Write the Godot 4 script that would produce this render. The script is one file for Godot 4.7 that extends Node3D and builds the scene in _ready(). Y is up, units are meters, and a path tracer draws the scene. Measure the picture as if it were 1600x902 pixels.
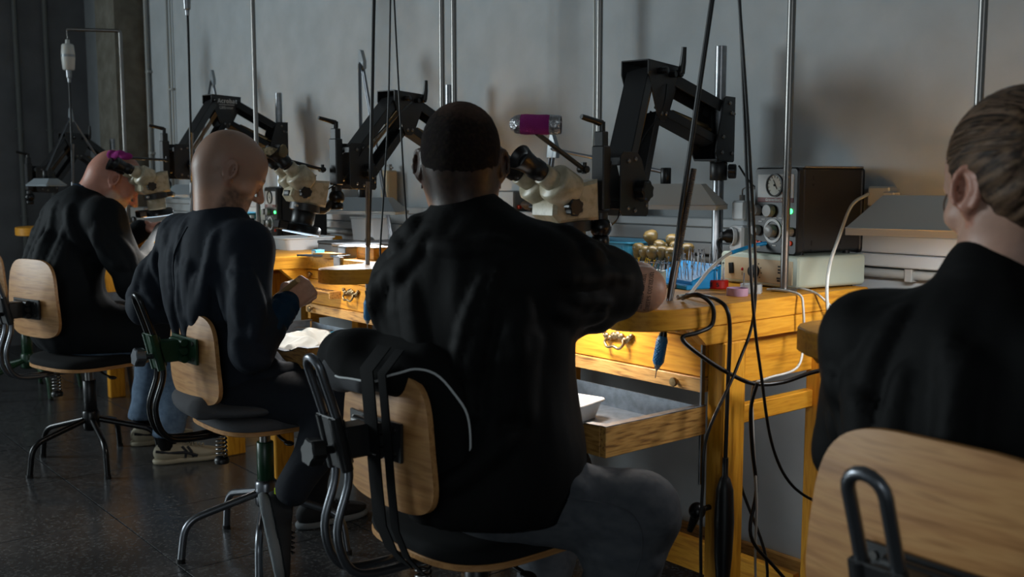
extends Node3D
# A jewellers' workshop: four people at wooden benches along a wall, grey daylight from a window behind them.

var M := {}

func _ready() -> void:
	# ---- camera
	var cam := Camera3D.new()
	cam.name = "camera"
	cam.fov = 31.86
	cam.near = 0.05
	cam.far = 60.0
	cam.position = Vector3(0, 1.15, 2.36)
	cam.rotation = Vector3(-0.1066, deg_to_rad(50.3), 0)
	var optics := CameraAttributesPhysical.new()
	optics.frustum_focal_length = 42.04
	optics.frustum_focus_distance = 2.7
	optics.exposure_aperture = 5.6
	cam.attributes = optics
	add_child(cam)
	cam.current = true
	# ---- sky seen only through the window
	var env := Environment.new()
	env.background_mode = Environment.BG_COLOR
	env.background_color = Color(0.62, 0.70, 0.78)
	env.tonemap_mode = Environment.TONE_MAPPER_LINEAR
	env.tonemap_exposure = 1.0
	env.sdfgi_enabled = true
	env.ssao_enabled = true
	env.ssil_enabled = true
	var we := WorldEnvironment.new()
	we.name = "world_environment"
	we.environment = env
	add_child(we)
	# ---- daylight entering by the tall window in the far end wall, behind the benches
	var day := AreaLight3D.new()
	day.name = "window_daylight"
	day.area_size = Vector2(2.9, 1.9)
	day.light_color = Color(0.92, 0.98, 1.0)
	day.light_energy = 33.0
	day.position = Vector3(-7.5, 1.94, 5.6)
	day.rotation.y = -PI / 2
	day.shadow_enabled = true
	add_child(day)

	# ---- weaker daylight by the second window, in the wall at the other end
	var day2 := AreaLight3D.new()
	day2.name = "second_window_daylight"
	day2.area_size = Vector2(2.3, 1.7)
	day2.light_color = Color(0.95, 0.985, 1.0)
	day2.light_energy = 4.0
	day2.position = Vector3(3.96, 1.94, 5.8)
	day2.rotation.y = PI / 2
	day2.shadow_enabled = true
	add_child(day2)

	materials()
	room()
	benches()
	chairs()
	machines()
	tools()
	cables()
	people()
# ------------------------------------------------------------------ materials
func fbm(seed_: int, freq: float, oct := 4, kind := FastNoiseLite.TYPE_SIMPLEX_SMOOTH) -> FastNoiseLite:
	var n := FastNoiseLite.new()
	n.seed = seed_
	n.noise_type = kind
	n.frequency = freq
	n.fractal_octaves = oct
	n.fractal_type = FastNoiseLite.FRACTAL_FBM if oct > 1 else FastNoiseLite.FRACTAL_NONE
	return n

func ramp_tex(noise: FastNoiseLite, size: int, stops: Array) -> ImageTexture:
	var im := noise.get_seamless_image(size, size)
	im.convert(Image.FORMAT_L8)
	var g := Gradient.new()
	var off := PackedFloat32Array()
	var col := PackedColorArray()
	for s in stops:
		off.append(s[0])
		col.append(s[1])
	g.offsets = off
	g.colors = col
	var lut := []
	for i in 256:
		lut.append(g.sample(i / 255.0))
	var out := Image.create(size, size, false, Image.FORMAT_RGB8)
	var data := im.get_data()
	for y in size:
		for x in size:
			out.set_pixel(x, y, lut[data[y * size + x]])
	return ImageTexture.create_from_image(out)

func grey_tex(noise: FastNoiseLite, size: int) -> ImageTexture:
	var im := noise.get_seamless_image(size, size)
	im.convert(Image.FORMAT_L8)
	return ImageTexture.create_from_image(im)

func mat(col: Color, rough := 0.6, metal := 0.0) -> StandardMaterial3D:
	var m := StandardMaterial3D.new()
	m.albedo_color = col
	m.roughness = rough
	m.metallic = metal
	return m

func tri_map(m: StandardMaterial3D, tex: Texture2D, scale: Vector3, world := false) -> StandardMaterial3D:
	m.albedo_texture = tex
	m.uv1_triplanar = true
	m.uv1_world_triplanar = world
	m.uv1_scale = scale
	return m

func relief(m: StandardMaterial3D, tex: Texture2D, depth: float) -> StandardMaterial3D:
	m.heightmap_enabled = true
	m.heightmap_texture = tex
	m.heightmap_scale = depth
	return m

func glow(col: Color, energy: float) -> StandardMaterial3D:
	var m := mat(col, 0.4)
	m.emission_enabled = true
	m.emission = col
	m.emission_energy_multiplier = energy
	return m

func materials() -> void:
	var fine := grey_tex(fbm(3, 0.18, 3), 256)
	var wood_t := ramp_tex(fbm(11, 0.012, 5), 512, [[0.1, Color(0.71, 0.47, 0.12)], [0.35, Color(0.81, 0.57, 0.17)], [0.55, Color(0.86, 0.63, 0.21)], [0.75, Color(0.81, 0.57, 0.17)], [0.95, Color(0.71, 0.47, 0.12)]])
	var worn_t := ramp_tex(fbm(12, 0.014, 5), 512, [[0.08, Color(0.46, 0.31, 0.15)], [0.3, Color(0.76, 0.57, 0.30)], [0.55, Color(0.86, 0.67, 0.38)], [0.75, Color(0.78, 0.58, 0.30)], [0.95, Color(0.50, 0.35, 0.18)]])
	var ply_t := ramp_tex(fbm(13, 0.011, 4), 512, [[0.1, Color(0.60, 0.42, 0.24)], [0.4, Color(0.73, 0.54, 0.34)], [0.6, Color(0.78, 0.60, 0.39)], [0.9, Color(0.62, 0.44, 0.26)]])
	var grain := grey_tex(fbm(15, 0.05, 4), 256)
	for ax in [["x", Vector3(0.7, 7, 7)], ["y", Vector3(7, 0.7, 7)], ["z", Vector3(7, 7, 0.7)]]:
		var w := tri_map(mat(Color(1.0, 0.97, 0.9), 0.5), wood_t, ax[1])
		relief(w, grain, 0.02)
		w.metallic_specular = 0.35
		w.clearcoat_enabled = true
		w.clearcoat = 0.1
		w.clearcoat_roughness = 0.3
		M["wood_" + ax[0]] = w
		M["worn_" + ax[0]] = relief(tri_map(mat(Color(0.92, 0.9, 0.88), 0.55), worn_t, ax[1] * 1.3), grain, 0.03)
		M["ply_" + ax[0]] = relief(tri_map(mat(Color(0.98, 0.95, 0.92), 0.45), ply_t, ax[1] * 0.9), grain, 0.015)
	# setting
	M.wall = relief(tri_map(mat(Color(0.70, 0.72, 0.73), 0.85), ramp_tex(fbm(21, 0.02, 5), 512, [[0.0, Color(0.93, 0.93, 0.93)], [1.0, Color(1, 1, 1)]]), Vector3(0.5, 0.5, 0.5), true), fine, 0.06)
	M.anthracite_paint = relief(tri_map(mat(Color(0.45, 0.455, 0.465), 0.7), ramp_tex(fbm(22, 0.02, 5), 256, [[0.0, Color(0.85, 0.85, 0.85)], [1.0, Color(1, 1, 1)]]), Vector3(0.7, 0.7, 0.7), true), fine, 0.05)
	M.concrete = relief(tri_map(mat(Color(0.47, 0.46, 0.42), 0.85), ramp_tex(fbm(23, 0.02, 5), 256, [[0.0, Color(0.8, 0.78, 0.75)], [1.0, Color(1, 1, 1)]]), Vector3(1.5, 1.5, 1.5), true), fine, 0.08)
	M.ceiling = mat(Color(0.5, 0.5, 0.5), 0.9)
	var tz := ramp_tex(fbm(31, 0.16, 3, FastNoiseLite.TYPE_VALUE), 512, [[0.0, Color(0.45, 0.45, 0.46)], [0.5, Color(0.72, 0.72, 0.73)], [0.66, Color(0.9, 0.9, 0.9)], [0.78, Color(1, 0.98, 0.95)], [0.9, Color(1, 1, 1)]])
	M.floor = tri_map(mat(Color(0.33, 0.335, 0.34), 0.24), tz, Vector3(1.6, 1.6, 1.6), true)
	M.floor.roughness_texture = ramp_tex(fbm(32, 0.012, 5), 512, [[0.2, Color(0.88, 0.88, 0.88)], [0.8, Color(1, 1, 1)]])
	M.grout = mat(Color(0.2, 0.2, 0.2), 0.8)
	M.pipe_grey = mat(Color(0.62, 0.63, 0.62), 0.5)
	M.pipe_dark = mat(Color(0.44, 0.45, 0.44), 0.6)
	M.trunk = mat(Color(0.70, 0.72, 0.73), 0.4)
	# metals and plastics
	M.chrome = mat(Color(0.50, 0.49, 0.48), 0.33, 1.0)
	M.steel = relief(tri_map(mat(Color(0.62, 0.63, 0.65), 0.34, 1.0), ramp_tex(fbm(41, 0.02, 4), 256, [[0.0, Color(0.75, 0.74, 0.72)], [1.0, Color(1, 1, 1)]]), Vector3(3, 3, 3)), fine, 0.01)
	M.zinc = relief(tri_map(mat(Color(0.50, 0.53, 0.56), 0.45, 0.85), ramp_tex(fbm(42, 0.018, 5), 256, [[0.1, Color(0.84, 0.84, 0.84)], [0.5, Color(0.93, 0.93, 0.94)], [0.9, Color(1, 1, 1)]]), Vector3(6, 6, 6)), fine, 0.02)
	M.tube_grey = mat(Color(0.46, 0.47, 0.49), 0.3, 0.9)
	M.tube_black = mat(Color(0.05, 0.05, 0.055), 0.28, 0.2)
	M.green_paint = mat(Color(0.08, 0.22, 0.13), 0.35)
	M.brass = mat(Color(0.52, 0.44, 0.32), 0.35, 0.9)
	M.black_metal = relief(tri_map(mat(Color(0.135, 0.135, 0.14), 0.42, 0.15), fine, Vector3(6, 6, 6)), fine, 0.012)
	M.black_metal.albedo_texture = null
	M.black_plastic = mat(Color(0.045, 0.045, 0.05), 0.4)
	M.rubber = mat(Color(0.03, 0.03, 0.032), 0.55)
	M.cable = mat(Color(0.028, 0.028, 0.032), 0.4)
	M.white_cable = mat(Color(0.72, 0.71, 0.68), 0.4)
	M.clear_tube = mat(Color(0.75, 0.76, 0.74), 0.3)
	M.cream = relief(tri_map(mat(Color(0.74, 0.70, 0.60), 0.36), ramp_tex(fbm(43, 0.02, 4), 256, [[0.1, Color(0.82, 0.80, 0.76)], [0.6, Color(1, 1, 1)]]), Vector3(8, 8, 8)), fine, 0.01)
	M.device_white = mat(Color(0.70, 0.74, 0.68), 0.4)
	M.panel_cream = mat(Color(0.75, 0.66, 0.52), 0.5)
	M.white_plastic = mat(Color(0.80, 0.82, 0.83), 0.4)
	M.off_white = mat(Color(0.74, 0.74, 0.72), 0.45)
	M.lamp_grey = mat(Color(0.54, 0.57, 0.59), 0.3, 0.1)
	M.lamp_tan = mat(Color(0.50, 0.50, 0.49), 0.4)
	M.hood_pale = mat(Color(0.66, 0.65, 0.63), 0.4)
	M.lens_grey = mat(Color(0.35, 0.36, 0.37), 0.12)
	M.glass = mat(Color(0.9, 0.95, 0.95, 0.18), 0.05)
	M.glass.transparency = BaseMaterial3D.TRANSPARENCY_ALPHA
	M.acrylic = mat(Color(0.82, 0.86, 0.88, 0.35), 0.08)
	M.acrylic.transparency = BaseMaterial3D.TRANSPARENCY_ALPHA
	M.eyepiece = mat(Color(0.04, 0.045, 0.055), 0.05)
	M.blue_bright = mat(Color(0.05, 0.62, 0.90), 0.35)
	M.blue_crate = mat(Color(0.20, 0.53, 0.66), 0.45)
	M.blue_grip = relief(tri_map(mat(Color(0.05, 0.40, 0.60), 0.42), fine, Vector3(20, 20, 20)), fine, 0.03)
	M.blue_grip.albedo_texture = null
	M.red_plastic = mat(Color(0.70, 0.07, 0.04), 0.35)
	M.red_band = mat(Color(0.36, 0.06, 0.07), 0.5)
	M.orange = mat(Color(0.85, 0.24, 0.05), 0.4)
	M.pink_clear = mat(Color(0.72, 0.58, 0.68), 0.2)
	M.yellow = mat(Color(0.85, 0.66, 0.08), 0.4)
	M.olive_wood = relief(tri_map(mat(Color(0.95, 0.95, 0.9), 0.3), ramp_tex(fbm(44, 0.02, 4), 256, [[0.2, Color(0.33, 0.28, 0.17)], [0.5, Color(0.45, 0.39, 0.25)], [0.8, Color(0.52, 0.42, 0.26)]]), Vector3(5, 12, 5)), fine, 0.01)
	M.light_wood = mat(Color(0.70, 0.55, 0.36), 0.5)
	M.purple_towel = relief(mat(Color(0.62, 0.14, 0.50), 0.95), grey_tex(fbm(45, 0.3, 3), 256), 0.5)
	M.purple_towel.uv1_triplanar = true
	M.purple_towel.uv1_scale = Vector3(9, 9, 9)
	M.foil = relief(mat(Color(0.70, 0.70, 0.71), 0.3, 0.9), grey_tex(fbm(46, 0.06, 3, FastNoiseLite.TYPE_CELLULAR), 256), 0.4)
	M.foil.uv1_triplanar = true
	M.foil.uv1_scale = Vector3(10, 10, 10)
	M.fleece = relief(mat(Color(0.62, 0.54, 0.40), 0.95), grey_tex(fbm(47, 0.2, 3), 256), 1.0)
	M.fleece.uv1_triplanar = true
	M.fleece.uv1_scale = Vector3(12, 12, 12)
	M.leather = mat(Color(0.25, 0.19, 0.13), 0.6)
	M.cloth_white = mat(Color(0.72, 0.73, 0.72), 0.9)
	M.paper = mat(Color(0.82, 0.82, 0.78), 0.7)
	M.ink = mat(Color(0.06, 0.06, 0.07), 0.7)
	M.print_white = mat(Color(0.75, 0.76, 0.76), 0.6)
	M.led_green = glow(Color(0.25, 1.0, 0.45), 5.0)
	M.tube_on = glow(Color(1.0, 0.97, 0.92), 1.6)
	M.led_ring = glow(Color(0.82, 0.92, 1.0), 0.7)
	# clothes and skin
	var weave := Image.create(64, 64, false, Image.FORMAT_L8)
	for y in 64:
		for x in 64:
			var tw := 0.5 + 0.5 * sin((x + y) * TAU / 8.0)
			weave.set_pixel(x, y, Color(tw, tw, tw))
	var weave_t := ImageTexture.create_from_image(weave)
	for q in [["jacket", Color(0.016, 0.016, 0.017), 0.72, 40.0], ["jacket_blue", Color(0.105, 0.128, 0.165), 0.75, 40.0], ["jacket_faded", Color(0.07, 0.085, 0.097), 0.75, 40.0], ["knit_teal", Color(0.07, 0.17, 0.25), 0.9, 60.0], ["mesh_black", Color(0.05, 0.05, 0.05), 0.9, 90.0], ["mesh_grey", Color(0.30, 0.30, 0.31), 0.9, 70.0], ["seat_dark", Color(0.085, 0.088, 0.09), 0.9, 60.0], ["strap", Color(0.025, 0.025, 0.028), 0.85, 80.0]]:
		var m := mat(q[1], q[2])
		m.uv1_triplanar = true
		m.uv1_scale = Vector3.ONE * q[3]
		relief(m, weave_t, 0.007)
		m.metallic_specular = 0.28
		m.rim_enabled = true
		m.rim = 0.06
		m.rim_tint = 0.5
		M[q[0]] = m
	var denim := ramp_tex(fbm(51, 0.03, 5), 256, [[0.0, Color(0.72, 0.75, 0.8)], [0.5, Color(0.88, 0.9, 0.93)], [1.0, Color(1, 1, 1)]])
	for q in [["jeans_grey", Color(0.31, 0.315, 0.325)], ["jeans_dark", Color(0.045, 0.075, 0.12)], ["jeans_light", Color(0.40, 0.48, 0.56)]]:
		M[q[0]] = relief(tri_map(mat(q[1], 0.9), denim, Vector3(5, 5, 5)), weave_t, 0.01)
	M.skin = mat(Color(1, 1, 1), 0.42)
	M.skin.vertex_color_use_as_albedo = true
	M.skin.subsurf_scatter_enabled = true
	M.skin.subsurf_scatter_strength = 0.08
	M.skin.metallic_specular = 0.4
	relief(M.skin, grey_tex(fbm(52, 0.12, 3), 256), 0.03)
	M.skin.uv1_triplanar = true
	M.skin.uv1_scale = Vector3(14, 14, 14)
	M.hair_dark = relief(mat(Color(0.10, 0.075, 0.062), 0.8), grey_tex(fbm(53, 0.35, 2), 256), 0.25)
	M.hair_dark.uv1_triplanar = true
	M.hair_dark.uv1_scale = Vector3(14, 14, 14)
	M.hair_short = relief(mat(Color(1, 1, 1), 0.85), grey_tex(fbm(54, 0.45, 2), 256), 0.2)
	M.hair_short.vertex_color_use_as_albedo = true
	M.hair_short.metallic_specular = 0.25
	M.hair_short.uv1_triplanar = true
	M.hair_short.uv1_scale = Vector3(16, 16, 16)
	M.hair_brown = mat(Color(1, 1, 1), 0.6)
	M.hair_brown.metallic_specular = 0.3
	M.hair_brown.vertex_color_use_as_albedo = true
	M.shoe_cream = mat(Color(0.62, 0.58, 0.49), 0.6)
	M.shoe_dark = mat(Color(0.06, 0.065, 0.075), 0.8)
	M.navy = mat(Color(0.04, 0.06, 0.10), 0.6)
	M.sole_grey = mat(Color(0.42, 0.44, 0.45), 0.75)
	M.lime = mat(Color(0.75, 0.85, 0.05), 0.6)
	M.eye_white = mat(Color(0.8, 0.8, 0.78), 0.2)
	M.window_frame = mat(Color(0.25, 0.26, 0.27), 0.5)


# ------------------------------------------------------------------ the room
func room() -> void:
	var b := MB.new()
	b.box(V(-1.8, -0.06, 4.4), V(12.0, 0.1, 9.4))
	var fl := structure("floor", b, M.grout)
	var tm := MB.new()
	tm.box(Vector3.ZERO, V(0.597, 0.012, 0.597), 0.0012)
	var tmesh := tm.mesh()
	var rows := 0
	for i in 20:
		for k in 15:
			var x := -7.24 + 0.6 * i - 0.0
			var z := 0.36 + 0.6 * k
			if x > 4.0 or z > 8.9:
				continue
			var t := part_mesh(fl, "tile", tmesh, M.floor)
			t.position = V(x - 0.1 + 0.0, -0.006, z)
	b = MB.new()
	b.box(V(-1.7, 1.7, -0.06), V(12.4, 3.6, 0.12))
	structure("wall_back", b, M.wall)
	# end wall with the window out of the camera's sight
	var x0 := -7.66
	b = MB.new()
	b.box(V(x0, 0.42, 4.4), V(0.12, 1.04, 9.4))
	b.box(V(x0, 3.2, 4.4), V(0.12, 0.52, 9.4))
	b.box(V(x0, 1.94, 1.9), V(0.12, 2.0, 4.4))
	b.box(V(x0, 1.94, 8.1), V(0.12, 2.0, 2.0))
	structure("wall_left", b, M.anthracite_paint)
	b = MB.new()
	for z in [4.13, 5.1, 6.1, 7.07]:
		b.box(V(x0, 1.94, z), V(0.08, 2.0, 0.06), 0.004)
	for y in [0.97, 2.91]:
		b.box(V(x0, y, 5.6), V(0.08, 0.06, 3.0), 0.004)
	var w := structure("window_1", b, M.window_frame)
	for z in [4.62, 5.6, 6.58]:
		var g := MB.new()
		g.box(V(x0, 1.94, z), V(0.006, 1.9, 0.92))
		part(w, "pane", g, M.glass)
	b = MB.new()
	b.box(V(4.1, 0.45, 4.4), V(0.12, 1.1, 9.4))
	b.box(V(4.1, 3.16, 4.4), V(0.12, 0.6, 9.4))
	b.box(V(4.1, 1.93, 2.15), V(0.12, 1.86, 4.9))
	b.box(V(4.1, 1.93, 8.05), V(0.12, 1.86, 2.1))
	structure("wall_right", b, M.wall)
	b = MB.new()
	for z in [4.63, 5.8, 6.97]:
		b.box(V(4.1, 1.93, z), V(0.08, 1.86, 0.06), 0.004)
	for y in [1.03, 2.83]:
		b.box(V(4.1, y, 5.8), V(0.08, 0.06, 2.4), 0.004)
	var w2 := structure("window_2", b, M.window_frame)
	for z in [5.215, 6.385]:
		var g := MB.new()
		g.box(V(4.1, 1.93, z), V(0.006, 1.78, 1.1))
		part(w2, "pane", g, M.glass)
	b = MB.new()
	b.box(V(-1.8, 3.46, 4.4), V(12.0, 0.12, 9.4))
	structure("ceiling", b, M.ceiling)
	b = MB.new()
	b.box(V(-1.7, 1.7, 9.06), V(12.4, 3.6, 0.12))
	structure("wall_front", b, M.wall)
	# pillar at the far end of the benches
	b = MB.new()
	b.prism(PackedVector2Array([Vector2(-6.75, -0.01), Vector2(-6.40, -0.01), Vector2(-6.40, 0.2), Vector2(-6.75, 0.2)]), 0.0, 3.4, Transform3D(), 0.008)
	structure("pillar_concrete", b, M.concrete)
	# conduits
	b = MB.new()
	b.cyl(V(-6.36, 0.0, 0.022), V(-6.36, 3.39, 0.022), 0.011, 12)
	for y in [0.6, 1.32, 1.82, 2.5]:
		b.box(V(-6.36, y, 0.014), V(0.05, 0.014, 0.028), 0.002)
	var c := structure("trim_1", b, M.pipe_grey)
	c.name = "trim_1"
	b = MB.new()
	b.cyl(V(-6.03, 1.0, 0.016), V(-6.03, 3.39, 0.016), 0.008, 10)
	b.cyl(V(-5.985, 1.0, 0.014), V(-5.985, 3.39, 0.014), 0.005, 10)
	b.box(V(-6.01, 1.69, 0.012), V(0.07, 0.012, 0.02), 0.002)
	structure("trim_2", b, M.pipe_grey)
	for q in [[0.47, "trim_3"], [0.275, "trim_4"]]:
		b = MB.new()
		b.cyl(V(-7.578, 0.0, q[0]), V(-7.578, 3.39, q[0]), 0.016, 12)
		for y in [0.9, 1.5, 2.4]:
			b.box(V(-7.585, y, q[0]), V(0.025, 0.014, 0.055), 0.002)
		structure(q[1], b, M.pipe_dark)
	# cable trunking along the wall above the benches
	b = MB.new()
	b.box(V(-3.2, 1.028, 0.028), V(6.2, 0.026, 0.054), 0.003)
	b.box(V(-3.2, 0.992, 0.022), V(6.2, 0.044, 0.042), 0.003)
	b.box(V(-3.2, 0.952, 0.025), V(6.2, 0.032, 0.048), 0.003)
	structure("trim_5", b, M.trunk)
	b = MB.new()
	b.cyl(V(-6.2, 0.918, 0.02), V(0.4, 0.918, 0.02), 0.012, 10)
	for x in [-5.6, -4.2, -3.55, -2.3, -1.28, -0.9]:
		b.box(V(x, 0.918, 0.018), V(0.02, 0.034, 0.036), 0.002)
	structure("trim_6", b, M.pipe_grey)
	b = MB.new()
	b.box(V(-3.0, 0.05, 0.009), V(7.0, 0.1, 0.018), 0.003)
	structure("baseboard_back", b, M.worn_x)
# ------------------------------------------------------------------ benches
const BX := [-5.72, -4.25, -2.905, -1.675, -0.45]

func bench_outline() -> PackedVector2Array:
	var p := PackedVector2Array([Vector2(-0.65, 0.07), Vector2(0.31, 0.07), Vector2(0.31, 0.70)])
	for q in [[0.308, 0.75], [0.298, 0.795], [0.279, 0.833], [0.252, 0.860], [0.222, 0.873], [0.19, 0.868], [0.163, 0.846], [0.143, 0.81], [0.13, 0.765], [0.12, 0.71], [0.108, 0.665], [0.085, 0.64]]:
		p.append(Vector2(q[0], q[1]))
	for q in [[-0.26, 0.64], [-0.285, 0.648], [-0.305, 0.675], [-0.31, 0.72], [-0.312, 0.78], [-0.325, 0.83], [-0.355, 0.862], [-0.40, 0.876], [-0.46, 0.873], [-0.52, 0.857], [-0.58, 0.828], [-0.625, 0.79], [-0.645, 0.755], [-0.65, 0.72]]:
		p.append(Vector2(q[0], q[1]))
	return p

func ornate_handle(parent: Node3D, x: float, y: float, z: float) -> void:
	var b := MB.new()
	# back plate of scrolls with a hanging bail
	var rows := [[-0.046, 0.010, 0.006], [-0.036, 0.002, 0.008], [-0.024, -0.002, 0.007], [-0.012, 0.004, 0.010], [0.0, 0.006, 0.011], [0.012, 0.004, 0.010], [0.024, -0.002, 0.007], [0.036, 0.002, 0.008], [0.046, 0.010, 0.006]]
	for r in rows:
		b.ell(V(x + r[0], y + r[1], z + 0.004), V(r[2] * 1.15, r[2], 0.006), Basis(), 10, 6)
	for s in [-1.0, 1.0]:
		b.tube(spline([V(x + s * 0.05, y + 0.014, z + 0.005), V(x + s * 0.042, y + 0.002, z + 0.006), V(x + s * 0.03, y - 0.008, z + 0.006), V(x + s * 0.022, y - 0.002, z + 0.008)], 4), 0.003, 6)
	b.tube(spline([V(x - 0.026, y - 0.002, z + 0.012), V(x - 0.03, y - 0.012, z + 0.016), V(x - 0.018, y - 0.022, z + 0.018), V(x, y - 0.018, z + 0.019), V(x + 0.018, y - 0.022, z + 0.018), V(x + 0.03, y - 0.012, z + 0.016), V(x + 0.026, y - 0.002, z + 0.012)], 4), 0.0036, 7)
	part(parent, "handle", b, M.brass, "ornate antique brass drop handle")

func knob(parent: Node3D, p: Vector3, r: float, m: Material) -> void:
	var b := MB.new()
	var xf := Transform3D(MB.up_to(Vector3.BACK), p)
	b.lathe([Vector2(r * 0.45, 0), Vector2(r * 0.38, r * 0.6), Vector2(r * 0.95, r * 0.9), Vector2(r, r * 1.25), Vector2(r * 0.85, r * 1.5), Vector2(0, r * 1.55)], xf, 14)
	part(parent, "knob", b, m)

func bench(k: int, top: float, label: String) -> Node3D:
	var t := thing("jewellers_bench", label, "workbench", V(BX[k], 0, 0), 0, "jewellers' benches along the wall")
	var b := MB.new()
	b.prism(bench_outline(), top - 0.045, top, Transform3D(), 0.003)
	part(t, "bench_top", b, M.wood_z)
	var s := top - 0.0455
	# side rails under the top, their front ends cut on the slant
	for sx in [[0.309, 0.026], [-0.622, 0.026], [-0.312, 0.026]]:
		b = MB.new()
		var xf := Transform3D(Basis(Vector3(0, 1, 0), Vector3(-1, 0, 0), Vector3(0, 0, 1)), V(sx[0], 0, 0))
		b.prism(PackedVector2Array([Vector2(s - 0.038, 0.19), Vector2(s, 0.19), Vector2(s, 0.735), Vector2(s - 0.038, 0.69)]), 0.0, sx[1], xf, 0.001)
		part(t, "side_rail", b, M.wood_z)
	var hi := s - 0.0385
	for q in [[0.287, 0.592, 0.045, 0.08], [0.287, 0.225, 0.045, 0.07], [-0.622, 0.592, 0.05, 0.08], [-0.622, 0.225, 0.05, 0.07]]:
		b = MB.new()
		b.box(V(q[0], hi * 0.5, q[1]), V(q[2], hi, q[3]), 0.004)
		part(t, "leg", b, M.wood_y)
	# panel, lower rails
	b = MB.new()
	b.box(V(0.272, (hi + 0.695) * 0.5, 0.405), V(0.018, hi - 0.695, 0.29), 0.001)
	part(t, "side_panel", b, M.wood_z)
	b = MB.new()
	b.box(V(0.275, 0.625, 0.405), V(0.024, 0.042, 0.29), 0.002)
	part(t, "lower_rail", b, M.wood_z)
	b = MB.new()
	b.box(V(-0.17, 0.11, 0.22), V(0.80, 0.09, 0.024), 0.002)
	part(t, "foot_rail", b, M.wood_x)
	b = MB.new()
	b.box(V(-0.312, (hi + 0.66) * 0.5, 0.42), V(0.02, hi - 0.66, 0.42), 0.001)
	part(t, "inner_panel", b, M.wood_z)
	b = MB.new()
	b.box(V(-0.17, (hi + 0.68) * 0.5, 0.20), V(0.80, hi - 0.68, 0.016), 0.001)
	part(t, "back_panel", b, M.wood_x)
	# drawers: two small ones under the top, a wide one with an ornate handle, a shallow one with two knobs below
	var dl := -0.309
	var dr := 0.262
	var mid := (dl + dr) * 0.5
	for q in [[dl, mid - 0.001, dl + 0.04], [mid + 0.001, dr, dr - 0.07]]:
		b = MB.new()
		b.box(V((q[0] + q[1]) * 0.5, (s - 0.002 + 0.8075) * 0.5, 0.628), V(q[1] - q[0], s - 0.002 - 0.8075, 0.022), 0.0012)
		var small := part(t, "small_drawer", b, M.wood_x)
		knob(small, V(q[2], (s + 0.8055) * 0.5, 0.639), 0.010, M.brass)
	b = MB.new()
	b.box(V(mid, (0.8055 + 0.7195) * 0.5, 0.628), V(dr - dl - 0.002, 0.8055 - 0.7195, 0.022), 0.0015)
	b.box(V(mid, 0.76, 0.42), V(dr - dl - 0.03, 0.07, 0.39))
	var wide := part(t, "drawer", b, M.wood_x)
	ornate_handle(wide, 0.0, 0.776, 0.639)
	b = MB.new()
	b.box(V(mid, 0.7015, 0.634), V(dr - dl, 0.032, 0.022), 0.0015)
	b.box(V(mid, 0.704, 0.42), V(dr - dl - 0.03, 0.02, 0.40))
	var low := part(t, "shallow_drawer", b, M.worn_x)
	for x in [-0.26, 0.19]:
		knob(low, V(x, 0.701, 0.645), 0.011, M.brass)
	b = MB.new()
	b.box(V(0.2625, 0.66, 0.6445), V(0.005, 0.36, 0.012), 0.0008)
	part(t, "metal_strip", b, M.steel)
	# pulled-out catch tray with a metal lining, its front edge dipped for the lap
	var tr := Node3D.new()
	tr.name = "catch_tray"
	t.add_child(tr)
	var xl := -0.283
	var xr := 0.272
	for x in [xl + 0.0075, xr - 0.0075]:
		b = MB.new()
		b.box(V(x, 0.6265, 0.797), V(0.015, 0.063, 0.310), 0.0012)
		part(tr, "side_board", b, M.worn_z)
	b = MB.new()
	var f := PackedVector2Array([Vector2(xl + 0.016, 0.595), Vector2(xr - 0.016, 0.595), Vector2(xr - 0.016, 0.658), Vector2(xr - 0.055, 0.656), Vector2(xr - 0.10, 0.640), Vector2(xr - 0.14, 0.632), Vector2(xl + 0.14, 0.632), Vector2(xl + 0.10, 0.640), Vector2(xl + 0.055, 0.656), Vector2(xl + 0.016, 0.658)])
	b.prism(f, 0.0, 0.015, Transform3D(Basis(Vector3.RIGHT, Vector3(0, 0, 1), Vector3(0, 1, 0)), V(0, 0, 0.938)), 0.001)
	part(tr, "front_board", b, M.worn_x)
	b = MB.new()
	b.box(V((xl + xr) * 0.5, 0.604, 0.79), V(xr - xl - 0.03, 0.006, 0.295))
	b.box(V((xl + xr) * 0.5, 0.630, 0.645), V(xr - xl - 0.03, 0.05, 0.003))
	for q in [[xl, 1.0], [xr, -1.0]]:
		b.box(V(q[0] + q[1] * 0.0085, 0.6595, 0.797), V(0.019, 0.002, 0.312), 0.0006)
		b.box(V(q[0] + q[1] * 0.0165, 0.633, 0.797), V(0.0016, 0.052, 0.29))
	for i in f.size() - 3:
		var p := f[i + 2]
		var q := f[i + 3]
		var m := (p + q) * 0.5
		b.box(V(m.x, m.y + 0.0012, 0.9445), V((q - p).length() + 0.001, 0.002, 0.019), 0.0, Basis(Vector3.BACK, (p - q).angle()))
	part(tr, "metal_lining", b, M.zinc)
	return t

func benches() -> void:
	bench(0, 0.885, "far wooden workbench beside the concrete pillar, in shadow")
	bench(1, 0.905, "wooden workbench of the bald bearded man at the far end")
	bench(2, 0.885, "wooden workbench with a crumpled white cloth in its open tray")
	bench(3, 0.885, "wooden workbench with blue bur racks and a light source box on it")
	bench(4, 0.885, "wooden workbench in front of the long-haired person, mostly hidden behind them")
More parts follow.
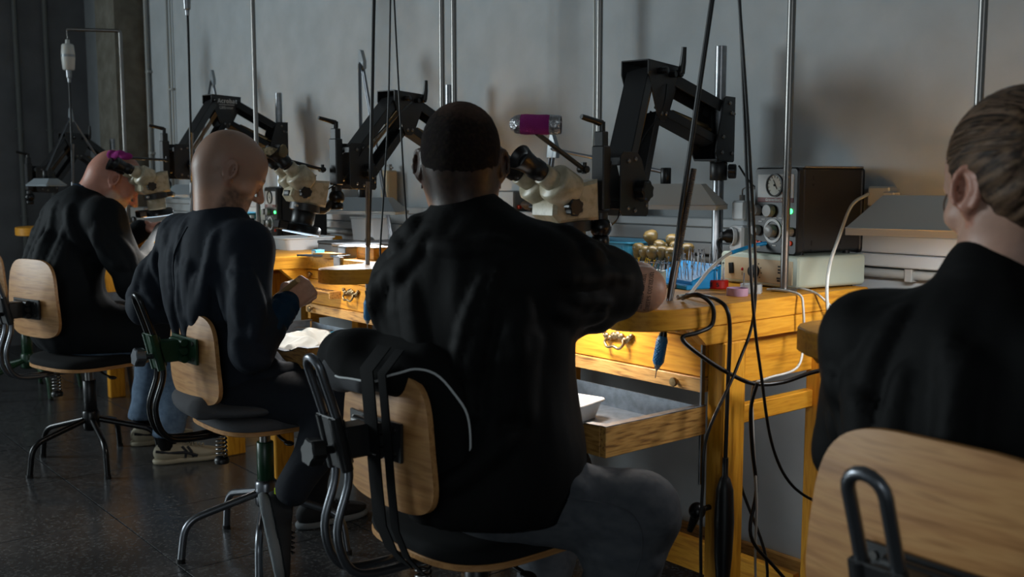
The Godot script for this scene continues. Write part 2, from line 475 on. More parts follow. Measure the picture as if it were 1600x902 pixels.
# ------------------------------------------------------------------ chairs
# style: tube, bracket, column and star materials, seat cover
func chair(label: String, at: Vector3, turn: float, st: Dictionary) -> Node3D:
	var t := thing("work_chair", label, "chair", at, turn, "swivel work chairs at the benches")
	var b := MB.new()
	# five-footed base of bent tube
	b.lathe([Vector2(0, 0.135), Vector2(0.027, 0.14), Vector2(0.034, 0.15), Vector2(0.034, 0.215), Vector2(0.028, 0.225), Vector2(0, 0.228)], Transform3D(), 18)
	part(t, "hub", b, st.star)
	for k in 5:
		var a := TAU * k / 5.0 + float(st.get("spin", 0.3))
		var d := V(cos(a), 0, sin(a))
		b = MB.new()
		b.tube(bent([d * 0.02 + V(0, 0.185, 0), d * 0.245 + V(0, 0.125, 0), d * 0.262 + V(0, 0.0, 0)], 0.05, 6), 0.0115, 10)
		var leg := part(t, "leg", b, st.star)
		b = MB.new()
		b.cyl(d * 0.262 + V(0, 0.0, 0), d * 0.2615 + V(0, 0.012, 0), 0.0135, 10)
		part(leg, "foot_cap", b, M.rubber)
	b = MB.new()
	b.cyl(V(0, 0.22, 0), V(0, 0.345, 0), 0.026, 18, 0.002)
	part(t, "column_sleeve", b, st.column)
	b = MB.new()
	b.cyl(V(0, 0.345, 0), V(0, 0.41, 0), 0.017, 16)
	part(t, "column", b, M.chrome)
	b = MB.new()
	b.box(V(0, 0.408, 0.02), V(0.16, 0.012, 0.2), 0.003)
	part(t, "seat_plate", b, M.black_metal)
	# spring with its knob under the rear of the seat
	b = MB.new()
	var coil := []
	for i in 73:
		var a := TAU * i / 12.0
		coil.append(V(0.02 + cos(a) * 0.015, 0.405 - 0.075 * i / 72.0, 0.15 + sin(a) * 0.015))
	b.tube(coil, 0.0032, 6)
	part(t, "spring", b, M.chrome)
	b = MB.new()
	b.lathe([Vector2(0, 0), Vector2(0.021, 0.002), Vector2(0.023, 0.012), Vector2(0.017, 0.022), Vector2(0, 0.024)], Transform3D(Basis(), V(0.02, 0.306, 0.15)), 14)
	part(t, "spring_knob", b, M.black_plastic)
	b = MB.new()
	b.tube(spline([V(0.06, 0.405, 0.0), V(0.12, 0.385, 0.01), V(0.165, 0.378, 0.01)], 4), 0.005, 8)
	b.ell(V(0.18, 0.377, 0.01), V(0.022, 0.007, 0.013))
	part(t, "lever", b, M.black_plastic)
	# plywood seat with pad
	b = MB.new()
	var pl := PackedVector2Array()
	for k in 40:
		var a := TAU * k / 40.0
		var c := cos(a)
		var s := sin(a)
		pl.append(Vector2(signf(c) * pow(absf(c), 0.62) * 0.205, signf(s) * pow(absf(s), 0.62) * 0.2 - 0.01))
	b.prism(pl, 0.414, 0.427, Transform3D(), 0.002)
	part(t, "seat", b, M.ply_z)
	b = MB.new()
	var rows := []
	for q in [[0.985, 0.4275], [1.0, 0.436], [0.99, 0.448], [0.95, 0.457], [0.8, 0.462], [0.5, 0.462], [0.0, 0.461]]:
		var row := []
		for p in pl:
			row.append(V(p.x * q[0], q[1], (p.y + 0.01) * q[0] - 0.01))
		rows.append(row)
	b.skin(rows, true, true)
	part(t, "seat_pad", b, st.pad)
	# hairpin of tube that carries the backrest
	for s in [1.0]:
		b = MB.new()
		var path := []
		var prof := [V(0, 0.40, 0.05), V(0, 0.398, 0.245), V(0, 0.42, 0.318), V(0, 0.50, 0.345), V(0, 0.60, 0.318), V(0, 0.70, 0.338), V(0, 0.805, 0.372)]
		var side := spline(prof, 5)
		for p in side:
			path.append(p + V(0.024, 0, 0))
		for k in range(1, 8):
			var a := PI * k / 8.0
			path.append(V(cos(a) * 0.024, 0.805 + sin(a) * 0.024, 0.372 + sin(a) * 0.008))
		side.reverse()
		for p in side:
			path.append(p + V(-0.024, 0, 0))
		b.tube(path, 0.0085, 10)
		part(t, "back_tube", b, st.tube)
	# sliding clamp, hand knob, bracket
	b = MB.new()
	var cb := Basis(Vector3.RIGHT, 0.22)
	b.box(V(0, 0.665, 0.338), V(0.074, 0.105, 0.008), 0.002, cb)
	b.box(V(0, 0.663, 0.322), V(0.040, 0.09, 0.02), 0.003, cb)
	for s in [-1.0, 1.0]:
		b.cyl(V(s * 0.024, 0.612, 0.322), V(s * 0.024, 0.716, 0.346), 0.0125, 12)
	part(t, "clamp", b, st.bracket)
	b = MB.new()
	var kn := PackedVector2Array()
	for k in 24:
		var a := TAU * k / 24.0
		var rr := 0.027 if k % 4 < 2 else 0.0235
		kn.append(Vector2(cos(a) * rr, sin(a) * rr))
	b.prism(kn, 0.0, 0.03, Transform3D(MB.up_to(V(0, 0.1, 1)), V(0, 0.65, 0.362)), 0.003)
	b.cyl(V(0, 0.65, 0.335), V(0, 0.652, 0.364), 0.008, 10)
	part(t, "hand_knob", b, M.black_plastic if st.bracket != M.green_paint else M.tube_grey)
	b = MB.new()
	b.box(V(0, 0.662, 0.29), V(0.05, 0.062, 0.07), 0.004)
	for y in [0.638, 0.662, 0.686]:
		b.cyl(V(-0.045, y, 0.262), V(0.045, y, 0.262), 0.011, 10)
	var curve := []
	for i in 9:
		var x := -0.09 + 0.18 * i / 8.0
		curve.append(Vector2(x, 0.2445 - x * x * 0.5))
	var poly := PackedVector2Array()
	for p in curve:
		poly.append(p)
	for i in 9:
		poly.append(curve[8 - i] + Vector2(0, 0.006))
	b.prism(poly, 0.625, 0.70, Transform3D(), 0.0005)
	part(t, "bracket", b, st.bracket)
	for x in [-0.07, 0.07]:
		for y in [0.64, 0.685]:
			b = MB.new()
			b.cyl(V(x, y, 0.2475 - x * x * 0.5), V(x, y, 0.2535 - x * x * 0.5), 0.006, 10)
			part(t, "screw", b, M.chrome)
	# bent plywood backrest
	b = MB.new()
	var w: float = st.get("back_w", 0.17)
	var hh: float = st.get("back_h", 0.135)
	var yc: float = st.get("back_y", 0.655)
	var front := []
	var back := []
	var edge_f := []
	for i in 9:
		var u := i / 8.0
		var rf := []
		var rb := []
		for k in 48:
			var a := TAU * k / 48.0
			var c := cos(a)
			var s := sin(a)
			var x := signf(c) * pow(absf(c), 0.5) * w * u
			var y := signf(s) * pow(absf(s), 0.5) * hh * u
			x *= 1.0 - 0.10 * (y / hh)
			var z := 0.237 - x * x * 0.5 - y * y * 0.5
			rb.append(V(x, yc + y, z))
			rf.append(V(x, yc + y, z - 0.012))
		front.append(rf)
		back.append(rb)
	b.skin(back, true, false)
	b.skin(front, true, true)
	b.skin([back[8], front[8]], true, false)
	part(t, "backrest", b, M.ply_x)
	return t

func chairs() -> void:
	var black := {"tube": M.tube_grey, "bracket": M.black_metal, "column": M.black_plastic, "star": M.tube_black, "pad": M.seat_dark, "spin": 0.5}
	var green := {"tube": M.tube_grey, "bracket": M.green_paint, "column": M.green_paint, "star": M.green_paint, "pad": M.seat_dark, "spin": 0.2}
	chair("work chair with green feet at the far bench, behind the bald man's chair", V(-5.82, 0, 0.93), 0.35, green)
	chair("black-footed work chair carrying the bald bearded man at the far end", V(-4.2, 0, 1.10), 0.25, black.merged({"spin": 0.35, "back_h": 0.15, "back_y": 0.70}, true))
	chair("work chair with green bracket and column and grey mesh pad under the shaven man", V(-2.85, 0, 0.99), 0.0, {"tube": M.tube_black, "bracket": M.green_paint, "column": M.green_paint, "star": M.tube_grey, "pad": M.mesh_grey, "spin": 0.55, "back_h": 0.13, "back_y": 0.635})
	chair("work chair with grey hairpin tube and a strapped-on black lumbar cushion", V(-1.635, 0, 1.10), 0.0, black.merged({"spin": 0.3, "back_w": 0.155}, true))
	chair("pale plywood work chair behind the long-haired person", V(-0.565, 0, 0.99), -0.06, black.merged({"back_w": 0.19, "back_h": 0.15, "back_y": 0.69, "spin": 0.9}, true))
	lumbar_cushion()
	var sc := thing("seat_cushion", "grey mesh seat cushion bulging behind the shaven man", "cushion", V(-2.86, 0.462, 1.06))
	var f := Field.new()
	f.ell(V(0, 0.022, 0.0), V(0.20, 0.034, 0.18), Basis(), 0.02)
	f.cap(V(-0.13, 0.028, 0.13), V(0.08, 0.03, 0.15), 0.032, 0.036, 0.03)
	f.planes.append(Plane(V(0, -1, 0), V(0, 0.001, 0)))
	var b := MB.new()
	f.net(b, 0.009)
	part(sc, "cover", b, M.mesh_grey)

func lumbar_cushion() -> void:
	var at := V(-1.635, 0, 1.10)
	var t := thing("lumbar_cushion", "black mesh lumbar cushion with white piping and straps on the chair back", "cushion", at, 0.0)
	var f := Field.new()
	for x in [-0.13, -0.06, 0.01, 0.075]:
		f.ell(V(x + 0.01, 0.68, 0.168 - x * x * 1.2), V(0.10, 0.155, 0.045), Basis(), 0.05)
	# rolled top that hangs over the plywood, its wing reaching out at one side
	f.cap(V(-0.16, 0.795, 0.215), V(0.08, 0.80, 0.175), 0.050, 0.044, 0.04)
	f.cap(V(-0.25, 0.755, 0.205), V(-0.10, 0.80, 0.235), 0.022, 0.05, 0.04)
	f.cap(V(-0.06, 0.785, 0.252), V(0.05, 0.772, 0.240), 0.030, 0.024, 0.03)
	var b := MB.new()
	f.net(b, 0.007)
	part(t, "front_cover", b, M.mesh_black)
	var line := []
	for p in spline([V(-0.22, 0.76, 0.245), V(-0.13, 0.762, 0.285), V(-0.04, 0.765, 0.292), V(0.035, 0.775, 0.275), V(0.085, 0.80, 0.235), V(0.13, 0.795, 0.195), V(0.17, 0.74, 0.165), V(0.185, 0.68, 0.155), V(0.17, 0.60, 0.155), V(0.13, 0.545, 0.165), V(0.07, 0.52, 0.18)], 6):
		line.append(settle(f, p, 0.0))
	b = MB.new()
	b.tube(line, 0.0026, 6)
	part(t, "piping", b, M.print_white, "thin white piping")
	var f2 := Field.new()
	f2.cap(V(-0.26, 0.744, 0.208), V(-0.12, 0.772, 0.242), 0.018, 0.038, 0.03)
	f2.cap(V(-0.12, 0.772, 0.242), V(-0.02, 0.762, 0.256), 0.038, 0.022, 0.03)
	b = MB.new()
	f2.net(b, 0.007)
	part(t, "back_cover", b, M.mesh_grey, "grey fabric underside of the cushion wing")
	for q in [[0.035, 0.044], [0.088, 0.026]]:
		b = MB.new()
		var pts := [[0.84, 0.245], [0.80, 0.285], [0.74, 0.280], [0.66, 0.274], [0.58, 0.268], [0.50, 0.26], [0.44, 0.235], [0.40, 0.20]]
		var r0 := []
		var r1 := []
		var r2 := []
		var r3 := []
		for p in pts:
			r0.append(V(q[0] - q[1] * 0.5, p[0], p[1]))
			r1.append(V(q[0] + q[1] * 0.5, p[0], p[1]))
			r2.append(V(q[0] + q[1] * 0.5, p[0], p[1] - 0.003))
			r3.append(V(q[0] - q[1] * 0.5, p[0], p[1] - 0.003))
		b.skin([r0, r1, r2, r3, r0])
		part(t, "strap", b, M.strap)
# ------------------------------------------------------------------ microscopes on spring arms
func channel(b: MB, p: Vector3, q: Vector3, n: Vector3, wide: float, deep: float, open_to: Vector3) -> void:
	var y := (q - p).normalized()
	var x := (n - y * n.dot(y)).normalized()
	var z := x.cross(y).normalized()
	if z.dot(open_to) < 0.0:
		z = -z
		x = -x
	var bs := Basis(x, y, z)
	var m := (p + q) * 0.5
	var l := (q - p).length()
	b.box(m - z * (deep * 0.5 - 0.0015), V(wide, l, 0.003), 0.0008, bs)
	for s in [-1.0, 1.0]:
		b.box(m + x * s * (wide * 0.5 - 0.0015), V(0.003, l, deep), 0.0008, bs)

func plate(b: MB, o: Vector3, h: Vector3, n: Vector3, poly: Array, off: float, thick := 0.004) -> void:
	var pts := PackedVector2Array()
	for p in poly:
		pts.append(Vector2(p[0], p[1]))
	# local x along h, local z up, local y along n
	b.prism(pts, off - thick * 0.5, off + thick * 0.5, Transform3D(Basis(h, n, Vector3.UP), o), 0.0008)

func bolts(parent: Node3D, o: Vector3, h: Vector3, n: Vector3, spots: Array, off: float, r := 0.0055) -> void:
	for s in spots:
		var b := MB.new()
		var p: Vector3 = o + h * s[0] + Vector3.UP * s[1]
		b.lathe([Vector2(r, 0), Vector2(r, 0.0025), Vector2(r * 0.7, 0.0045), Vector2(0, 0.005)], Transform3D(MB.up_to(n), p + n * off), 10)
		part(parent, "bolt", b, M.chrome)

func lever(b: MB, p: Vector3, d: Vector3, up: Vector3, l := 0.055) -> void:
	b.cyl(p, p + up * 0.022, 0.009, 12)
	b.tube(spline([p + up * 0.018, p + up * 0.024 + d * l * 0.4, p + up * 0.032 + d * l], 4), [0.009, 0.0085, 0.008, 0.0075, 0.007, 0.007, 0.007, 0.0065, 0.006], 8)

func fluted_knob(b: MB, p: Vector3, d: Vector3, r: float, l: float) -> void:
	var kn := PackedVector2Array()
	for k in 28:
		var a := TAU * k / 28.0
		var rr := r if k % 4 < 2 else r * 0.86
		kn.append(Vector2(cos(a) * rr, sin(a) * rr))
	b.prism(kn, 0.0, l, Transform3D(MB.up_to(d), p), r * 0.12)

func microscope(label: String, bx: float, top: float, A: Vector3, E: Vector3, H: Vector3, post_top: float, words: bool) -> Node3D:
	# A, E, H: post bracket, elbow and head bracket in the room
	var base := V(A.x, top, A.z - 0.02)
	var t := thing("microscope_arm", label, "microscope arm", base, 0, "spring arms that carry the microscopes")
	A -= base; E -= base; H -= base
	var h := V(H.x - A.x, 0, H.z - A.z).normalized()
	var n := h.cross(Vector3.UP).normalized()
	if n.x < 0.0:
		n = -n
	var b := MB.new()
	b.lathe([Vector2(0, 0), Vector2(0.042, 0), Vector2(0.042, 0.008), Vector2(0.022, 0.014), Vector2(0.0155, 0.03), Vector2(0.0155, post_top - top - 0.001), Vector2(0.014, post_top - top), Vector2(0, post_top - top)], Transform3D(), 20)
	part(t, "post", b, M.steel)
	b = MB.new()
	b.cyl(V(0, A.y - 0.135, 0), V(0, A.y - 0.085, 0), 0.024, 18, 0.002)
	part(t, "collar", b, M.black_metal)
	b = MB.new()
	fluted_knob(b, V(0, A.y - 0.11, 0) + n * 0.026 - h * 0.006, (n - h * 0.4).normalized(), 0.020, 0.022)
	part(t, "collar_knob", b, M.black_plastic)
	# bracket on the post
	b = MB.new()
	var pb := [[-0.045, -0.082], [0.045, -0.082], [0.062, -0.06], [0.06, -0.045], [0.018, 0.085], [0.008, 0.092], [-0.045, 0.092]]
	plate(b, A, h, n, pb, 0.036)
	plate(b, A, h, n, pb, -0.036)
	b.box(A - h * 0.043, V(0.072, 0.17, 0.004), 0.001, Basis(n, Vector3.UP, h))
	b.box(A - Vector3.UP * 0.08, V(0.07, 0.006, 0.10), 0.001, Basis(n, Vector3.UP, h))
	part(t, "post_bracket", b, M.black_metal)
	bolts(t, A, h, n, [[-0.01, 0.074], [-0.022, 0.048], [-0.03, -0.062], [0.03, -0.06], [0.024, -0.018], [-0.035, 0.046]], 0.038)
	var P1 := A + h * 0.0 + Vector3.UP * 0.058
	var P2 := A + h * 0.035 - Vector3.UP * 0.03
	var U1 := E - h * 0.055 - Vector3.UP * 0.012
	var U2 := U1 + (P2 - P1)
	b = MB.new()
	channel(b, P1, U1, n, 0.062, 0.034, Vector3.DOWN)
	part(t, "upper_arm", b, M.black_metal)
	b = MB.new()
	channel(b, P2, U2, n, 0.056, 0.026, Vector3.UP)
	part(t, "upper_link", b, M.black_metal)
	b = MB.new()
	var s1 := P2.lerp(P1, 0.35)
	var s2 := U2.lerp(U1, 0.15)
	b.cyl(s1.lerp(s2, 0.08), s1.lerp(s2, 0.72), 0.011, 12, 0.001)
	b.cyl(s1, s2, 0.005, 10)
	part(t, "gas_spring", b, M.brass)
	# elbow
	b = MB.new()
	var eb := [[-0.075, 0.018], [0.078, 0.024], [0.078, -0.01], [0.028, -0.115], [0.015, -0.127], [-0.008, -0.127], [-0.024, -0.115], [-0.075, -0.02]]
	plate(b, E, h, n, eb, 0.040)
	plate(b, E, h, n, eb, -0.040)
	b.box(E + h * 0.0 + Vector3.UP * 0.022, V(0.084, 0.004, 0.155), 0.001, Basis(n, Vector3.UP, h).rotated(n, -0.04))
	var elbow := part(t, "elbow_bracket", b, M.black_metal)
	bolts(t, E, h, n, [[0.012, -0.108], [-0.012, -0.108]], 0.042, 0.006)
	if words:
		b = MB.new()
		b.from_mesh(lettering("Acrobat", 0.027), Transform3D(Basis(-h, Vector3.UP, n), E + n * 0.0423 + V(0, -0.002, 0) - h * 0.004))
		b.box(E + n * 0.0422 + V(0, -0.0185, 0) + h * 0.0, V(0.0006, 0.0022, 0.08), 0.0, Basis(n, Vector3.UP, h))
		b.from_mesh(lettering("GRS", 0.018, 0.0006, "Droid Sans", false), Transform3D(Basis(-h, Vector3.UP, n), E + n * 0.0423 + V(0, -0.033, 0) + h * 0.022))
		for y in [-0.031, -0.036]:
			b.box(E + n * 0.0422 + V(0, y, 0) - h * 0.014, V(0.0006, 0.0014, 0.036), 0.0, Basis(n, Vector3.UP, h))
		part(elbow, "lettering", b, M.print_white)
	if words:
		b = MB.new()
		b.cyl(E + n * 0.044 + h * 0.06, E + n * 0.056 + h * 0.06, 0.008, 12, 0.001)
		part(t, "elbow_pin", b, M.black_plastic)
	b = MB.new()
	b.cyl(E - n * 0.044 - h * 0.03 - Vector3.UP * 0.004, E + n * 0.06 - h * 0.03 - Vector3.UP * 0.004, 0.008, 12)
	b.cyl(E + n * 0.044 + h * 0.03, E + n * 0.07 + h * 0.03, 0.009, 12, 0.001)
	b.cyl(E + n * 0.044 - h * 0.06, E + n * 0.062 - h * 0.06, 0.010, 12, 0.001)
	b.tube([E + n * 0.058 - h * 0.06, E + n * 0.062 - h * 0.062 + Vector3.UP * 0.03, E + n * 0.066 - h * 0.06 + Vector3.UP * 0.068], [0.010, 0.0085, 0.0065], 10)
	if not words:
		part(t, "elbow_lever", b, M.black_plastic)
	# forearm
	var Q1 := H + h * 0.0 + Vector3.UP * 0.052
	var F1 := E + h * 0.052 - Vector3.UP * 0.006
	var dq := -h * 0.055 - Vector3.UP * 0.088
	var Q2 := Q1 + dq
	var F2 := F1 + dq
	b = MB.new()
	channel(b, F1, Q1, n, 0.064, 0.030, -h)
	part(t, "forearm", b, M.black_metal)
	b = MB.new()
	channel(b, F2, Q2, n, 0.056, 0.026, h)
	part(t, "forearm_link", b, M.black_metal)
	b = MB.new()
	var c0 := F2.lerp(F1, 0.55) + n * 0.012
	var c1 := Q1.lerp(Q2, 0.35) + n * 0.012
	var turns := 46
	var coil := []
	var cb := MB.up_to(c1 - c0)
	for i in turns * 6 + 1:
		var a := TAU * i / 6.0
		coil.append(c0.lerp(c1, float(i) / (turns * 6)) + cb * V(cos(a) * 0.008, 0, sin(a) * 0.008))
	b.tube(coil, 0.0016, 4)
	part(t, "coil_spring", b, M.brass)
	# head bracket
	b = MB.new()
	var hb := [[-0.062, -0.075], [-0.055, -0.082], [0.05, -0.078], [0.062, -0.066], [0.062, 0.062], [0.052, 0.072], [-0.01, 0.072], [-0.03, 0.055], [-0.064, -0.02]]
	plate(b, H, h, n, hb, 0.037)
	plate(b, H, h, n, hb, -0.037)
	b.box(H + h * 0.03 + Vector3.UP * 0.05, V(0.07, 0.02, 0.02), 0.002, Basis(n, Vector3.UP, h))
	b.box(H - h * 0.01 - Vector3.UP * 0.055, V(0.07, 0.02, 0.03), 0.002, Basis(n, Vector3.UP, h))
	part(t, "head_bracket", b, M.black_metal)
	bolts(t, H, h, n, [[0.0, 0.055], [0.03, 0.05], [-0.052, -0.055], [0.03, -0.06], [0.0, -0.066]], 0.039)
	b = MB.new()
	fluted_knob(b, H + n * 0.039 - h * 0.018 - Vector3.UP * 0.02, n, 0.026, 0.028)
	part(t, "tension_knob", b, M.black_plastic)
	# focus column in front of it
	b = MB.new()
	var fc := H + h * 0.086
	b.box(fc + Vector3.UP * 0.01, V(0.034, 0.15, 0.032), 0.003, Basis(n, Vector3.UP, h))
	b.box(fc + Vector3.UP * 0.098, V(0.024, 0.04, 0.024), 0.002, Basis(n, Vector3.UP, h))
	b.cyl(fc - Vector3.UP * 0.07, fc - Vector3.UP * 0.085, 0.017, 16)
	for y in [0.045, -0.045]:
		b.cyl(fc - h * 0.012 + Vector3.UP * y, H + h * 0.055 + Vector3.UP * y, 0.009, 12)
	part(t, "focus_column", b, M.black_metal)
	b = MB.new()
	lever(b, fc + Vector3.UP * 0.118, (h + n * -0.3).normalized(), Vector3.UP, 0.06)
	part(t, "lock_lever", b, M.black_plastic)
	b = MB.new()
	b.ell(fc - Vector3.UP * 0.105, V(0.026, 0.026, 0.026), Basis(), 18, 12)
	b.cyl(fc - Vector3.UP * 0.125, fc - Vector3.UP * 0.145, 0.021, 18, 0.002)
	part(t, "ball_joint", b, M.tube_black)
	return t

# stereo head; o is the middle of its body, f points to the eyes
func stereo_head(label: String, o: Vector3, yaw: float, tilt: float, mount: Vector3, plate_words: String, ring: bool, size := 1.3, power := 0.38) -> Node3D:
	var t := thing("stereo_microscope", label, "microscope", o, 0, "stereo microscopes over the benches")
	var bs := Basis(Vector3.UP, yaw) * Basis(Vector3.RIGHT, tilt)
	bs = bs.scaled_local(Vector3.ONE * size)
	t.basis = bs
	var b := MB.new()
	# body: rounded block with a sloped front
	var prof := PackedVector2Array([Vector2(-0.05, -0.032), Vector2(0.038, -0.032), Vector2(0.052, -0.018), Vector2(0.05, 0.0), Vector2(0.03, 0.028), Vector2(-0.05, 0.04)])
	b.prism(prof, -0.036, 0.036, Transform3D(Basis(Vector3(0, 0, 1), Vector3(1, 0, 0), Vector3(0, 1, 0)), Vector3.ZERO), 0.006)
	part(t, "body", b, M.cream)
	for s in [-1.0, 1.0]:
		b = MB.new()
		var c0 := V(s * 0.030, 0.018, 0.012)
		var d := V(s * 0.06, 0.52, 0.85).normalized()
		# drum of the prism housing
		b.lathe([Vector2(0, -0.024), Vector2(0.030, -0.024), Vector2(0.034, -0.019), Vector2(0.034, 0.019), Vector2(0.030, 0.024), Vector2(0, 0.024)], Transform3D(MB.up_to(d), c0 + d * 0.022), 22)
		b.cyl(c0 + d * 0.04, c0 + d * 0.072, 0.019, 18, 0.001)
		var hs := part(t, "eye_tube", b, M.cream)
		b = MB.new()
		b.lathe([Vector2(0.0155, 0), Vector2(0.0155, 0.010), Vector2(0.0185, 0.012), Vector2(0.0185, 0.026), Vector2(0.0165, 0.028), Vector2(0.0185, 0.046), Vector2(0.0225, 0.060), Vector2(0.022, 0.062), Vector2(0.0175, 0.052), Vector2(0.013, 0.049)], Transform3D(MB.up_to(d), c0 + d * 0.068), 20)
		part(hs, "eyepiece", b, M.black_plastic)
		b = MB.new()
		b.lathe([Vector2(0.0132, 0.117), Vector2(0.009, 0.1185), Vector2(0, 0.119)], Transform3D(MB.up_to(d), c0), 18)
		part(hs, "eye_lens", b, M.eyepiece)
		b = MB.new()
		b.cyl(V(s * 0.036, -0.004, 0.022), V(s * 0.046, -0.004, 0.022), 0.009, 14)
		fluted_knob(b, V(s * 0.044, -0.004, 0.022), V(s, 0, 0), 0.016, 0.018)
		part(t, "zoom_knob", b, M.black_plastic)
	# carrier ring, objective, lamp ring
	b = MB.new()
	b.lathe([Vector2(0.030, -0.030), Vector2(0.0405, -0.032), Vector2(0.0405, -0.050), Vector2(0.030, -0.052)], Transform3D(Basis(), V(0, 0, -0.005)), 26)
	var back := bs.inverse() * (mount - o)
	b.tube(bent([V(0, -0.041, -0.04), V(0, -0.041, -0.06), back], 0.015, 3), 0.010, 10)
	part(t, "carrier", b, M.black_metal)
	b = MB.new()
	b.lathe([Vector2(0.028, -0.05), Vector2(0.031, -0.054), Vector2(0.031, -0.082), Vector2(0.026, -0.092), Vector2(0.018, -0.092)], Transform3D(Basis(), V(0, 0, -0.005)), 24)
	part(t, "objective", b, M.cream if plate_words == "" else M.black_plastic)
	b = MB.new()
	b.cyl(V(0.028, -0.041, 0.028), V(0.036, -0.041, 0.036), 0.004, 10, 0.001)
	part(t, "carrier_screw", b, M.off_white)
	if plate_words != "":
		b = MB.new()
		b.box(V(0.0, -0.012, 0.0525), V(0.034, 0.015, 0.003), 0.0005, Basis(Vector3.RIGHT, 0.05))
		var pl := part(t, "name_plate", b, M.ink)
		b = MB.new()
		b.from_mesh(lettering(plate_words, 0.0085), Transform3D(Basis(Vector3.RIGHT, 0.05), V(0.0, -0.012, 0.0543)))
		part(pl, "lettering", b, M.print_white)
	if ring:
		b = MB.new()
		b.lathe([Vector2(0.033, -0.088), Vector2(0.047, -0.088), Vector2(0.052, -0.093), Vector2(0.052, -0.108), Vector2(0.048, -0.110)], Transform3D(Basis(), V(0, 0, -0.005)), 28)
		b.box(V(0.0, -0.097, 0.052), V(0.042, 0.024, 0.03), 0.003)
		part(t, "lamp_ring", b, M.tube_black)
		b = MB.new()
		b.lathe([Vector2(0.030, -0.109), Vector2(0.049, -0.109), Vector2(0.049, -0.112), Vector2(0.030, -0.112)], Transform3D(Basis(), V(0, 0, -0.005)), 28)
		part(t, "led_light", b, M.led_ring)
		var l := SpotLight3D.new()
		l.name = "ring_light"
		l.light_color = Color(1.0, 0.97, 0.93)
		l.light_energy = power
		l.light_size = 0.045
		l.spot_angle = 80.0
		l.spot_range = 12.0
		l.shadow_enabled = true
		l.position = V(0, -0.118, -0.005)
		l.rotation.x = -PI / 2
		t.add_child(l)
	return t

# rod with a padded rest for the forehead
func head_rest(label: String, a: Vector3, e: Vector3, kind: String) -> void:
	var t := thing("head_rest", label, "head rest", a, 0, "padded forehead rests on the microscopes")
	var q := e - a
	var b := MB.new()
	b.cyl(Vector3.ZERO, q, 0.0055, 10)
	part(t, "rod", b, M.black_metal)
	b = MB.new()
	b.cyl(V(-0.018, 0, 0), V(0.012, 0, 0), 0.008, 12, 0.001)
	b.cyl(V(0, -0.01, 0), V(0, 0.016, 0), 0.006, 10)
	part(t, "rod_clamp", b, M.black_plastic)
	if kind == "roll":
		var d := V(-0.62, 0.02, 0.55).normalized()
		var xf := Transform3D(MB.up_to(d), q - d * 0.052 + V(0.0, 0.018, 0.0))
		b = MB.new()
		b.lathe([Vector2(0.012, 0.022), Vector2(0.0195, 0.02), Vector2(0.0215, 0.03), Vector2(0.021, 0.05), Vector2(0.022, 0.075), Vector2(0.0205, 0.09), Vector2(0.0195, 0.094)], xf, 22)
		part(t, "towel_roll", b, M.purple_towel, "purple towelling roll")
		b = MB.new()
		b.lathe([Vector2(0.019, 0.0), Vector2(0.0205, 0.004), Vector2(0.0215, 0.022), Vector2(0.0205, 0.024)], xf, 14)
		b.lathe([Vector2(0.0215, 0.086), Vector2(0.0195, 0.098), Vector2(0.012, 0.108), Vector2(0.004, 0.111)], xf, 14)
		part(t, "tape", b, M.foil, "crinkled silver tape")
	else:
		b = MB.new()
		var f := Field.new()
		var rg := RandomNumberGenerator.new()
		rg.seed = 7
		if kind == "fleece":
			for i in 16:
				f.ell(q + V(-0.036 + 0.0048 * i, 0.014 + rg.randf_range(-0.003, 0.004), rg.randf_range(-0.006, 0.006) + 0.02 - 0.0022 * i), Vector3.ONE * rg.randf_range(0.011, 0.016), Basis(), 0.006)
			f.ell(q + V(0.034, 0.02, -0.012), V(0.009, 0.02, 0.014), Basis(), 0.005)
		else:
			for i in 14:
				f.ell(q + V(-0.03 + 0.0046 * i, 0.008 + rg.randf_range(-0.004, 0.006) + 0.006 * sin(i * 0.9), rg.randf_range(-0.008, 0.008) + 0.02 - 0.003 * i), V(0.013, rg.randf_range(0.009, 0.015), 0.016), Basis(), 0.008)
		f.noise = fbm(5, 90.0, 2)
		f.namp = 0.0015
		f.net(b, 0.0035)
		part(t, "fleece_pad" if kind == "fleece" else "towel_pad", b, M.fleece if kind == "fleece" else M.purple_towel)

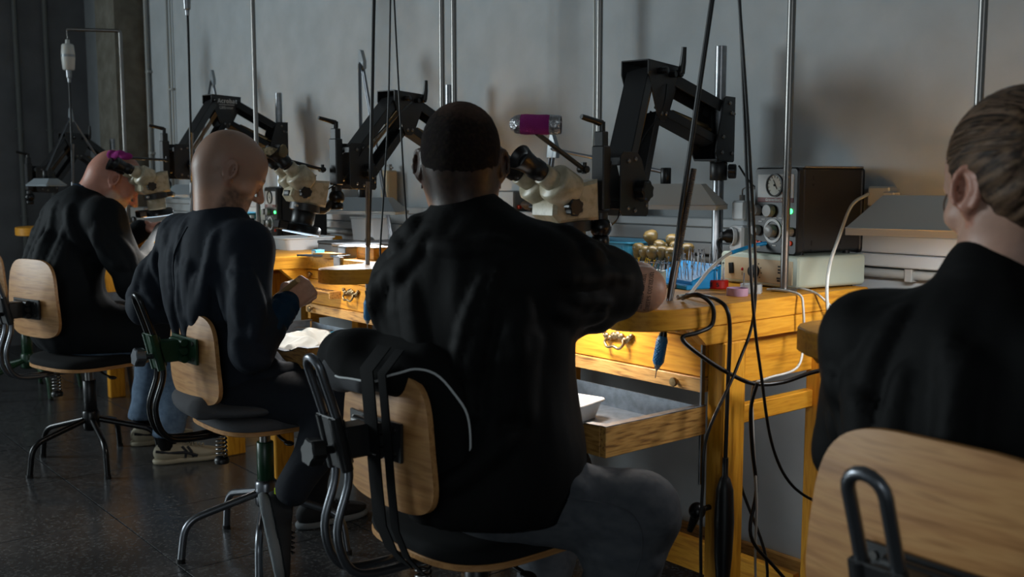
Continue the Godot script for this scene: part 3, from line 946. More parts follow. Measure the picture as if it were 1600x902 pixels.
# ------------------------------------------------------------------ lamps
func hood_lamp(label: String, foot: Vector3, apex: Vector3, ctr: Vector3, yaw: float, size: Vector3, shell: Material, power: float, double := true) -> void:
	var t := thing("bench_lamp", label, "lamp", foot, 0, "hooded bench lamps")
	apex -= foot
	ctr -= foot
	var b := MB.new()
	b.lathe([Vector2(0, 0), Vector2(0.035, 0), Vector2(0.035, 0.012), Vector2(0.016, 0.018), Vector2(0.014, 0.05), Vector2(0, 0.05)], Transform3D(), 16)
	part(t, "foot", b, M.lamp_grey)
	var side := V(1, 0, 0.3).normalized() * 0.011
	b = MB.new()
	for s in ([-1.0, 1.0] if double else [0.0]):
		b.cyl(V(0, 0.04, 0) + side * s, apex + side * s, 0.0055, 10)
	part(t, "lower_arm", b, M.tube_grey)
	var neck := ctr + V(0, size.y * 0.5 + 0.03, 0)
	b = MB.new()
	for s in [-0.6, 0.6]:
		b.cyl(apex + side * s - V(0.015, 0, 0), neck + side * s, 0.005, 10)
	part(t, "upper_arm", b, M.tube_grey)
	b = MB.new()
	b.prism(PackedVector2Array([Vector2(-0.022, -0.03), Vector2(0.024, -0.03), Vector2(0.026, 0.0), Vector2(0.006, 0.045), Vector2(-0.006, 0.048), Vector2(-0.018, 0.01)]), -0.008, 0.008, Transform3D(Basis(Vector3(1, 0, 0), Vector3(0, 0, 1), Vector3(0, 1, 0)), apex), 0.002)
	part(t, "elbow_joint", b, M.lamp_grey)
	b = MB.new()
	b.cyl(neck + V(0, -0.032, 0), neck + V(0, 0.012, 0), 0.014, 14, 0.002)
	part(t, "neck_joint", b, M.black_plastic)
	# hood: a roof of flat facets with sloped ends, open below
	var bs := Basis(Vector3.UP, yaw)
	var L := size.x * 0.5
	var hh := size.y
	var w := size.z * 0.5
	var ring0 := []
	var ring1 := []
	var ring2 := []
	var ring3 := []
	for q in [[-1, -1], [1, -1], [1, 1], [-1, 1]]:
		ring0.append(ctr + bs * V(q[0] * L, -hh * 0.5, q[1] * w))
		ring1.append(ctr + bs * V(q[0] * L, -hh * 0.32, q[1] * w))
		ring2.append(ctr + bs * V(q[0] * (L - hh * 0.75), hh * 0.5, q[1] * w * 0.42))
		ring3.append(ctr + bs * V(q[0] * (L - 0.004), -hh * 0.5, q[1] * (w - 0.004)))
	b = MB.new()
	var rings := [ring0, ring1, ring2]
	for i in 2:
		for k in 4:
			var k2 := (k + 1) % 4
			var a: Vector3 = rings[i][k]
			var c: Vector3 = rings[i][k2]
			var d: Vector3 = rings[i + 1][k2]
			var e: Vector3 = rings[i + 1][k]
			var nn := (c - a).cross(e - a).normalized()
			if nn.dot((a + c) * 0.5 - ctr) < 0.0:
				nn = -nn
			b.face([a, c, d, e], nn)
			var inn := -nn * 0.003
			b.face([a + inn, c + inn, d + inn, e + inn], -nn)
	b.face(ring2, Vector3.UP)
	b.face([ring2[0] - V(0, .003, 0), ring2[1] - V(0, .003, 0), ring2[2] - V(0, .003, 0), ring2[3] - V(0, .003, 0)], Vector3.DOWN)
	for k in 4:
		var k2 := (k + 1) % 4
		b.face([ring0[k], ring0[k2], ring3[k2], ring3[k]], Vector3.DOWN)
	var hood := part(t, "hood", b, shell)
	b = MB.new()
	b.tube([ring1[0], ring1[1], ring1[2], ring1[3], ring1[0]], 0.0016, 5, false)
	part(hood, "rim", b, shell)
	b = MB.new()
	b.cyl(ctr + bs * V(-L * 0.7, -hh * 0.15, 0), ctr + bs * V(L * 0.7, -hh * 0.15, 0), 0.008, 12)
	part(t, "tube_lamp", b, M.tube_on)
	var l := AreaLight3D.new()
	l.name = "lamp_light"
	l.area_size = Vector2(L * 1.4, w * 1.2)
	l.light_color = Color(0.98, 0.99, 1.0)
	l.light_energy = power
	l.shadow_enabled = true
	l.transform = Transform3D(bs * Basis(Vector3.RIGHT, -PI / 2), ctr + V(0, -hh * 0.46, 0))
	t.add_child(l)

# ------------------------------------------------------------------ flexible-shaft drills on poles
func drill_stand(label: String, foot: Vector3, high: float, hang: Vector3, motor: bool) -> void:
	var t := thing("drill_stand", label, "stand", foot, 0, "chrome stands for the hanging drills")
	var b := MB.new()
	b.box(V(0, 0.004, 0), V(0.05, 0.008, 0.04), 0.002)
	part(t, "foot_plate", b, M.steel)
	b = MB.new()
	var q := hang - foot
	var pts := [V(0, 0.008, 0), V(0, high, 0)]
	if motor:
		pts.append(V(q.x, high, q.z))
	b.tube(bent(pts, 0.018, 5), 0.0095, 14)
	part(t, "pole", b, M.chrome)
	if motor:
		b = MB.new()
		b.tube([V(q.x, high - 0.005, q.z), V(q.x, high - 0.03, q.z), V(q.x + 0.008, high - 0.045, q.z), V(q.x, high - 0.055, q.z)], 0.003, 6)
		part(t, "hook", b, M.chrome)

func drill(label: String, top: Vector3, path: Array, grip: bool) -> void:
	var t := thing("flexible_shaft_drill", label, "drill", top, 0, "flexible-shaft drills hanging over the benches")
	var b := MB.new()
	b.lathe([Vector2(0, 0), Vector2(0.010, 0), Vector2(0.012, -0.02), Vector2(0.027, -0.024), Vector2(0.031, -0.03), Vector2(0.0345, -0.07), Vector2(0.0345, -0.085), Vector2(0.0345, -0.10), Vector2(0.030, -0.155), Vector2(0.026, -0.16), Vector2(0.016, -0.162), Vector2(0, -0.163)], Transform3D(), 24)
	part(t, "motor", b, M.off_white, "pale plastic motor housing")
	b = MB.new()
	b.lathe([Vector2(0.0352, -0.078), Vector2(0.0352, -0.092)], Transform3D(), 24)
	part(t, "band", b, M.lamp_grey)
	b = MB.new()
	b.lathe([Vector2(0.015, -0.162), Vector2(0.0135, -0.20), Vector2(0.009, -0.203), Vector2(0.008, -0.225), Vector2(0.0, -0.225)], Transform3D(), 16)
	part(t, "coupling", b, M.steel)
	b = MB.new()
	var pts := [V(0, -0.2, 0)]
	for p in path:
		pts.append(p - top)
	var line := spline(pts, 8)
	b.tube(line, 0.0058, 10)
	part(t, "sheath", b, M.cable)
	# spring guard near the end and the handpiece
	var e: Vector3 = line[line.size() - 1]
	var d: Vector3 = (e - line[line.size() - 4]).normalized()
	b = MB.new()
	b.cyl(e - d * 0.14, e - d * 0.01, 0.0075, 12)
	var rib := []
	for i in 52:
		rib.append(Vector2(0.0074, 0.14 + 0.004 * i))
		rib.append(Vector2(0.0060, 0.142 + 0.004 * i))
	b.lathe(rib, Transform3D(MB.up_to(-d), e), 10)
	part(t, "spring_guard", b, M.steel)
	if grip:
		var g := e
		b = MB.new()
		var xf := Transform3D(MB.up_to(d), g)
		b.lathe([Vector2(0, -0.002), Vector2(0.0085, 0), Vector2(0.0085, 0.006), Vector2(0.0065, 0.016), Vector2(0.009, 0.026), Vector2(0.009, 0.032)], xf, 18)
		part(t, "handpiece_neck", b, M.tube_black)
		b = MB.new()
		b.lathe([Vector2(0.0105, 0.03), Vector2(0.0105, 0.034), Vector2(0.0122, 0.036), Vector2(0.0122, 0.088), Vector2(0.0095, 0.094), Vector2(0.0, 0.0945)], xf, 18)
		# knurls
		for i in 12:
			for k in 12:
				var a := TAU * (k + 0.5 * (i % 2)) / 12.0
				var p := xf * V(cos(a) * 0.0121, 0.040 + 0.0042 * i, sin(a) * 0.0121)
				b.ell(p, V(0.0016, 0.0016, 0.0016), Basis(), 5, 4)
		part(t, "grip", b, M.blue_grip, "knurled blue grip")
		b = MB.new()
		b.lathe([Vector2(0.009, 0.093), Vector2(0.0055, 0.103), Vector2(0.0025, 0.106), Vector2(0.0011, 0.108), Vector2(0.0011, 0.124), Vector2(0, 0.125)], xf, 12)
		part(t, "chuck", b, M.steel)

# ------------------------------------------------------------------ control units
func engraver_unit(label: String, at: Vector3, turn: float) -> void:
	var w := 0.152
	var h := 0.215
	var d := 0.235
	var t := thing("engraver_control_unit", label, "control unit", at, turn, "black engraver control units")
	var b := MB.new()
	b.box(V(0, h * 0.5 + 0.003, -0.012), V(w - 0.006, h - 0.01, d - 0.03), 0.004)
	part(t, "case", b, M.black_metal)
	b = MB.new()
	b.box(V(0, h + 0.0005, -0.012), V(w - 0.004, 0.005, d - 0.03), 0.002)
	part(t, "top_cover", b, M.lamp_tan)
	b = MB.new()
	var rr := round_rect(w, h, 0.012)
	b.prism(rr, 0.0, 0.022, Transform3D(Basis(Vector3.RIGHT, Vector3(0, 0, 1), Vector3(0, 1, 0)), V(0, h * 0.5, d * 0.5 - 0.027)), 0.004)
	var fr := part(t, "front_bezel", b, M.black_plastic)
	b = MB.new()
	b.prism(rr, 0.0, 0.012, Transform3D(Basis(Vector3.RIGHT, Vector3(0, 0, 1), Vector3(0, 1, 0)), V(0, h * 0.5, -d * 0.5 + 0.0)), 0.003)
	part(t, "rear_bezel", b, M.black_plastic)
	var z := d * 0.5 - 0.0045
	b = MB.new()
	b.box(V(0, 0.169, z), V(0.124, 0.058, 0.002), 0.0008)
	part(fr, "scale_plate", b, M.print_white)
	b = MB.new()
	b.box(V(0, 0.135, z), V(0.124, 0.012, 0.002), 0.0008)
	part(fr, "red_band", b, M.red_band)
	b = MB.new()
	b.from_mesh(lettering("GraverMach", 0.0098), Transform3D(Basis(), V(-0.004, 0.135, z + 0.0012)))
	part(fr, "lettering", b, M.print_white)
	b = MB.new()
	b.lathe([Vector2(0.0285, 0), Vector2(0.0285, 0.006), Vector2(0.025, 0.0065), Vector2(0.025, 0.003)], Transform3D(MB.up_to(Vector3.BACK), V(0.0, 0.171, z)), 28)
	part(fr, "gauge_rim", b, M.black_plastic)
	b = MB.new()
	b.lathe([Vector2(0.0252, 0.003), Vector2(0, 0.003)], Transform3D(MB.up_to(Vector3.BACK), V(0.0, 0.171, z)), 28)
	part(fr, "gauge_dial", b, M.paper)
	b = MB.new()
	b.box(V(0.002, 0.173, z + 0.0042), V(0.0014, 0.026, 0.0008), 0.0, Basis(Vector3.BACK, 0.5))
	b.cyl(V(0.0, 0.171, z + 0.003), V(0.0, 0.171, z + 0.005), 0.003, 10)
	for i in 11:
		var a := deg_to_rad(-130.0 + 26.0 * i)
		b.box(V(sin(a) * 0.021, 0.171 + cos(a) * 0.021, z + 0.0038), V(0.0012, 0.005, 0.0006), 0.0, Basis(Vector3.BACK, -a))
	part(fr, "gauge_needle", b, M.ink)
	for q in [[-0.06, 0.108, 0.0135], [-0.015, 0.108, 0.0165], [-0.06, 0.058, 0.0135], [0.055, 0.058, 0.0115]]:
		b = MB.new()
		b.lathe([Vector2(q[2], 0), Vector2(q[2], 0.012), Vector2(q[2] * 0.88, 0.015), Vector2(0, 0.0152)], Transform3D(MB.up_to(Vector3.BACK), V(q[0], q[1], z)), 20)
		part(fr, "control_knob", b, M.lamp_tan)
	b = MB.new()
	b.lathe([Vector2(0.030, 0), Vector2(0.030, 0.002), Vector2(0.0235, 0.002), Vector2(0.0235, 0)], Transform3D(MB.up_to(Vector3.BACK), V(-0.006, 0.058, z)), 32)
	part(fr, "dial_ring", b, M.print_white)
	b = MB.new()
	b.lathe([Vector2(0.0165, 0), Vector2(0.0165, 0.014), Vector2(0.014, 0.017), Vector2(0, 0.0172)], Transform3D(MB.up_to(Vector3.BACK), V(-0.006, 0.058, z)), 24)
	part(fr, "dial_knob", b, M.lamp_tan)
	for q in [[-0.062, 0.026], [-0.048, 0.024], [0.054, 0.030]]:
		b = MB.new()
		b.lathe([Vector2(0.0065, 0), Vector2(0.0065, 0.004), Vector2(0.003, 0.004), Vector2(0.003, 0.0)], Transform3D(MB.up_to(Vector3.BACK), V(q[0], q[1], z)), 16)
		part(fr, "air_port", b, M.orange)
	b = MB.new()
	b.ell(V(0.054, 0.108, z + 0.001), V(0.0068, 0.0068, 0.004))
	part(fr, "led_light", b, M.led_green)
	b = MB.new()
	for q in [[-0.04, 0.086], [0.0, 0.0905], [-0.05, 0.08], [0.0, 0.022], [0.02, 0.0905]]:
		b.box(V(q[0], q[1], z + 0.0004), V(0.012, 0.002, 0.0006))
	part(fr, "legend", b, M.print_white).set_meta("kind", "stuff")
	b = MB.new()
	for p in [V(w * 0.5 - 0.0028, 0.03, 0.06), V(w * 0.5 - 0.0028, 0.03, -0.04), V(w * 0.5 - 0.0028, 0.19, 0.06)]:
		b.box(p, V(0.001, 0.012, 0.003))
		b.cyl(p + V(0, -0.018, 0), p + V(0.0012, -0.018, 0), 0.003, 8)
	part(t, "side_slots", b, M.ink)
	for p in [V(-0.055, 0, 0.08), V(0.055, 0, 0.08), V(-0.055, 0, -0.08), V(0.055, 0, -0.08)]:
		b = MB.new()
		b.cyl(p + V(0, -0.0, 0), p + V(0, 0.008, 0), 0.009, 10)
		part(t, "foot", b, M.rubber)

func light_box(label: String, at: Vector3, turn: float) -> void:
	var w := 0.272
	var h := 0.082
	var d := 0.235
	var t := thing("light_source_box", label, "control unit", at, turn)
	var b := MB.new()
	b.prism(round_rect(w, h - 0.004, 0.012), 0.0, d, Transform3D(Basis(Vector3.RIGHT, Vector3(0, 0, 1), Vector3(0, 1, 0)), V(0, h * 0.5 + 0.002, -d * 0.5)), 0.004)
	part(t, "case", b, M.device_white)
	var z := d * 0.5 + 0.0005
	b = MB.new()
	b.box(V(0, h * 0.5, z), V(w - 0.035, h - 0.024, 0.002), 0.0006)
	var fp := part(t, "front_panel", b, M.panel_cream)
	b = MB.new()
	b.lathe([Vector2(0.0165, 0), Vector2(0.0165, 0.003), Vector2(0.0135, 0.004), Vector2(0.013, 0.014), Vector2(0, 0.0142)], Transform3D(MB.up_to(Vector3.BACK), V(-0.008, 0.038, z)), 22)
	part(fp, "control_knob", b, M.black_plastic)
	b = MB.new()
	b.ell(V(-0.053, 0.040, z + 0.001), V(0.0042, 0.0042, 0.003))
	part(fp, "indicator", b, M.red_plastic)
	b = MB.new()
	b.box(V(-0.092, 0.04, z + 0.002), V(0.015, 0.028, 0.006), 0.001, Basis(Vector3.BACK, 0.1))
	part(fp, "rocker_switch", b, M.tube_black)
	b = MB.new()
	for i in 7:
		var a := deg_to_rad(-30.0 + 32.0 * i)
		b.box(V(-0.008 + sin(a) * 0.023, 0.038 + cos(a) * 0.023, z + 0.0012), V(0.003, 0.003, 0.0006))
	for q in [[0.076, 0.055, 0.01], [0.076, 0.047, 0.01], [0.076, 0.04, 0.01], [0.074, 0.026, 0.013], [0.074, 0.02, 0.010]]:
		b.box(V(q[0], q[1], z + 0.0012), V(q[2], 0.004, 0.0006))
	b.box(V(-0.053, 0.028, z + 0.0012), V(0.001, 0.008, 0.0006))
	part(fp, "legend", b, M.ink).set_meta("kind", "stuff")
	for p in [V(-0.11, 0, 0.09), V(0.11, 0, 0.09), V(-0.11, 0, -0.09), V(0.11, 0, -0.09)]:
		b = MB.new()
		b.cyl(p, p + V(0, 0.006, 0), 0.008, 10)
		part(t, "foot", b, M.rubber)

func machines() -> void:
	microscope("black spring arm over the bench with blue bur racks", -1.675, 0.885, V(-1.803, 1.285, 0.14), V(-1.855, 1.432, 0.345), V(-1.71, 1.145, 0.60), 1.515, false)
	stereo_head("cream stereo microscope under a purple towel roll", V(-1.72, 1.098, 0.772), -0.1, 0.05, V(-1.69, 1.045, 0.68), "", true)  # its lamp ring is unseen, added to brighten the drawers, tray and elbow
	head_rest("forehead rest rolled in purple towel with silver tape ends", V(-1.687, 1.175, 0.745), V(-1.640, 1.25, 0.93), "roll")
	microscope("black spring arm behind the man with earrings", -2.905, 0.885, V(-3.06, 1.285, 0.14), V(-3.05, 1.435, 0.34), V(-2.945, 1.20, 0.595), 1.50, false)
	stereo_head("tilted cream stereo microscope with a glowing lamp ring", V(-2.935, 1.112, 0.785), -0.1, -0.2, V(-2.93, 1.09, 0.68), "VISMELA", true, 1.2, 0.22)
	head_rest("forehead rest wrapped in beige fleece", V(-2.94, 1.185, 0.72), V(-2.915, 1.222, 0.90), "fleece")
	microscope("black spring arm with white lettering behind the shaven man", -4.25, 0.905, V(-4.42, 1.33, 0.14), V(-4.58, 1.52, 0.33), V(-4.37, 1.235, 0.61), 1.56, true)
	stereo_head("cream stereo microscope at the bald bearded man's forehead", V(-4.045, 1.135, 0.872), 0.0, 0.12, V(-4.30, 1.09, 0.69), "", true, 1.15, 0.3)
	head_rest("forehead rest with a crumpled purple cloth", V(-4.22, 1.235, 0.74), V(-4.075, 1.24, 0.985), "cloth")
	microscope("black spring arm at the far bench, in shadow", -5.72, 0.885, V(-6.28, 1.22, 0.30), V(-6.27, 1.40, 0.50), V(-6.2, 1.16, 0.70), 1.40, false)
	# lamps
	hood_lamp("grey faceted lamp hood by the bottles behind the man with earrings", V(-3.40, 0.885, 0.16), V(-3.54, 1.62, 0.2), V(-3.06, 1.062, 0.50), 0.58, V(0.30, 0.058, 0.12), M.lamp_grey, 0.5)
	hood_lamp("grey lamp hood behind the arm over the blue bur racks", V(-2.46, 0.885, 0.2), V(-2.40, 1.25, 0.2), V(-1.80, 1.108, 0.34), 0.45, V(0.30, 0.066, 0.13), M.hood_pale, 0.045)
	hood_lamp("large grey lamp hood in front of the long-haired person", V(-0.62, 0.885, 0.12), V(-0.7, 1.3, 0.14), V(-0.99, 1.078, 0.36), 0.25, V(0.42, 0.082, 0.15), M.hood_pale, 0.5)
	hood_lamp("grey bench lamp hidden behind the shaven man's head", V(-4.78, 0.905, 0.16), V(-4.98, 1.66, 0.2), V(-4.70, 1.10, 0.42), 0.5, V(0.30, 0.06, 0.12), M.lamp_grey, 0.4)
	hood_lamp("far grey lamp with a flat hood before the dark wall", V(-5.95, 0.885, 0.26), V(-5.92, 1.50, 0.62), V(-5.68, 1.14, 0.83), 0.2, V(0.22, 0.04, 0.11), M.lamp_grey, 0.02)
	# stands and drills
	drill_stand("chrome stand beside the black engraver unit with the green light", V(-1.436, 0.885, 0.322), 1.2, V(-1.40, 0, 0.56), true)
	drill("drill hanging at the bench with the blue bur racks, handpiece pointing down", V(-1.415, 2.03, 0.555), [V(-1.437, 1.64, 0.589), V(-1.444, 1.537, 0.60), V(-1.468, 1.2, 0.638), V(-1.489, 0.885, 0.673), V(-1.4925, 0.835, 0.679)], true)
	drill_stand("chrome stand beside the head of the man with earrings", V(-2.855, 0.885, 0.30), 1.2, V(-2.76, 0, 0.62), true)
	drill("drill hanging between the shaven man and the man with earrings", V(-2.755, 2.03, 0.62), [V(-2.757, 1.7, 0.63), V(-2.757, 1.2, 0.65), V(-2.757, 0.885, 0.666), V(-2.757, 0.80, 0.669)], true)
	drill_stand("plain chrome pole behind the man with earrings", V(-2.80, 0.885, 0.29), 1.15, Vector3.ZERO, false)
	drill_stand("chrome stand crossing the engraver unit behind the shaven man's head", V(-4.02, 0.905, 0.43), 1.2, V(-4.1, 0, 0.68), true)
	drill("drill hanging behind the shaven man, its pale motor high up", V(-4.1, 2.045, 0.68), [V(-4.1, 1.7, 0.68), V(-4.1, 1.2, 0.685), V(-4.1, 1.0, 0.69)], false)
	drill_stand("far chrome stand bent over at the top, before the pillar", V(-5.66, 0.885, 0.42), 1.07, V(-5.78, 0, 0.66), true)
	drill("drill with a pale barrel motor hanging before the dark wall", V(-5.78, 1.90, 0.66), [V(-5.78, 1.55, 0.66), V(-5.78, 1.2, 0.665), V(-5.79, 1.0, 0.67)], false)
	drill_stand("thin chrome pole behind the arm over the blue bur racks", V(-2.30, 0.885, 0.095), 1.2, Vector3.ZERO, false)
	drill_stand("thin chrome pole above the long-haired person's head", V(-1.045, 0.885, 0.2), 1.2, Vector3.ZERO, false)
	# control units
	light_box("pale grey light source box under the black engraver unit", V(-1.533, 0.885, 0.155), -0.16)
	engraver_unit("black engraver control unit with gauge on the pale box", V(-1.497, 0.967, 0.142), -0.18)
	engraver_unit("black engraver control unit on the bench of the bald man", V(-4.06, 0.905, 0.235), -0.1)
# ------------------------------------------------------------------ small things
func tub(called: String, label: String, category: String, at: Vector3, turn: float, size: Vector3, wall: float, m: Material, taper := 0.9, rim := true, group := "") -> Node3D:
	# open box with sloping sides, at = middle of the base
	var t := thing(called, label, category, at, turn, group)
	var b := MB.new()
	var rows := []
	var top := round_rect(size.x, size.z, minf(size.x, size.z) * 0.12, 4)
	for q in [[taper, 0.0, 0.0], [1.0, 1.0, 0.0], [1.0, 1.0, wall], [taper, wall / size.y, wall]]:
		var row := []
		for p in top:
			var f: float = q[0]
			var pp := p * f
			pp -= Vector2(signf(pp.x), signf(pp.y)) * q[2]
			row.append(V(pp.x, q[1] * size.y, pp.y))
		rows.append(row)
	for i in 3:
		b.skin([rows[i], rows[i + 1]], true, true)
	var lid := PackedVector3Array()
	for e in [[rows[0], Vector3.DOWN], [rows[3], Vector3.UP]]:
		var s := b.v.size()
		for p in e[0]:
			b.vert(p, e[1])
		for i in range(1, e[0].size() - 1):
			b.tri(s, s + i, s + i + 1)
	part(t, "tub", b, m)
	if rim:
		b = MB.new()
		var ring := []
		for p in top:
			ring.append(V(p.x * 1.015, size.y - 0.003, p.y * 1.015))
		ring.append(ring[0])
		b.tube(ring, 0.0035, 6, false)
		part(t, "rim", b, m)
	return t

func bur_mesh(l: float, tip: int) -> ArrayMesh:
	var b := MB.new()
	var prof := [Vector2(0, 0), Vector2(0.0012, 0), Vector2(0.0012, l * 0.72), Vector2(0.0007, l * 0.78), Vector2(0.0007, l * 0.9)]
	if tip == 0:
		prof.append_array([Vector2(0.0016, l * 0.93), Vector2(0.0017, l * 0.97), Vector2(0, l)])
	elif tip == 1:
		prof.append_array([Vector2(0.0022, l * 0.93), Vector2(0.0022, l), Vector2(0, l)])
	else:
		prof.append(Vector2(0, l))
	b.lathe(prof, Transform3D(), 7)
	return b.mesh()

func crumpled(b: MB, at: Vector3, w: float, d: float, high: float, sd: int, n := 22) -> void:
	var ns := fbm(sd, 5.0, 2)
	ns.fractal_type = FastNoiseLite.FRACTAL_RIDGED
	ns.fractal_gain = 0.3
	var rows := []
	for i in n:
		var row := []
		for k in n:
			var u := float(i) / (n - 1) * 2.0 - 1.0
			var v2 := float(k) / (n - 1) * 2.0 - 1.0
			var e := maxf(0.0, 1.0 - pow(maxf(absf(u), absf(v2)), 3.0))
			var x := u * w * 0.5
			var z := v2 * d * 0.5
			var y := maxf(0.0, ns.get_noise_2d(x, z) * 0.75 + 0.32) * high * (0.25 + 0.75 * e)
			x += ns.get_noise_2d(x + 3.0, z) * 0.018
			z += ns.get_noise_2d(x, z + 5.0) * 0.018
			row.append(at + V(x, y + 0.002, z))
		rows.append(row)
	b.skin(rows, false, true)

func tools() -> void:
	var rg := RandomNumberGenerator.new()
	rg.seed = 42
	var b := MB.new()
	var y0 := 0.885
	# ---- bench with the blue racks
	var crate := tub("plastic_crate", "blue ribbed plastic crate behind the wooden graver handles", "crate", V(-2.085, y0, 0.245), 0.05, V(0.27, 0.094, 0.17), 0.004, M.blue_crate, 0.93)
	for i in 6:
		b = MB.new()
		b.box(V(-0.105 + 0.042 * i, 0.045, 0.0815), V(0.006, 0.075, 0.006), 0.001, Basis(Vector3.RIGHT, 0.06))
		part(crate, "rib", b, M.blue_crate)
	for q in [[-2.365, 0.17, "clear square plastic jar at the wall, beside another"], [-2.262, 0.15, "clear square plastic jar at the wall, nearer the blue crate"]]:
		var j := thing("plastic_jar", q[2], "jar", V(q[0], y0, q[1]), 0.1, "clear jars at the wall")
		b = MB.new()
		b.prism(round_rect(0.056, 0.056, 0.008), 0.0, 0.118, Transform3D(), 0.003)
		part(j, "jar", b, M.acrylic)
		b = MB.new()
		b.prism(round_rect(0.058, 0.058, 0.008), 0.1185, 0.131, Transform3D(), 0.002)
		part(j, "lid", b, M.white_plastic)
	var pb := thing("printed_box", "small white and teal box printed with figures, by the crate", "box", V(-1.925, y0, 0.40), 0.5)
	b = MB.new()
	b.box(V(0, 0.03, 0), V(0.05, 0.06, 0.045), 0.001)
	part(pb, "carton", b, M.paper)
	b = MB.new()
	b.box(V(0, 0.0608, 0), V(0.05, 0.0012, 0.045), 0.0)
	part(pb, "lid", b, M.blue_crate)
	b = MB.new()
	for i in 4:
		for k in 3:
			b.box(V(0.0255, 0.012 + 0.011 * i, -0.013 + 0.012 * k), V(0.0006, 0.005 if (i + k) % 3 else 0.008, 0.006))
			b.box(V(-0.015 + 0.013 * k, 0.012 + 0.011 * i, 0.0228), V(0.007, 0.005 if (i * k) % 2 else 0.008, 0.0006))
	part(pb, "print", b, M.ink)
	# gravers with mushroom handles, standing in a round stand
	var gs := thing("graver_stand", "round metal stand that holds the wooden graver handles", "stand", V(-1.845, y0, 0.30))
	b = MB.new()
	b.lathe([Vector2(0, 0), Vector2(0.05, 0), Vector2(0.05, 0.006), Vector2(0.008, 0.01), Vector2(0.006, 0.05), Vector2(0, 0.05)], Transform3D(), 20)
	part(gs, "base", b, M.steel)
	b = MB.new()
	b.lathe([Vector2(0.006, 0.044), Vector2(0.075, 0.046), Vector2(0.075, 0.050), Vector2(0.006, 0.052)], Transform3D(), 26)
	part(gs, "disc", b, M.steel)
	var spots := [[-0.082, 0.058, 0.0, 0.5, 1.2], [-0.058, 0.074, 0.03, 0.2, 1.0], [-0.038, 0.078, -0.012, 0.0, 1.1], [-0.034, 0.106, 0.005, 0.9, 1.15], [-0.018, 0.066, 0.045, 0.1, 1.1], [-0.01, 0.075, -0.03, 0.1, 1.0], [0.008, 0.085, 0.02, -0.1, 0.95], [0.012, 0.068, 0.05, 0.0, 1.1], [0.028, 0.098, -0.01, -0.2, 1.1], [0.035, 0.07, 0.04, -0.2, 1.0], [0.052, 0.083, 0.0, -0.3, 1.05], [0.06, 0.066, 0.03, -0.3, 1.1], [0.082, 0.078, -0.01, -0.5, 1.0]]
	for s in spots:
		var g := thing("graver", "graver with a rounded olive wood handle in the round stand", "graver", V(-1.845 + s[0], y0 + s[1] + 0.0, 0.30 + s[2]), 0, "gravers in the round stand")
		g.rotation = V(rg.randf_range(-0.25, 0.25), rg.randf_range(0, 6.0), s[3] * 0.35)
		var k: float = s[4]
		b = MB.new()
		b.lathe([Vector2(0, 0.022 * k), Vector2(0.010 * k, 0.0205 * k), Vector2(0.0165 * k, 0.015 * k), Vector2(0.018 * k, 0.007 * k), Vector2(0.0155 * k, -0.001 * k), Vector2(0.010 * k, -0.008 * k), Vector2(0.0065 * k, -0.016 * k), Vector2(0.0055 * k, -0.022 * k), Vector2(0, -0.022 * k)], Transform3D(), 18)
		part(g, "handle", b, M.olive_wood)
		b = MB.new()
		b.box(V(0, -0.04 * k, 0), V(0.003, 0.04 * k, 0.003))
		part(g, "blade", b, M.steel)
	# blue bur rack and its burs
	var rack_at := V(-1.672, y0, 0.40)
	var rack := thing("bur_rack", "bright blue plastic rack full of upright steel burs", "rack", rack_at, -0.25)
	b = MB.new()
	b.prism(PackedVector2Array([Vector2(-0.045, 0.0), Vector2(0.045, 0.0), Vector2(0.045, 0.02), Vector2(0.0, 0.038), Vector2(-0.045, 0.058)]), -0.085, 0.085, Transform3D(Basis(Vector3(0, 0, 1), Vector3(1, 0, 0), Vector3(0, 1, 0)), Vector3.ZERO), 0.003)
	b.box(V(0, 0.006, 0.052), V(0.176, 0.012, 0.02), 0.002)
	part(rack, "rack_body", b, M.blue_bright)
	var kinds := [bur_mesh(0.05, 0), bur_mesh(0.046, 1), bur_mesh(0.054, 2)]
	for r in 4:
		for i in 11:
			if rg.randf() < 0.12:
				continue
			var lp := V(-0.076 + 0.0152 * i, 0.026 + 0.0095 * (3 - r) - 0.004, 0.034 - 0.021 * r * 1.0 + 0.0)
			lp.z = 0.036 - 0.024 * r * 1.0
			lp.y = 0.014 + (0.036 - lp.z) * 0.45
			var o := part_mesh(self, "rotary_bur", kinds[rg.randi() % 3], M.steel)
			o.transform = Transform3D(Basis(Vector3.UP, -0.25) * Basis(Vector3.RIGHT, rg.randf_range(-0.08, 0.16)) * Basis(Vector3.BACK, rg.randf_range(-0.06, 0.06)), rack_at + Basis(Vector3.UP, -0.25) * lp)
			tag(o, "thin steel bur standing in the bright blue rack", "bur", "burs in the blue rack")
	# grey stand with yellow-ended burs
	var st_at := V(-1.69, y0, 0.545)
	var stand := thing("bur_stand", "sloped pale grey stand of burs, some with yellow ends", "stand", st_at, -0.2)
	b = MB.new()
	b.prism(PackedVector2Array([Vector2(-0.03, 0.0), Vector2(0.045, 0.0), Vector2(0.028, 0.028), Vector2(-0.03, 0.05)]), -0.06, 0.06, Transform3D(Basis(Vector3(0, 0, 1), Vector3(1, 0, 0), Vector3(0, 1, 0)), Vector3.ZERO), 0.002)
	part(stand, "stand_body", b, M.device_white)
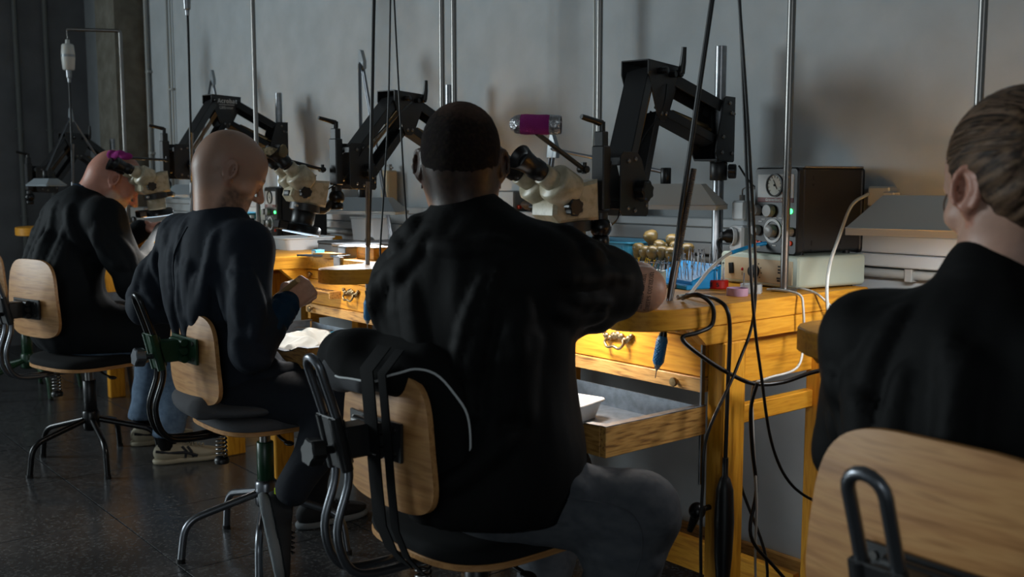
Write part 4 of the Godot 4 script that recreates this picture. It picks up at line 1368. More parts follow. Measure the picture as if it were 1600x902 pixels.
	for r in 3:
		for i in 9:
			var lp := V(-0.052 + 0.013 * i, 0.0, 0.02 - 0.019 * r)
			lp.y = 0.030 + (0.02 - lp.z) * 0.36
			var yel := r == 2 and i < 6
			var o := part_mesh(self, "rotary_bur", kinds[rg.randi() % 3], M.yellow if yel else M.steel)
			o.transform = Transform3D(Basis(Vector3.UP, -0.2) * Basis(Vector3.RIGHT, rg.randf_range(-0.3, -0.12)).scaled(V(1.4, 0.75, 1.4)) * Basis(Vector3.BACK, rg.randf_range(0.05, 0.25)), st_at + Basis(Vector3.UP, -0.2) * (lp - V(0, 0.006, 0)))
			tag(o, "bur with a yellow end in the pale grey stand" if yel else "steel bur in the sloped pale grey stand", "bur", "yellow-ended burs in the grey stand" if yel else "steel burs in the grey stand")
	# red block
	var rb := thing("bur_block", "round red plastic block with burs and a figure on it", "block", V(-1.585, y0, 0.385))
	b = MB.new()
	var hexa := PackedVector2Array()
	for i in 20:
		hexa.append(Vector2(cos(TAU * i / 20.0), sin(TAU * i / 20.0)) * 0.0265)
	b.prism(hexa, 0.0, 0.022, Transform3D(), 0.002)
	part(rb, "block", b, M.red_plastic)
	b = MB.new()
	b.from_mesh(lettering("5", 0.014), Transform3D(Basis(Vector3.UP, 0.7), V(sin(0.7) * 0.0268, 0.011, cos(0.7) * 0.0268)))
	b.from_mesh(lettering("3", 0.014), Transform3D(Basis(Vector3.UP, 0.05), V(sin(0.05) * 0.0268, 0.011, cos(0.05) * 0.0268)))
	part(rb, "figures", b, M.ink)
	for i in 7:
		var a := TAU * i / 6.0
		var o := part_mesh(self, "rotary_bur", kinds[i % 3], M.steel)
		o.transform = Transform3D(Basis(Vector3.UP, a).scaled(V(1.3, 0.7 if i % 2 else 1.0, 1.3)), V(-1.585, y0 + 0.016, 0.385) + V(cos(a), 0, sin(a)) * (0.016 if i < 6 else 0.0))
		tag(o, "steel bur standing in the round red block", "bur", "burs in the red block")
	# dishes
	var dd := thing("pink_dish", "small pink translucent round dish on the bench edge", "dish", V(-1.455, y0, 0.475))
	b = MB.new()
	b.lathe([Vector2(0, 0), Vector2(0.024, 0), Vector2(0.025, 0.002), Vector2(0.025, 0.018), Vector2(0.0225, 0.018), Vector2(0.022, 0.004), Vector2(0, 0.004)], Transform3D(), 26)
	part(dd, "dish", b, M.pink_clear)
	var gd := thing("glass_dish", "clear round dish with a pin, behind the pink dish", "dish", V(-1.467, y0, 0.408))
	b = MB.new()
	b.lathe([Vector2(0, 0), Vector2(0.026, 0), Vector2(0.026, 0.022), Vector2(0.024, 0.022), Vector2(0.024, 0.003), Vector2(0, 0.003)], Transform3D(), 26)
	part(gd, "dish", b, M.acrylic)
	b = MB.new()
	b.cyl(V(-0.012, 0.004, 0.012), V(-0.012, 0.048, 0.012), 0.002, 8)
	part(gd, "pin", b, M.steel)
	b = MB.new()
	b.box(V(-1.65, y0 + 0.004, 0.47), V(0.10, 0.004, 0.012), 0.001, Basis(Vector3.UP, 0.5) * Basis(Vector3.BACK, 0.04))
	b.box(V(-1.652, y0 + 0.008, 0.472), V(0.10, 0.004, 0.010), 0.001, Basis(Vector3.UP, 0.44) * Basis(Vector3.BACK, 0.06))
	single("tweezers", b, M.steel, "steel tweezers lying between blue rack and red block", "tweezers")
	# plug tower on the wall by the post
	var pt := thing("plug_adapter", "white stacked plug adapter with a black plug, on the trunking", "adapter", V(-1.752, 0.945, 0.056))
	b = MB.new()
	b.box(V(0, 0.04, 0.024), V(0.05, 0.082, 0.048), 0.006)
	part(pt, "adapter", b, M.white_plastic)
	b = MB.new()
	b.box(V(0.0, 0.122, 0.022), V(0.046, 0.055, 0.04), 0.006)
	part(pt, "charger", b, M.white_plastic)
	b = MB.new()
	b.lathe([Vector2(0.024, 0), Vector2(0.025, 0.01), Vector2(0.021, 0.01), Vector2(0.02, 0.004)], Transform3D(MB.up_to(V(-0.55, 0, 0.83)), V(-0.006, 0.052, 0.045)), 22)
	part(pt, "socket_ring", b, M.white_plastic)
	b = MB.new()
	b.lathe([Vector2(0, 0.004), Vector2(0.0195, 0.004), Vector2(0.019, 0.022), Vector2(0.013, 0.028), Vector2(0.012, 0.038), Vector2(0, 0.04)], Transform3D(MB.up_to(V(-0.55, 0, 0.83)), V(-0.006, 0.052, 0.045)), 20)
	b.tube(spline([V(-0.025, 0.05, 0.075), V(-0.036, 0.035, 0.08), V(-0.024, 0.0, 0.072), V(0.0, -0.03, 0.05)], 5), 0.004, 8)
	part(pt, "plug", b, M.black_plastic)
	b = MB.new()
	b.cyl(V(0.0, 0.15, 0.022), V(0.0, 0.165, 0.022), 0.008, 12)
	b.tube(spline([V(0.0, 0.165, 0.022), V(0.006, 0.182, 0.026), V(0.04, 0.184, 0.03), V(0.10, 0.16, 0.02)], 5), 0.002, 6)
	part(pt, "lead", b, M.lamp_tan)
	var cn := thing("wall_socket", "white wall socket with connectors behind the engraver unit", "socket", V(-1.365, 1.04, 0.0))
	b = MB.new()
	b.box(V(0, 0.07, 0.021), V(0.06, 0.05, 0.042), 0.004)
	b.box(V(0.03, 0.075, 0.03), V(0.03, 0.014, 0.03), 0.003)
	b.box(V(0.03, 0.058, 0.03), V(0.03, 0.014, 0.03), 0.003)
	part(cn, "socket_body", b, M.off_white)
	b = MB.new()
	b.box(V(0, 0.025, 0.019), V(0.045, 0.04, 0.036), 0.004)
	part(cn, "lower_socket", b, M.off_white)
	# things on the trunking behind the man with earrings
	var sy := 1.0415
	var gb := thing("transformer_box", "small grey box with an orange button on the wall ledge", "box", V(-2.80, sy, 0.038))
	b = MB.new()
	b.box(V(0, 0.036, 0), V(0.10, 0.072, 0.06), 0.005)
	part(gb, "case", b, M.lamp_tan)
	b = MB.new()
	b.cyl(V(0.05, 0.015, 0.01), V(0.062, 0.015, 0.01), 0.007, 10)
	part(gb, "button", b, M.orange)
	b = MB.new()
	var fp := Field.new()
	fp.ell(V(-2.645, sy + 0.024, 0.045), V(0.085, 0.024, 0.04), Basis(), 0.01)
	fp.ell(V(-2.60, sy + 0.028, 0.045), V(0.05, 0.026, 0.036), Basis(), 0.015)
	fp.noise = fbm(9, 22.0, 2)
	fp.namp = 0.004
	fp.net(b, 0.006)
	var po := thing("tool_pouch", "brown rolled leather pouch tied up on the wall ledge", "pouch", Vector3.ZERO)
	part(po, "roll", b, M.leather)
	b = MB.new()
	var loop := []
	for i in 17:
		var a := TAU * i / 16.0
		loop.append(V(-2.63, sy + 0.027 + sin(a) * 0.029, 0.045 + cos(a) * 0.043))
	b.tube(loop, 0.003, 6, false)
	part(po, "tie", b, M.ink)
	for q in [[-2.275, 0.045, 0.05, "cut-glass jar on the wall ledge by the crumpled pouch"], [-2.19, 0.045, 0.046, "cut-glass jar on the wall ledge nearer the post"]]:
		b = MB.new()
		b.lathe([Vector2(0, 0), Vector2(0.024, 0), Vector2(0.026, 0.01), Vector2(0.021, 0.03), Vector2(0.023, q[2]), Vector2(0, q[2])], Transform3D(Basis(), V(q[0], sy, q[1])), 8)
		single("cut_glass_jar", b, M.zinc, q[3], "jar", "cut-glass jars on the ledge")
	# ---- bench with the crumpled cloth
	tub("plastic_tray", "white plastic tray of wooden balls on the bench corner", "tray", V(-3.56, y0, 0.475), 0.0, V(0.165, 0.048, 0.215), 0.004, M.white_plastic, 0.86)
	for q in [[-3.52, 0.45, 0.019, 0.030], [-3.60, 0.42, 0.016, 0.018], [-3.57, 0.53, 0.017, 0.017], [-3.53, 0.40, 0.015, 0.016], [-3.51, 0.54, 0.015, 0.02]]:
		b = MB.new()
		b.ell(V(q[0], y0 + 0.006 + q[3], q[1]), Vector3.ONE * q[2], Basis(), 16, 10)
		single("wooden_ball", b, M.light_wood, "small wooden ball in the white plastic tray", "ball", "wooden balls in the white tray")
	var k := 0
	for q in [[-3.33, 0.42, 0.16, "flat black tool case in front of the grey lamp hood"], [-3.17, 0.46, 0.13, "flat grey tool case with a clear lid, beside the black one"], [-3.20, 0.28, 0.18, "long dark tool case behind the two flat cases"]]:
		var c := thing("tool_case", q[3], "case", V(q[0], y0, q[1]), 0.1)
		b = MB.new()
		b.box(V(0, 0.014, 0), V(q[2], 0.028, 0.12), 0.002)
		part(c, "tray", b, M.black_plastic)
		b = MB.new()
		b.box(V(0, 0.034, 0), V(q[2] * 1.02, 0.011, 0.124), 0.002)
		part(c, "lid", b, [M.tube_black, M.lens_grey, M.black_metal][k])
		k += 1
	# wooden and steel blocks at the front edge, bench pin
	var ws := thing("wooden_step_block", "wooden block with a white card on it, behind the bench pin", "block", V(-2.93, y0, 0.53), 0.0)
	b = MB.new()
	b.box(V(0, 0.02, 0), V(0.11, 0.04, 0.08), 0.002)
	part(ws, "block", b, M.wood_x)
	b = MB.new()
	b.box(V(-0.005, 0.0412, 0), V(0.12, 0.0016, 0.085))
	part(ws, "card", b, M.paper)
	var an := thing("steel_bench_block", "small galvanised steel bench block by the bench pin", "block", V(-3.03, y0, 0.575), 0.0)
	b = MB.new()
	b.box(V(0, 0.018, 0), V(0.05, 0.036, 0.055), 0.002)
	b.box(V(0.0, 0.039, -0.02), V(0.06, 0.005, 0.09), 0.001)
	part(an, "block", b, M.zinc)
	var pin := thing("bench_pin", "wedge-shaped steel-faced bench pin at the edge of the bench", "bench pin", V(-3.04, y0, 0.62))
	b = MB.new()
	b.prism(PackedVector2Array([Vector2(-0.045, -0.02), Vector2(0.05, -0.03), Vector2(0.05, 0.02), Vector2(0.0, 0.03), Vector2(-0.09, 0.10)]), 0.006, 0.013, Transform3D(), 0.001)
	part(pin, "plate", b, M.zinc)
	b = MB.new()
	b.prism(PackedVector2Array([Vector2(-0.03, -0.01), Vector2(0.04, -0.02), Vector2(0.03, 0.018), Vector2(-0.05, 0.06)]), -0.012, 0.0055, Transform3D(Basis(), V(0, 0.0125, 0)), 0.001)
	part(pin, "wood_core", b, M.worn_x)
	b = MB.new()
	b.box(V(0.058, -0.008, 0.022), V(0.045, 0.036, 0.016), 0.002)
	part(pin, "jaw", b, M.steel)
	var cd := thing("sandpaper_box", "little printed card box at the bench corner by the bench pin", "box", V(-3.172, y0, 0.615), 0.0)
	b = MB.new()
	b.box(V(0, 0.011, 0), V(0.03, 0.022, 0.035), 0.0008)
	part(cd, "carton", b, M.blue_crate)
	b = MB.new()
	b.box(V(0.0004, 0.011, 0.0178), V(0.022, 0.014, 0.0006))
	part(cd, "label_print", b, M.paper)
	var hd := thing("slotted_tool_holder", "slotted wooden tool holder fixed on the drawer front", "holder", V(-3.06, 0.775, 0.6395))
	b = MB.new()
	b.box(V(0, 0.0, 0.022), V(0.17, 0.006, 0.044), 0.001)
	b.box(V(0.083, -0.012, 0.022), V(0.006, 0.018, 0.044), 0.001)
	part(hd, "board", b, M.worn_x)
	b = MB.new()
	for i in 5:
		b.box(V(-0.06 + 0.028 * i, 0.0033, 0.024), V(0.012, 0.0012, 0.026))
	part(hd, "slots", b, M.ink)
	# in the tray
	var cl := thing("crumpled_cloth", "crumpled white cloth lying in the open metal tray", "cloth", V(-2.98, 0.6075, 0.765))
	b = MB.new()
	crumpled(b, Vector3.ZERO, 0.30, 0.25, 0.05, 14, 56)
	part(cl, "cloth", b, M.cloth_white)
	tub("plastic_box", "pale blue open plastic box in the metal tray", "box", V(-3.06, 0.6075, 0.685), 0.4, V(0.11, 0.03, 0.07), 0.003, M.blue_crate, 0.92)
	tub("tin", "small round grey tin in the corner of the metal tray", "tin", V(-2.745, 0.6075, 0.69), 0.0, V(0.062, 0.028, 0.062), 0.002, M.lamp_grey, 0.96)
	b = MB.new()
	b.box(V(-3.06, 0.6455, 0.70), V(0.16, 0.004, 0.018), 0.001, Basis(Vector3.UP, 0.35))
	single("steel_ruler", b, M.steel, "steel ruler lying across the pale blue box", "ruler")
	b = MB.new()
	b.prism(PackedVector2Array([Vector2(-0.10, 0.0), Vector2(0.10, 0.0), Vector2(0.10, 0.024), Vector2(0.06, 0.03), Vector2(0.0, 0.018), Vector2(-0.04, 0.024), Vector2(-0.10, 0.008)]), -0.006, 0.006, Transform3D(Basis(V(0.35, 0, -0.94).normalized(), V(0.94, 0, 0.35).normalized(), Vector3.UP), V(-2.745, 0.6085, 0.835)), 0.0015)
	single("curved_wooden_former", b, M.light_wood, "curved strip of pale wood standing in the metal tray", "former")
	tub("parts_tray", "white plastic parts tray on the metal catch tray", "tray", V(-1.705, 0.6075, 0.815), 0.25, V(0.20, 0.045, 0.115), 0.004, M.white_plastic, 0.84)
	for q in [[-1.66, 0.81], [-1.69, 0.835], [-1.64, 0.83]]:
		b = MB.new()
		b.ell(V(q[0], 0.6075 + 0.020, q[1]), Vector3.ONE * 0.015, Basis(), 14, 9)
		single("wooden_ball", b, M.leather, "dark wooden ball in the white parts tray", "ball", "dark balls in the parts tray")
	# on the wall side behind the grey hood
	tub("hanging_bin", "milky plastic bin under the grey lamp hood at the wall", "bin", V(-3.57, 0.885, 0.15), 0.0, V(0.17, 0.115, 0.10), 0.003, M.white_plastic, 0.85)
	b = MB.new()
	b.ell(V(-3.50, 0.905, 0.2), V(0.022, 0.020, 0.022), Basis(), 18, 12)
	single("glass_ball", b, M.chrome, "shiny glass ball on the bench below the milky bin", "ball")
	var ct := thing("tool_holder", "cream upright tool holder at the wall above the lamp hood", "tool holder", V(-3.60, 1.0415, 0.04))
	b = MB.new()
	b.box(V(0, 0.075, 0), V(0.06, 0.15, 0.05), 0.006)
	part(ct, "holder", b, M.panel_cream)
	b = MB.new()
	b.box(V(0.005, 0.085, 0.0255), V(0.014, 0.06, 0.002), 0.0)
	part(ct, "slot", b, M.ink)
	b = MB.new()
	b.cyl(V(0.01, 0.15, 0), V(0.01, 0.175, 0), 0.008, 10)
	b.cyl(V(0.03, 0.16, 0), V(-0.01, 0.17, 0), 0.004, 8)
	part(ct, "valve", b, M.lamp_tan)
	# ---- bald man's bench: bottles and tubs seen past the shaven man
	var y1 := 0.905
	tub("plastic_crate", "blue plastic crate at the wall on the bald man's bench", "crate", V(-4.62, y1, 0.22), 0.0, V(0.26, 0.09, 0.16), 0.004, M.blue_crate, 0.93)
	var bot := [["white", M.white_plastic, -4.20, 0.40, 0.085], ["bright blue", M.blue_bright, -4.16, 0.44, 0.05], ["yellow", M.yellow, -4.24, 0.44, 0.06], ["cream", M.cream, -4.27, 0.38, 0.09], ["dark blue", M.navy, -4.23, 0.36, 0.09], ["pale green", M.device_white, -4.18, 0.36, 0.075]]
	for q in bot:
		var o := thing("small_bottle", "small " + q[0] + " bottle among the jumble on the bald man's bench", "bottle", V(q[2], y1, q[3]), 0, "bottles on the bald man's bench")
		b = MB.new()
		var h: float = q[4]
		b.lathe([Vector2(0, 0), Vector2(0.016, 0), Vector2(0.017, 0.003), Vector2(0.017, h * 0.7), Vector2(0.009, h * 0.82), Vector2(0.009, h * 0.86), Vector2(0, h * 0.86)], Transform3D(), 16)
		part(o, "bottle", b, q[1])
		b = MB.new()
		b.lathe([Vector2(0.0105, h * 0.86), Vector2(0.0105, h), Vector2(0, h)], Transform3D(), 14)
		part(o, "cap", b, M.white_plastic)
	var gj := thing("glass_dish", "low glass dish of pastes in front of the bottles", "dish", V(-4.15, y1, 0.50))
	b = MB.new()
	b.lathe([Vector2(0, 0), Vector2(0.045, 0), Vector2(0.047, 0.025), Vector2(0.044, 0.025), Vector2(0.043, 0.004), Vector2(0, 0.004)], Transform3D(), 24)
	part(gj, "dish", b, M.acrylic)
	b = MB.new()
	b.cyl(V(-0.005, 0.004, 0.0), V(-0.005, 0.02, 0.0), 0.022, 16)
	part(gj, "paste", b, M.blue_bright)
	var pc := thing("leaflet", "white printed leaflet leaning among the bottles", "leaflet", V(-4.15, y1, 0.34))
	b = MB.new()
	b.box(V(0, 0.075, 0), V(0.05, 0.09, 0.001), 0.0, Basis(Vector3.BACK, 0.35) * Basis(Vector3.UP, 0.6))
	part(pc, "sheet", b, M.paper)
	tub("plastic_tub", "milky plastic tub standing on the far engraver unit", "tub", V(-4.05, y1 + 0.2195, 0.215), 0.0, V(0.13, 0.05, 0.10), 0.003, M.off_white, 0.88)
	var gx := thing("grey_metal_box", "plain beige-grey box behind the bald man's face", "box", V(-4.95, y1 - 0.02, 0.33), 0.1)
	b = MB.new()
	b.box(V(0, 0.06, 0), V(0.16, 0.12, 0.14), 0.004)
	part(gx, "case", b, M.lamp_tan)
	b = MB.new()
	b.cyl(V(-0.03, 0.05, 0.07), V(-0.03, 0.05, 0.085), 0.02, 16, 0.002)
	part(gx, "dial", b, M.black_plastic)
	gx.position = V(-5.52, 0.885, 0.35)
	# ---- on the floor
	var bn := thing("waste_bin", "round grey metal waste bin under the far bench", "bin", V(-5.42, 0, 0.42))
	b = MB.new()
	b.lathe([Vector2(0, 0.004), Vector2(0.10, 0.0), Vector2(0.125, 0.27), Vector2(0.128, 0.275), Vector2(0.122, 0.275), Vector2(0.098, 0.01), Vector2(0, 0.01)], Transform3D(), 28)
	part(bn, "bin", b, M.steel)
	var fpk := thing("foot_pedal", "grey foot pedal with its lead on the floor under the bench", "foot pedal", V(-3.62, 0, 0.5), 0.4)
	b = MB.new()
	b.box(V(0, 0.02, 0), V(0.11, 0.04, 0.15), 0.006)
	part(fpk, "base", b, M.black_plastic)
	b = MB.new()
	b.box(V(0, 0.075, 0), V(0.095, 0.03, 0.13), 0.01, Basis(Vector3.RIGHT, 0.35))
	part(fpk, "treadle", b, M.lamp_grey)
	var ps := thing("hammer", "hammer with a pale wooden handle held in the shaven man's fists", "hammer", Vector3.ZERO)
	b = MB.new()
	b.tube([V(-2.86, 0.735, 1.02), V(-2.62, 0.865, 0.985)], [0.010, 0.008], 10)
	part(ps, "handle", b, M.light_wood)

# ------------------------------------------------------------------ leads and hoses
func lead(label: String, pts: Array, r: float, m: Material, called := "cable", cat := "cable") -> MeshInstance3D:
	var b := MB.new()
	b.tube(spline(pts, 7), r, 8)
	return single(called, b, m, label, cat)

func cables() -> void:
	# black leads hanging by the bench with the blue racks
	lead("thick black cable looping twice over the bench edge", [V(-1.46, 0.892, 0.66), V(-1.415, 0.903, 0.70), V(-1.365, 0.912, 0.72), V(-1.345, 0.89, 0.70), V(-1.345, 0.85, 0.70), V(-1.35, 0.836, 0.74), V(-1.36, 0.828, 0.775), V(-1.35, 0.80, 0.75), V(-1.335, 0.748, 0.665), V(-1.325, 0.712, 0.58), V(-1.30, 0.71, 0.51), V(-1.25, 0.735, 0.45), V(-1.16, 0.75, 0.40), V(-1.05, 0.755, 0.36)], 0.0048, M.cable)
	lead("thick black cable hanging from the bench top to a black inline switch", [V(-1.50, 0.892, 0.60), V(-1.42, 0.897, 0.63), V(-1.365, 0.897, 0.66), V(-1.337, 0.88, 0.662), V(-1.333, 0.83, 0.655), V(-1.333, 0.70, 0.658), V(-1.333, 0.56, 0.66)], 0.0045, M.cable)
	var sw := thing("inline_switch", "long black handpiece hanging against the bench leg", "handpiece", V(-1.333, 0.36, 0.66))
	var b := MB.new()
	b.lathe([Vector2(0, -0.14), Vector2(0.008, -0.14), Vector2(0.012, -0.10), Vector2(0.019, -0.02), Vector2(0.0215, 0.06), Vector2(0.0185, 0.13), Vector2(0.011, 0.155), Vector2(0.0065, 0.16), Vector2(0.0065, 0.20), Vector2(0, 0.2)], Transform3D(), 18)
	part(sw, "grip", b, M.black_plastic)
	var cl := thing("clamp_lever", "black ball-ended clamp lever low on the bench leg", "clamp", V(-1.395, 0.40, 0.645))
	b = MB.new()
	b.ell(V(0.0, 0.03, 0.03), Vector3.ONE * 0.019, Basis(), 16, 10)
	part(cl, "ball", b, M.tube_black)
	b = MB.new()
	b.tube([V(0.0, 0.03, 0.03), V(-0.02, -0.02, 0.03)], [0.012, 0.007], 10)
	b.cyl(V(0.0, 0.03, -0.012), V(0.0, 0.03, 0.03), 0.006, 10)
	part(cl, "lever", b, M.black_plastic)
	lead("thin black cable hanging from above in front of the arm's post, to the floor", [V(-1.33, 1.9, 0.72), V(-1.325, 1.515, 0.66), V(-1.32, 1.19, 0.618), V(-1.32, 0.894, 0.588), V(-1.312, 0.76, 0.655), V(-1.30, 0.633, 0.763), V(-1.295, 0.529, 0.78), V(-1.295, 0.394, 0.782), V(-1.30, 0.2, 0.76), V(-1.31, 0.02, 0.70)], 0.0034, M.cable)
	lead("second thin black cable from above, swinging under the bench to the long-haired person", [V(-1.36, 1.9, 0.66), V(-1.37, 1.52, 0.60), V(-1.325, 1.15, 0.62), V(-1.30, 0.887, 0.622), V(-1.30, 0.73, 0.586), V(-1.30, 0.583, 0.545), V(-1.29, 0.485, 0.49), V(-1.26, 0.43, 0.42), V(-1.18, 0.41, 0.36)], 0.0034, M.cable)
	lead("black cable hanging below the bench rail to the floor", [V(-1.30, 0.72, 0.60), V(-1.315, 0.662, 0.60), V(-1.32, 0.57, 0.585), V(-1.325, 0.47, 0.56), V(-1.325, 0.37, 0.575), V(-1.31, 0.28, 0.50), V(-1.25, 0.15, 0.40), V(-1.2, 0.012, 0.33)], 0.0042, M.cable)
	lead("white cable trailing over the bench edge and down the leg", [V(-1.47, 0.889, 0.34), V(-1.42, 0.893, 0.36), V(-1.36, 0.888, 0.37), V(-1.345, 0.86, 0.375), V(-1.338, 0.78, 0.38), V(-1.30, 0.735, 0.46), V(-1.315, 0.72, 0.55), V(-1.33, 0.70, 0.575), V(-1.33, 0.60, 0.57), V(-1.32, 0.45, 0.565), V(-1.33, 0.3, 0.55), V(-1.34, 0.15, 0.52), V(-1.34, 0.01, 0.5)], 0.003, M.white_cable)
	lead("second white cable slung over the bench edge towards the next bench", [V(-1.43, 0.889, 0.28), V(-1.40, 0.893, 0.30), V(-1.36, 0.885, 0.30), V(-1.33, 0.85, 0.27), V(-1.28, 0.82, 0.24), V(-1.2, 0.80, 0.22)], 0.003, M.white_cable)
	lead("clear air hose curving from the socket down past the pale box", [V(-1.39, 1.115, 0.045), V(-1.375, 1.09, 0.14), V(-1.355, 1.02, 0.22), V(-1.335, 0.95, 0.29), V(-1.325, 0.87, 0.31), V(-1.31, 0.76, 0.30), V(-1.27, 0.67, 0.28), V(-1.2, 0.62, 0.27)], 0.0042, M.clear_tube, "air_hose", "hose")
	lead("white air hose from the engraver unit down to the bench top", [V(-1.555, 0.985, 0.262), V(-1.585, 0.972, 0.33), V(-1.575, 0.94, 0.42), V(-1.545, 0.905, 0.51), V(-1.515, 0.8895, 0.575), V(-1.50, 0.8895, 0.63)], 0.0042, M.white_cable, "air_hose", "hose")
	lead("short blue air hose plugged into the engraver unit", [V(-1.545, 0.993, 0.245), V(-1.56, 0.988, 0.27), V(-1.578, 0.977, 0.31), V(-1.583, 0.971, 0.335)], 0.005, M.blue_bright, "air_hose", "hose")
	lead("clear tube hanging beside the thin pole behind the arm", [V(-2.325, 1.75, 0.095), V(-2.322, 1.4, 0.095), V(-2.325, 1.15, 0.1), V(-2.325, 0.893, 0.12)], 0.004, M.clear_tube, "air_hose", "hose")
	# around the second bench
	lead("thin black cable drooping beside the hanging drill", [V(-2.70, 1.9, 0.60), V(-2.71, 1.7, 0.60), V(-2.70, 1.35, 0.62), V(-2.67, 1.1, 0.66), V(-2.63, 0.92, 0.70), V(-2.60, 0.892, 0.70)], 0.003, M.cable)
	lead("thin black cable crossing in front of the arm to the bench", [V(-2.76, 1.9, 0.56), V(-2.745, 1.65, 0.56), V(-2.68, 1.2, 0.58), V(-2.62, 0.95, 0.60), V(-2.60, 0.892, 0.58)], 0.003, M.cable)
	lead("thin lamp lead running along the arm to the glowing lamp ring", [V(-2.92, 1.01, 0.80), V(-2.95, 1.04, 0.80), V(-2.93, 1.10, 0.74), V(-2.915, 1.17, 0.64), V(-2.90, 1.26, 0.58), V(-2.905, 1.36, 0.46), V(-2.95, 1.42, 0.36)], 0.0022, M.cable)
	lead("thin black lead along the arm over the blue racks to the bench", [V(-1.81, 1.40, 0.33), V(-1.79, 1.33, 0.37), V(-1.80, 1.24, 0.44), V(-1.74, 1.12, 0.56), V(-1.72, 1.06, 0.60), V(-1.80, 1.02, 0.56), V(-1.83, 0.93, 0.56), V(-1.84, 0.892, 0.55)], 0.0022, M.cable)
	lead("thin black lead at the foot of the chrome stand behind the shaven man", [V(-4.0, 0.909, 0.5), V(-3.95, 0.912, 0.47), V(-3.925, 0.895, 0.46), V(-3.92, 0.82, 0.46), V(-3.93, 0.6, 0.45), V(-3.95, 0.3, 0.42)], 0.003, M.cable)
	lead("thin black lead hanging under the bench by the small drawer", [V(-3.40, 0.83, 0.70), V(-3.42, 0.76, 0.68), V(-3.40, 0.68, 0.68), V(-3.36, 0.60, 0.70), V(-3.34, 0.4, 0.66)], 0.003, M.cable)
	lead("black power lead running down behind the open tray", [V(-1.50, 0.60, 0.42), V(-1.46, 0.52, 0.44), V(-1.52, 0.40, 0.36), V(-1.48, 0.20, 0.3), V(-1.5, 0.01, 0.28)], 0.004, M.cable)
	lead("black lead from the wall to the engraver unit past the post", [V(-1.78, 1.19, 0.06), V(-1.70, 1.13, 0.09), V(-1.62, 1.09, 0.06), V(-1.57, 1.06, 0.04)], 0.0028, M.cable)
# ------------------------------------------------------------------ people
func look(dir: Vector3, up := Vector3.UP) -> Basis:
	# local +z is where the face points
	var z := dir.normalized()
	var x := up.cross(z).normalized()
	return Basis(x, z.cross(x).normalized(), z)

# head in its own axes (face +z), placed by xf
func head_field(xf: Transform3D, s: float, fat := 1.0, jaw := 1.0, nose := 1.0) -> Field:
	var f := Field.new()
	var B := xf.basis
	var at := func(x: float, y: float, z: float) -> Vector3:
		return xf * (V(x, y, z) * s)
	f.ell(at.call(0, 0.028, -0.014), V(0.0755, 0.084, 0.097) * s, B, 0.02)
	f.ell(at.call(0, 0.0, -0.045), V(0.066, 0.07, 0.062) * s, B, 0.03)
	f.ell(at.call(0, 0.026, 0.038), V(0.061, 0.056, 0.048) * s, B, 0.03)
	f.ell(at.call(0, -0.035, 0.034), V(0.058 * fat, 0.066, 0.052) * s, B, 0.03)
	for e in [-1.0, 1.0]:
		f.cap(at.call(e * 0.052 * fat, -0.045, -0.006), at.call(e * 0.042 * fat, -0.078, 0.022), 0.024 * s, 0.022 * s, 0.025)
		f.cap(at.call(e * 0.040 * fat, -0.078, 0.022), at.call(e * 0.012, -0.100 * jaw, 0.064), 0.021 * s, 0.018 * s, 0.025)
		f.ell(at.call(e * 0.046, -0.030, 0.056), V(0.020, 0.017, 0.020) * s, B, 0.02)
		f.cap(at.call(e * 0.012, 0.014, 0.085), at.call(e * 0.044, 0.012, 0.070), 0.0095 * s, 0.009 * s, 0.014)
	f.ell(at.call(0, -0.104 * jaw, 0.066), V(0.021, 0.018, 0.018) * s, B, 0.018)
	f.ell(at.call(0, -0.066, 0.072), V(0.028, 0.022, 0.018) * s, B, 0.02)
	for e in [-1.0, 1.0]:
		f.ell(at.call(e * 0.031, -0.006, 0.092), V(0.017, 0.0105, 0.013) * s, B, 0.008, true)
		f.ell(at.call(e * 0.031, -0.006, 0.0765), V(0.0145, 0.0105, 0.0118) * s, B, 0.003)
	f.cap(at.call(0, 0.004, 0.088), at.call(0, -0.032, 0.108 * nose), 0.0075 * s, 0.0105 * s, 0.010)
	f.ell(at.call(0, -0.038, 0.107 * nose), V(0.0115, 0.0095, 0.011) * s, B, 0.006)
	for e in [-1.0, 1.0]:
		f.ell(at.call(e * 0.0115, -0.040, 0.097), V(0.0085, 0.0075, 0.011) * s, B, 0.006)
	f.cap(at.call(-0.020, -0.0655, 0.083), at.call(0.020, -0.0655, 0.083), 0.0052 * s, 0.0052 * s, 0.005)
	f.cap(at.call(-0.016, -0.0755, 0.083), at.call(0.016, -0.0755, 0.083), 0.0058 * s, 0.0058 * s, 0.005)
	# ears: rim, bowl, lobe
	for e in [-1.0, 1.0]:
		var eb := B * Basis(Vector3.UP, e * 0.55) * Basis(Vector3.RIGHT, -0.18)
		f.ell(at.call(e * 0.0815, -0.008, -0.018), V(0.0075, 0.031, 0.0195) * s, eb, 0.007)
		f.ell(at.call(e * 0.089, -0.006, -0.013), V(0.0055, 0.018, 0.0105) * s, eb, 0.006, true)
		f.ell(at.call(e * 0.078, -0.034, -0.008), V(0.0065, 0.011, 0.009) * s, B, 0.006)
		var hel := []
		var hr := []
		for i in 11:
			var a := deg_to_rad(-50.0 + 27.0 * i)
			hel.append(at.call(e * 0.0815, -0.008, -0.018) + eb * (V(e * 0.0045, sin(a) * 0.0285, -cos(a) * 0.0175) * s))
			hr.append(0.0036 * s)
		f.chain(hel, hr, 0.004)
	return f

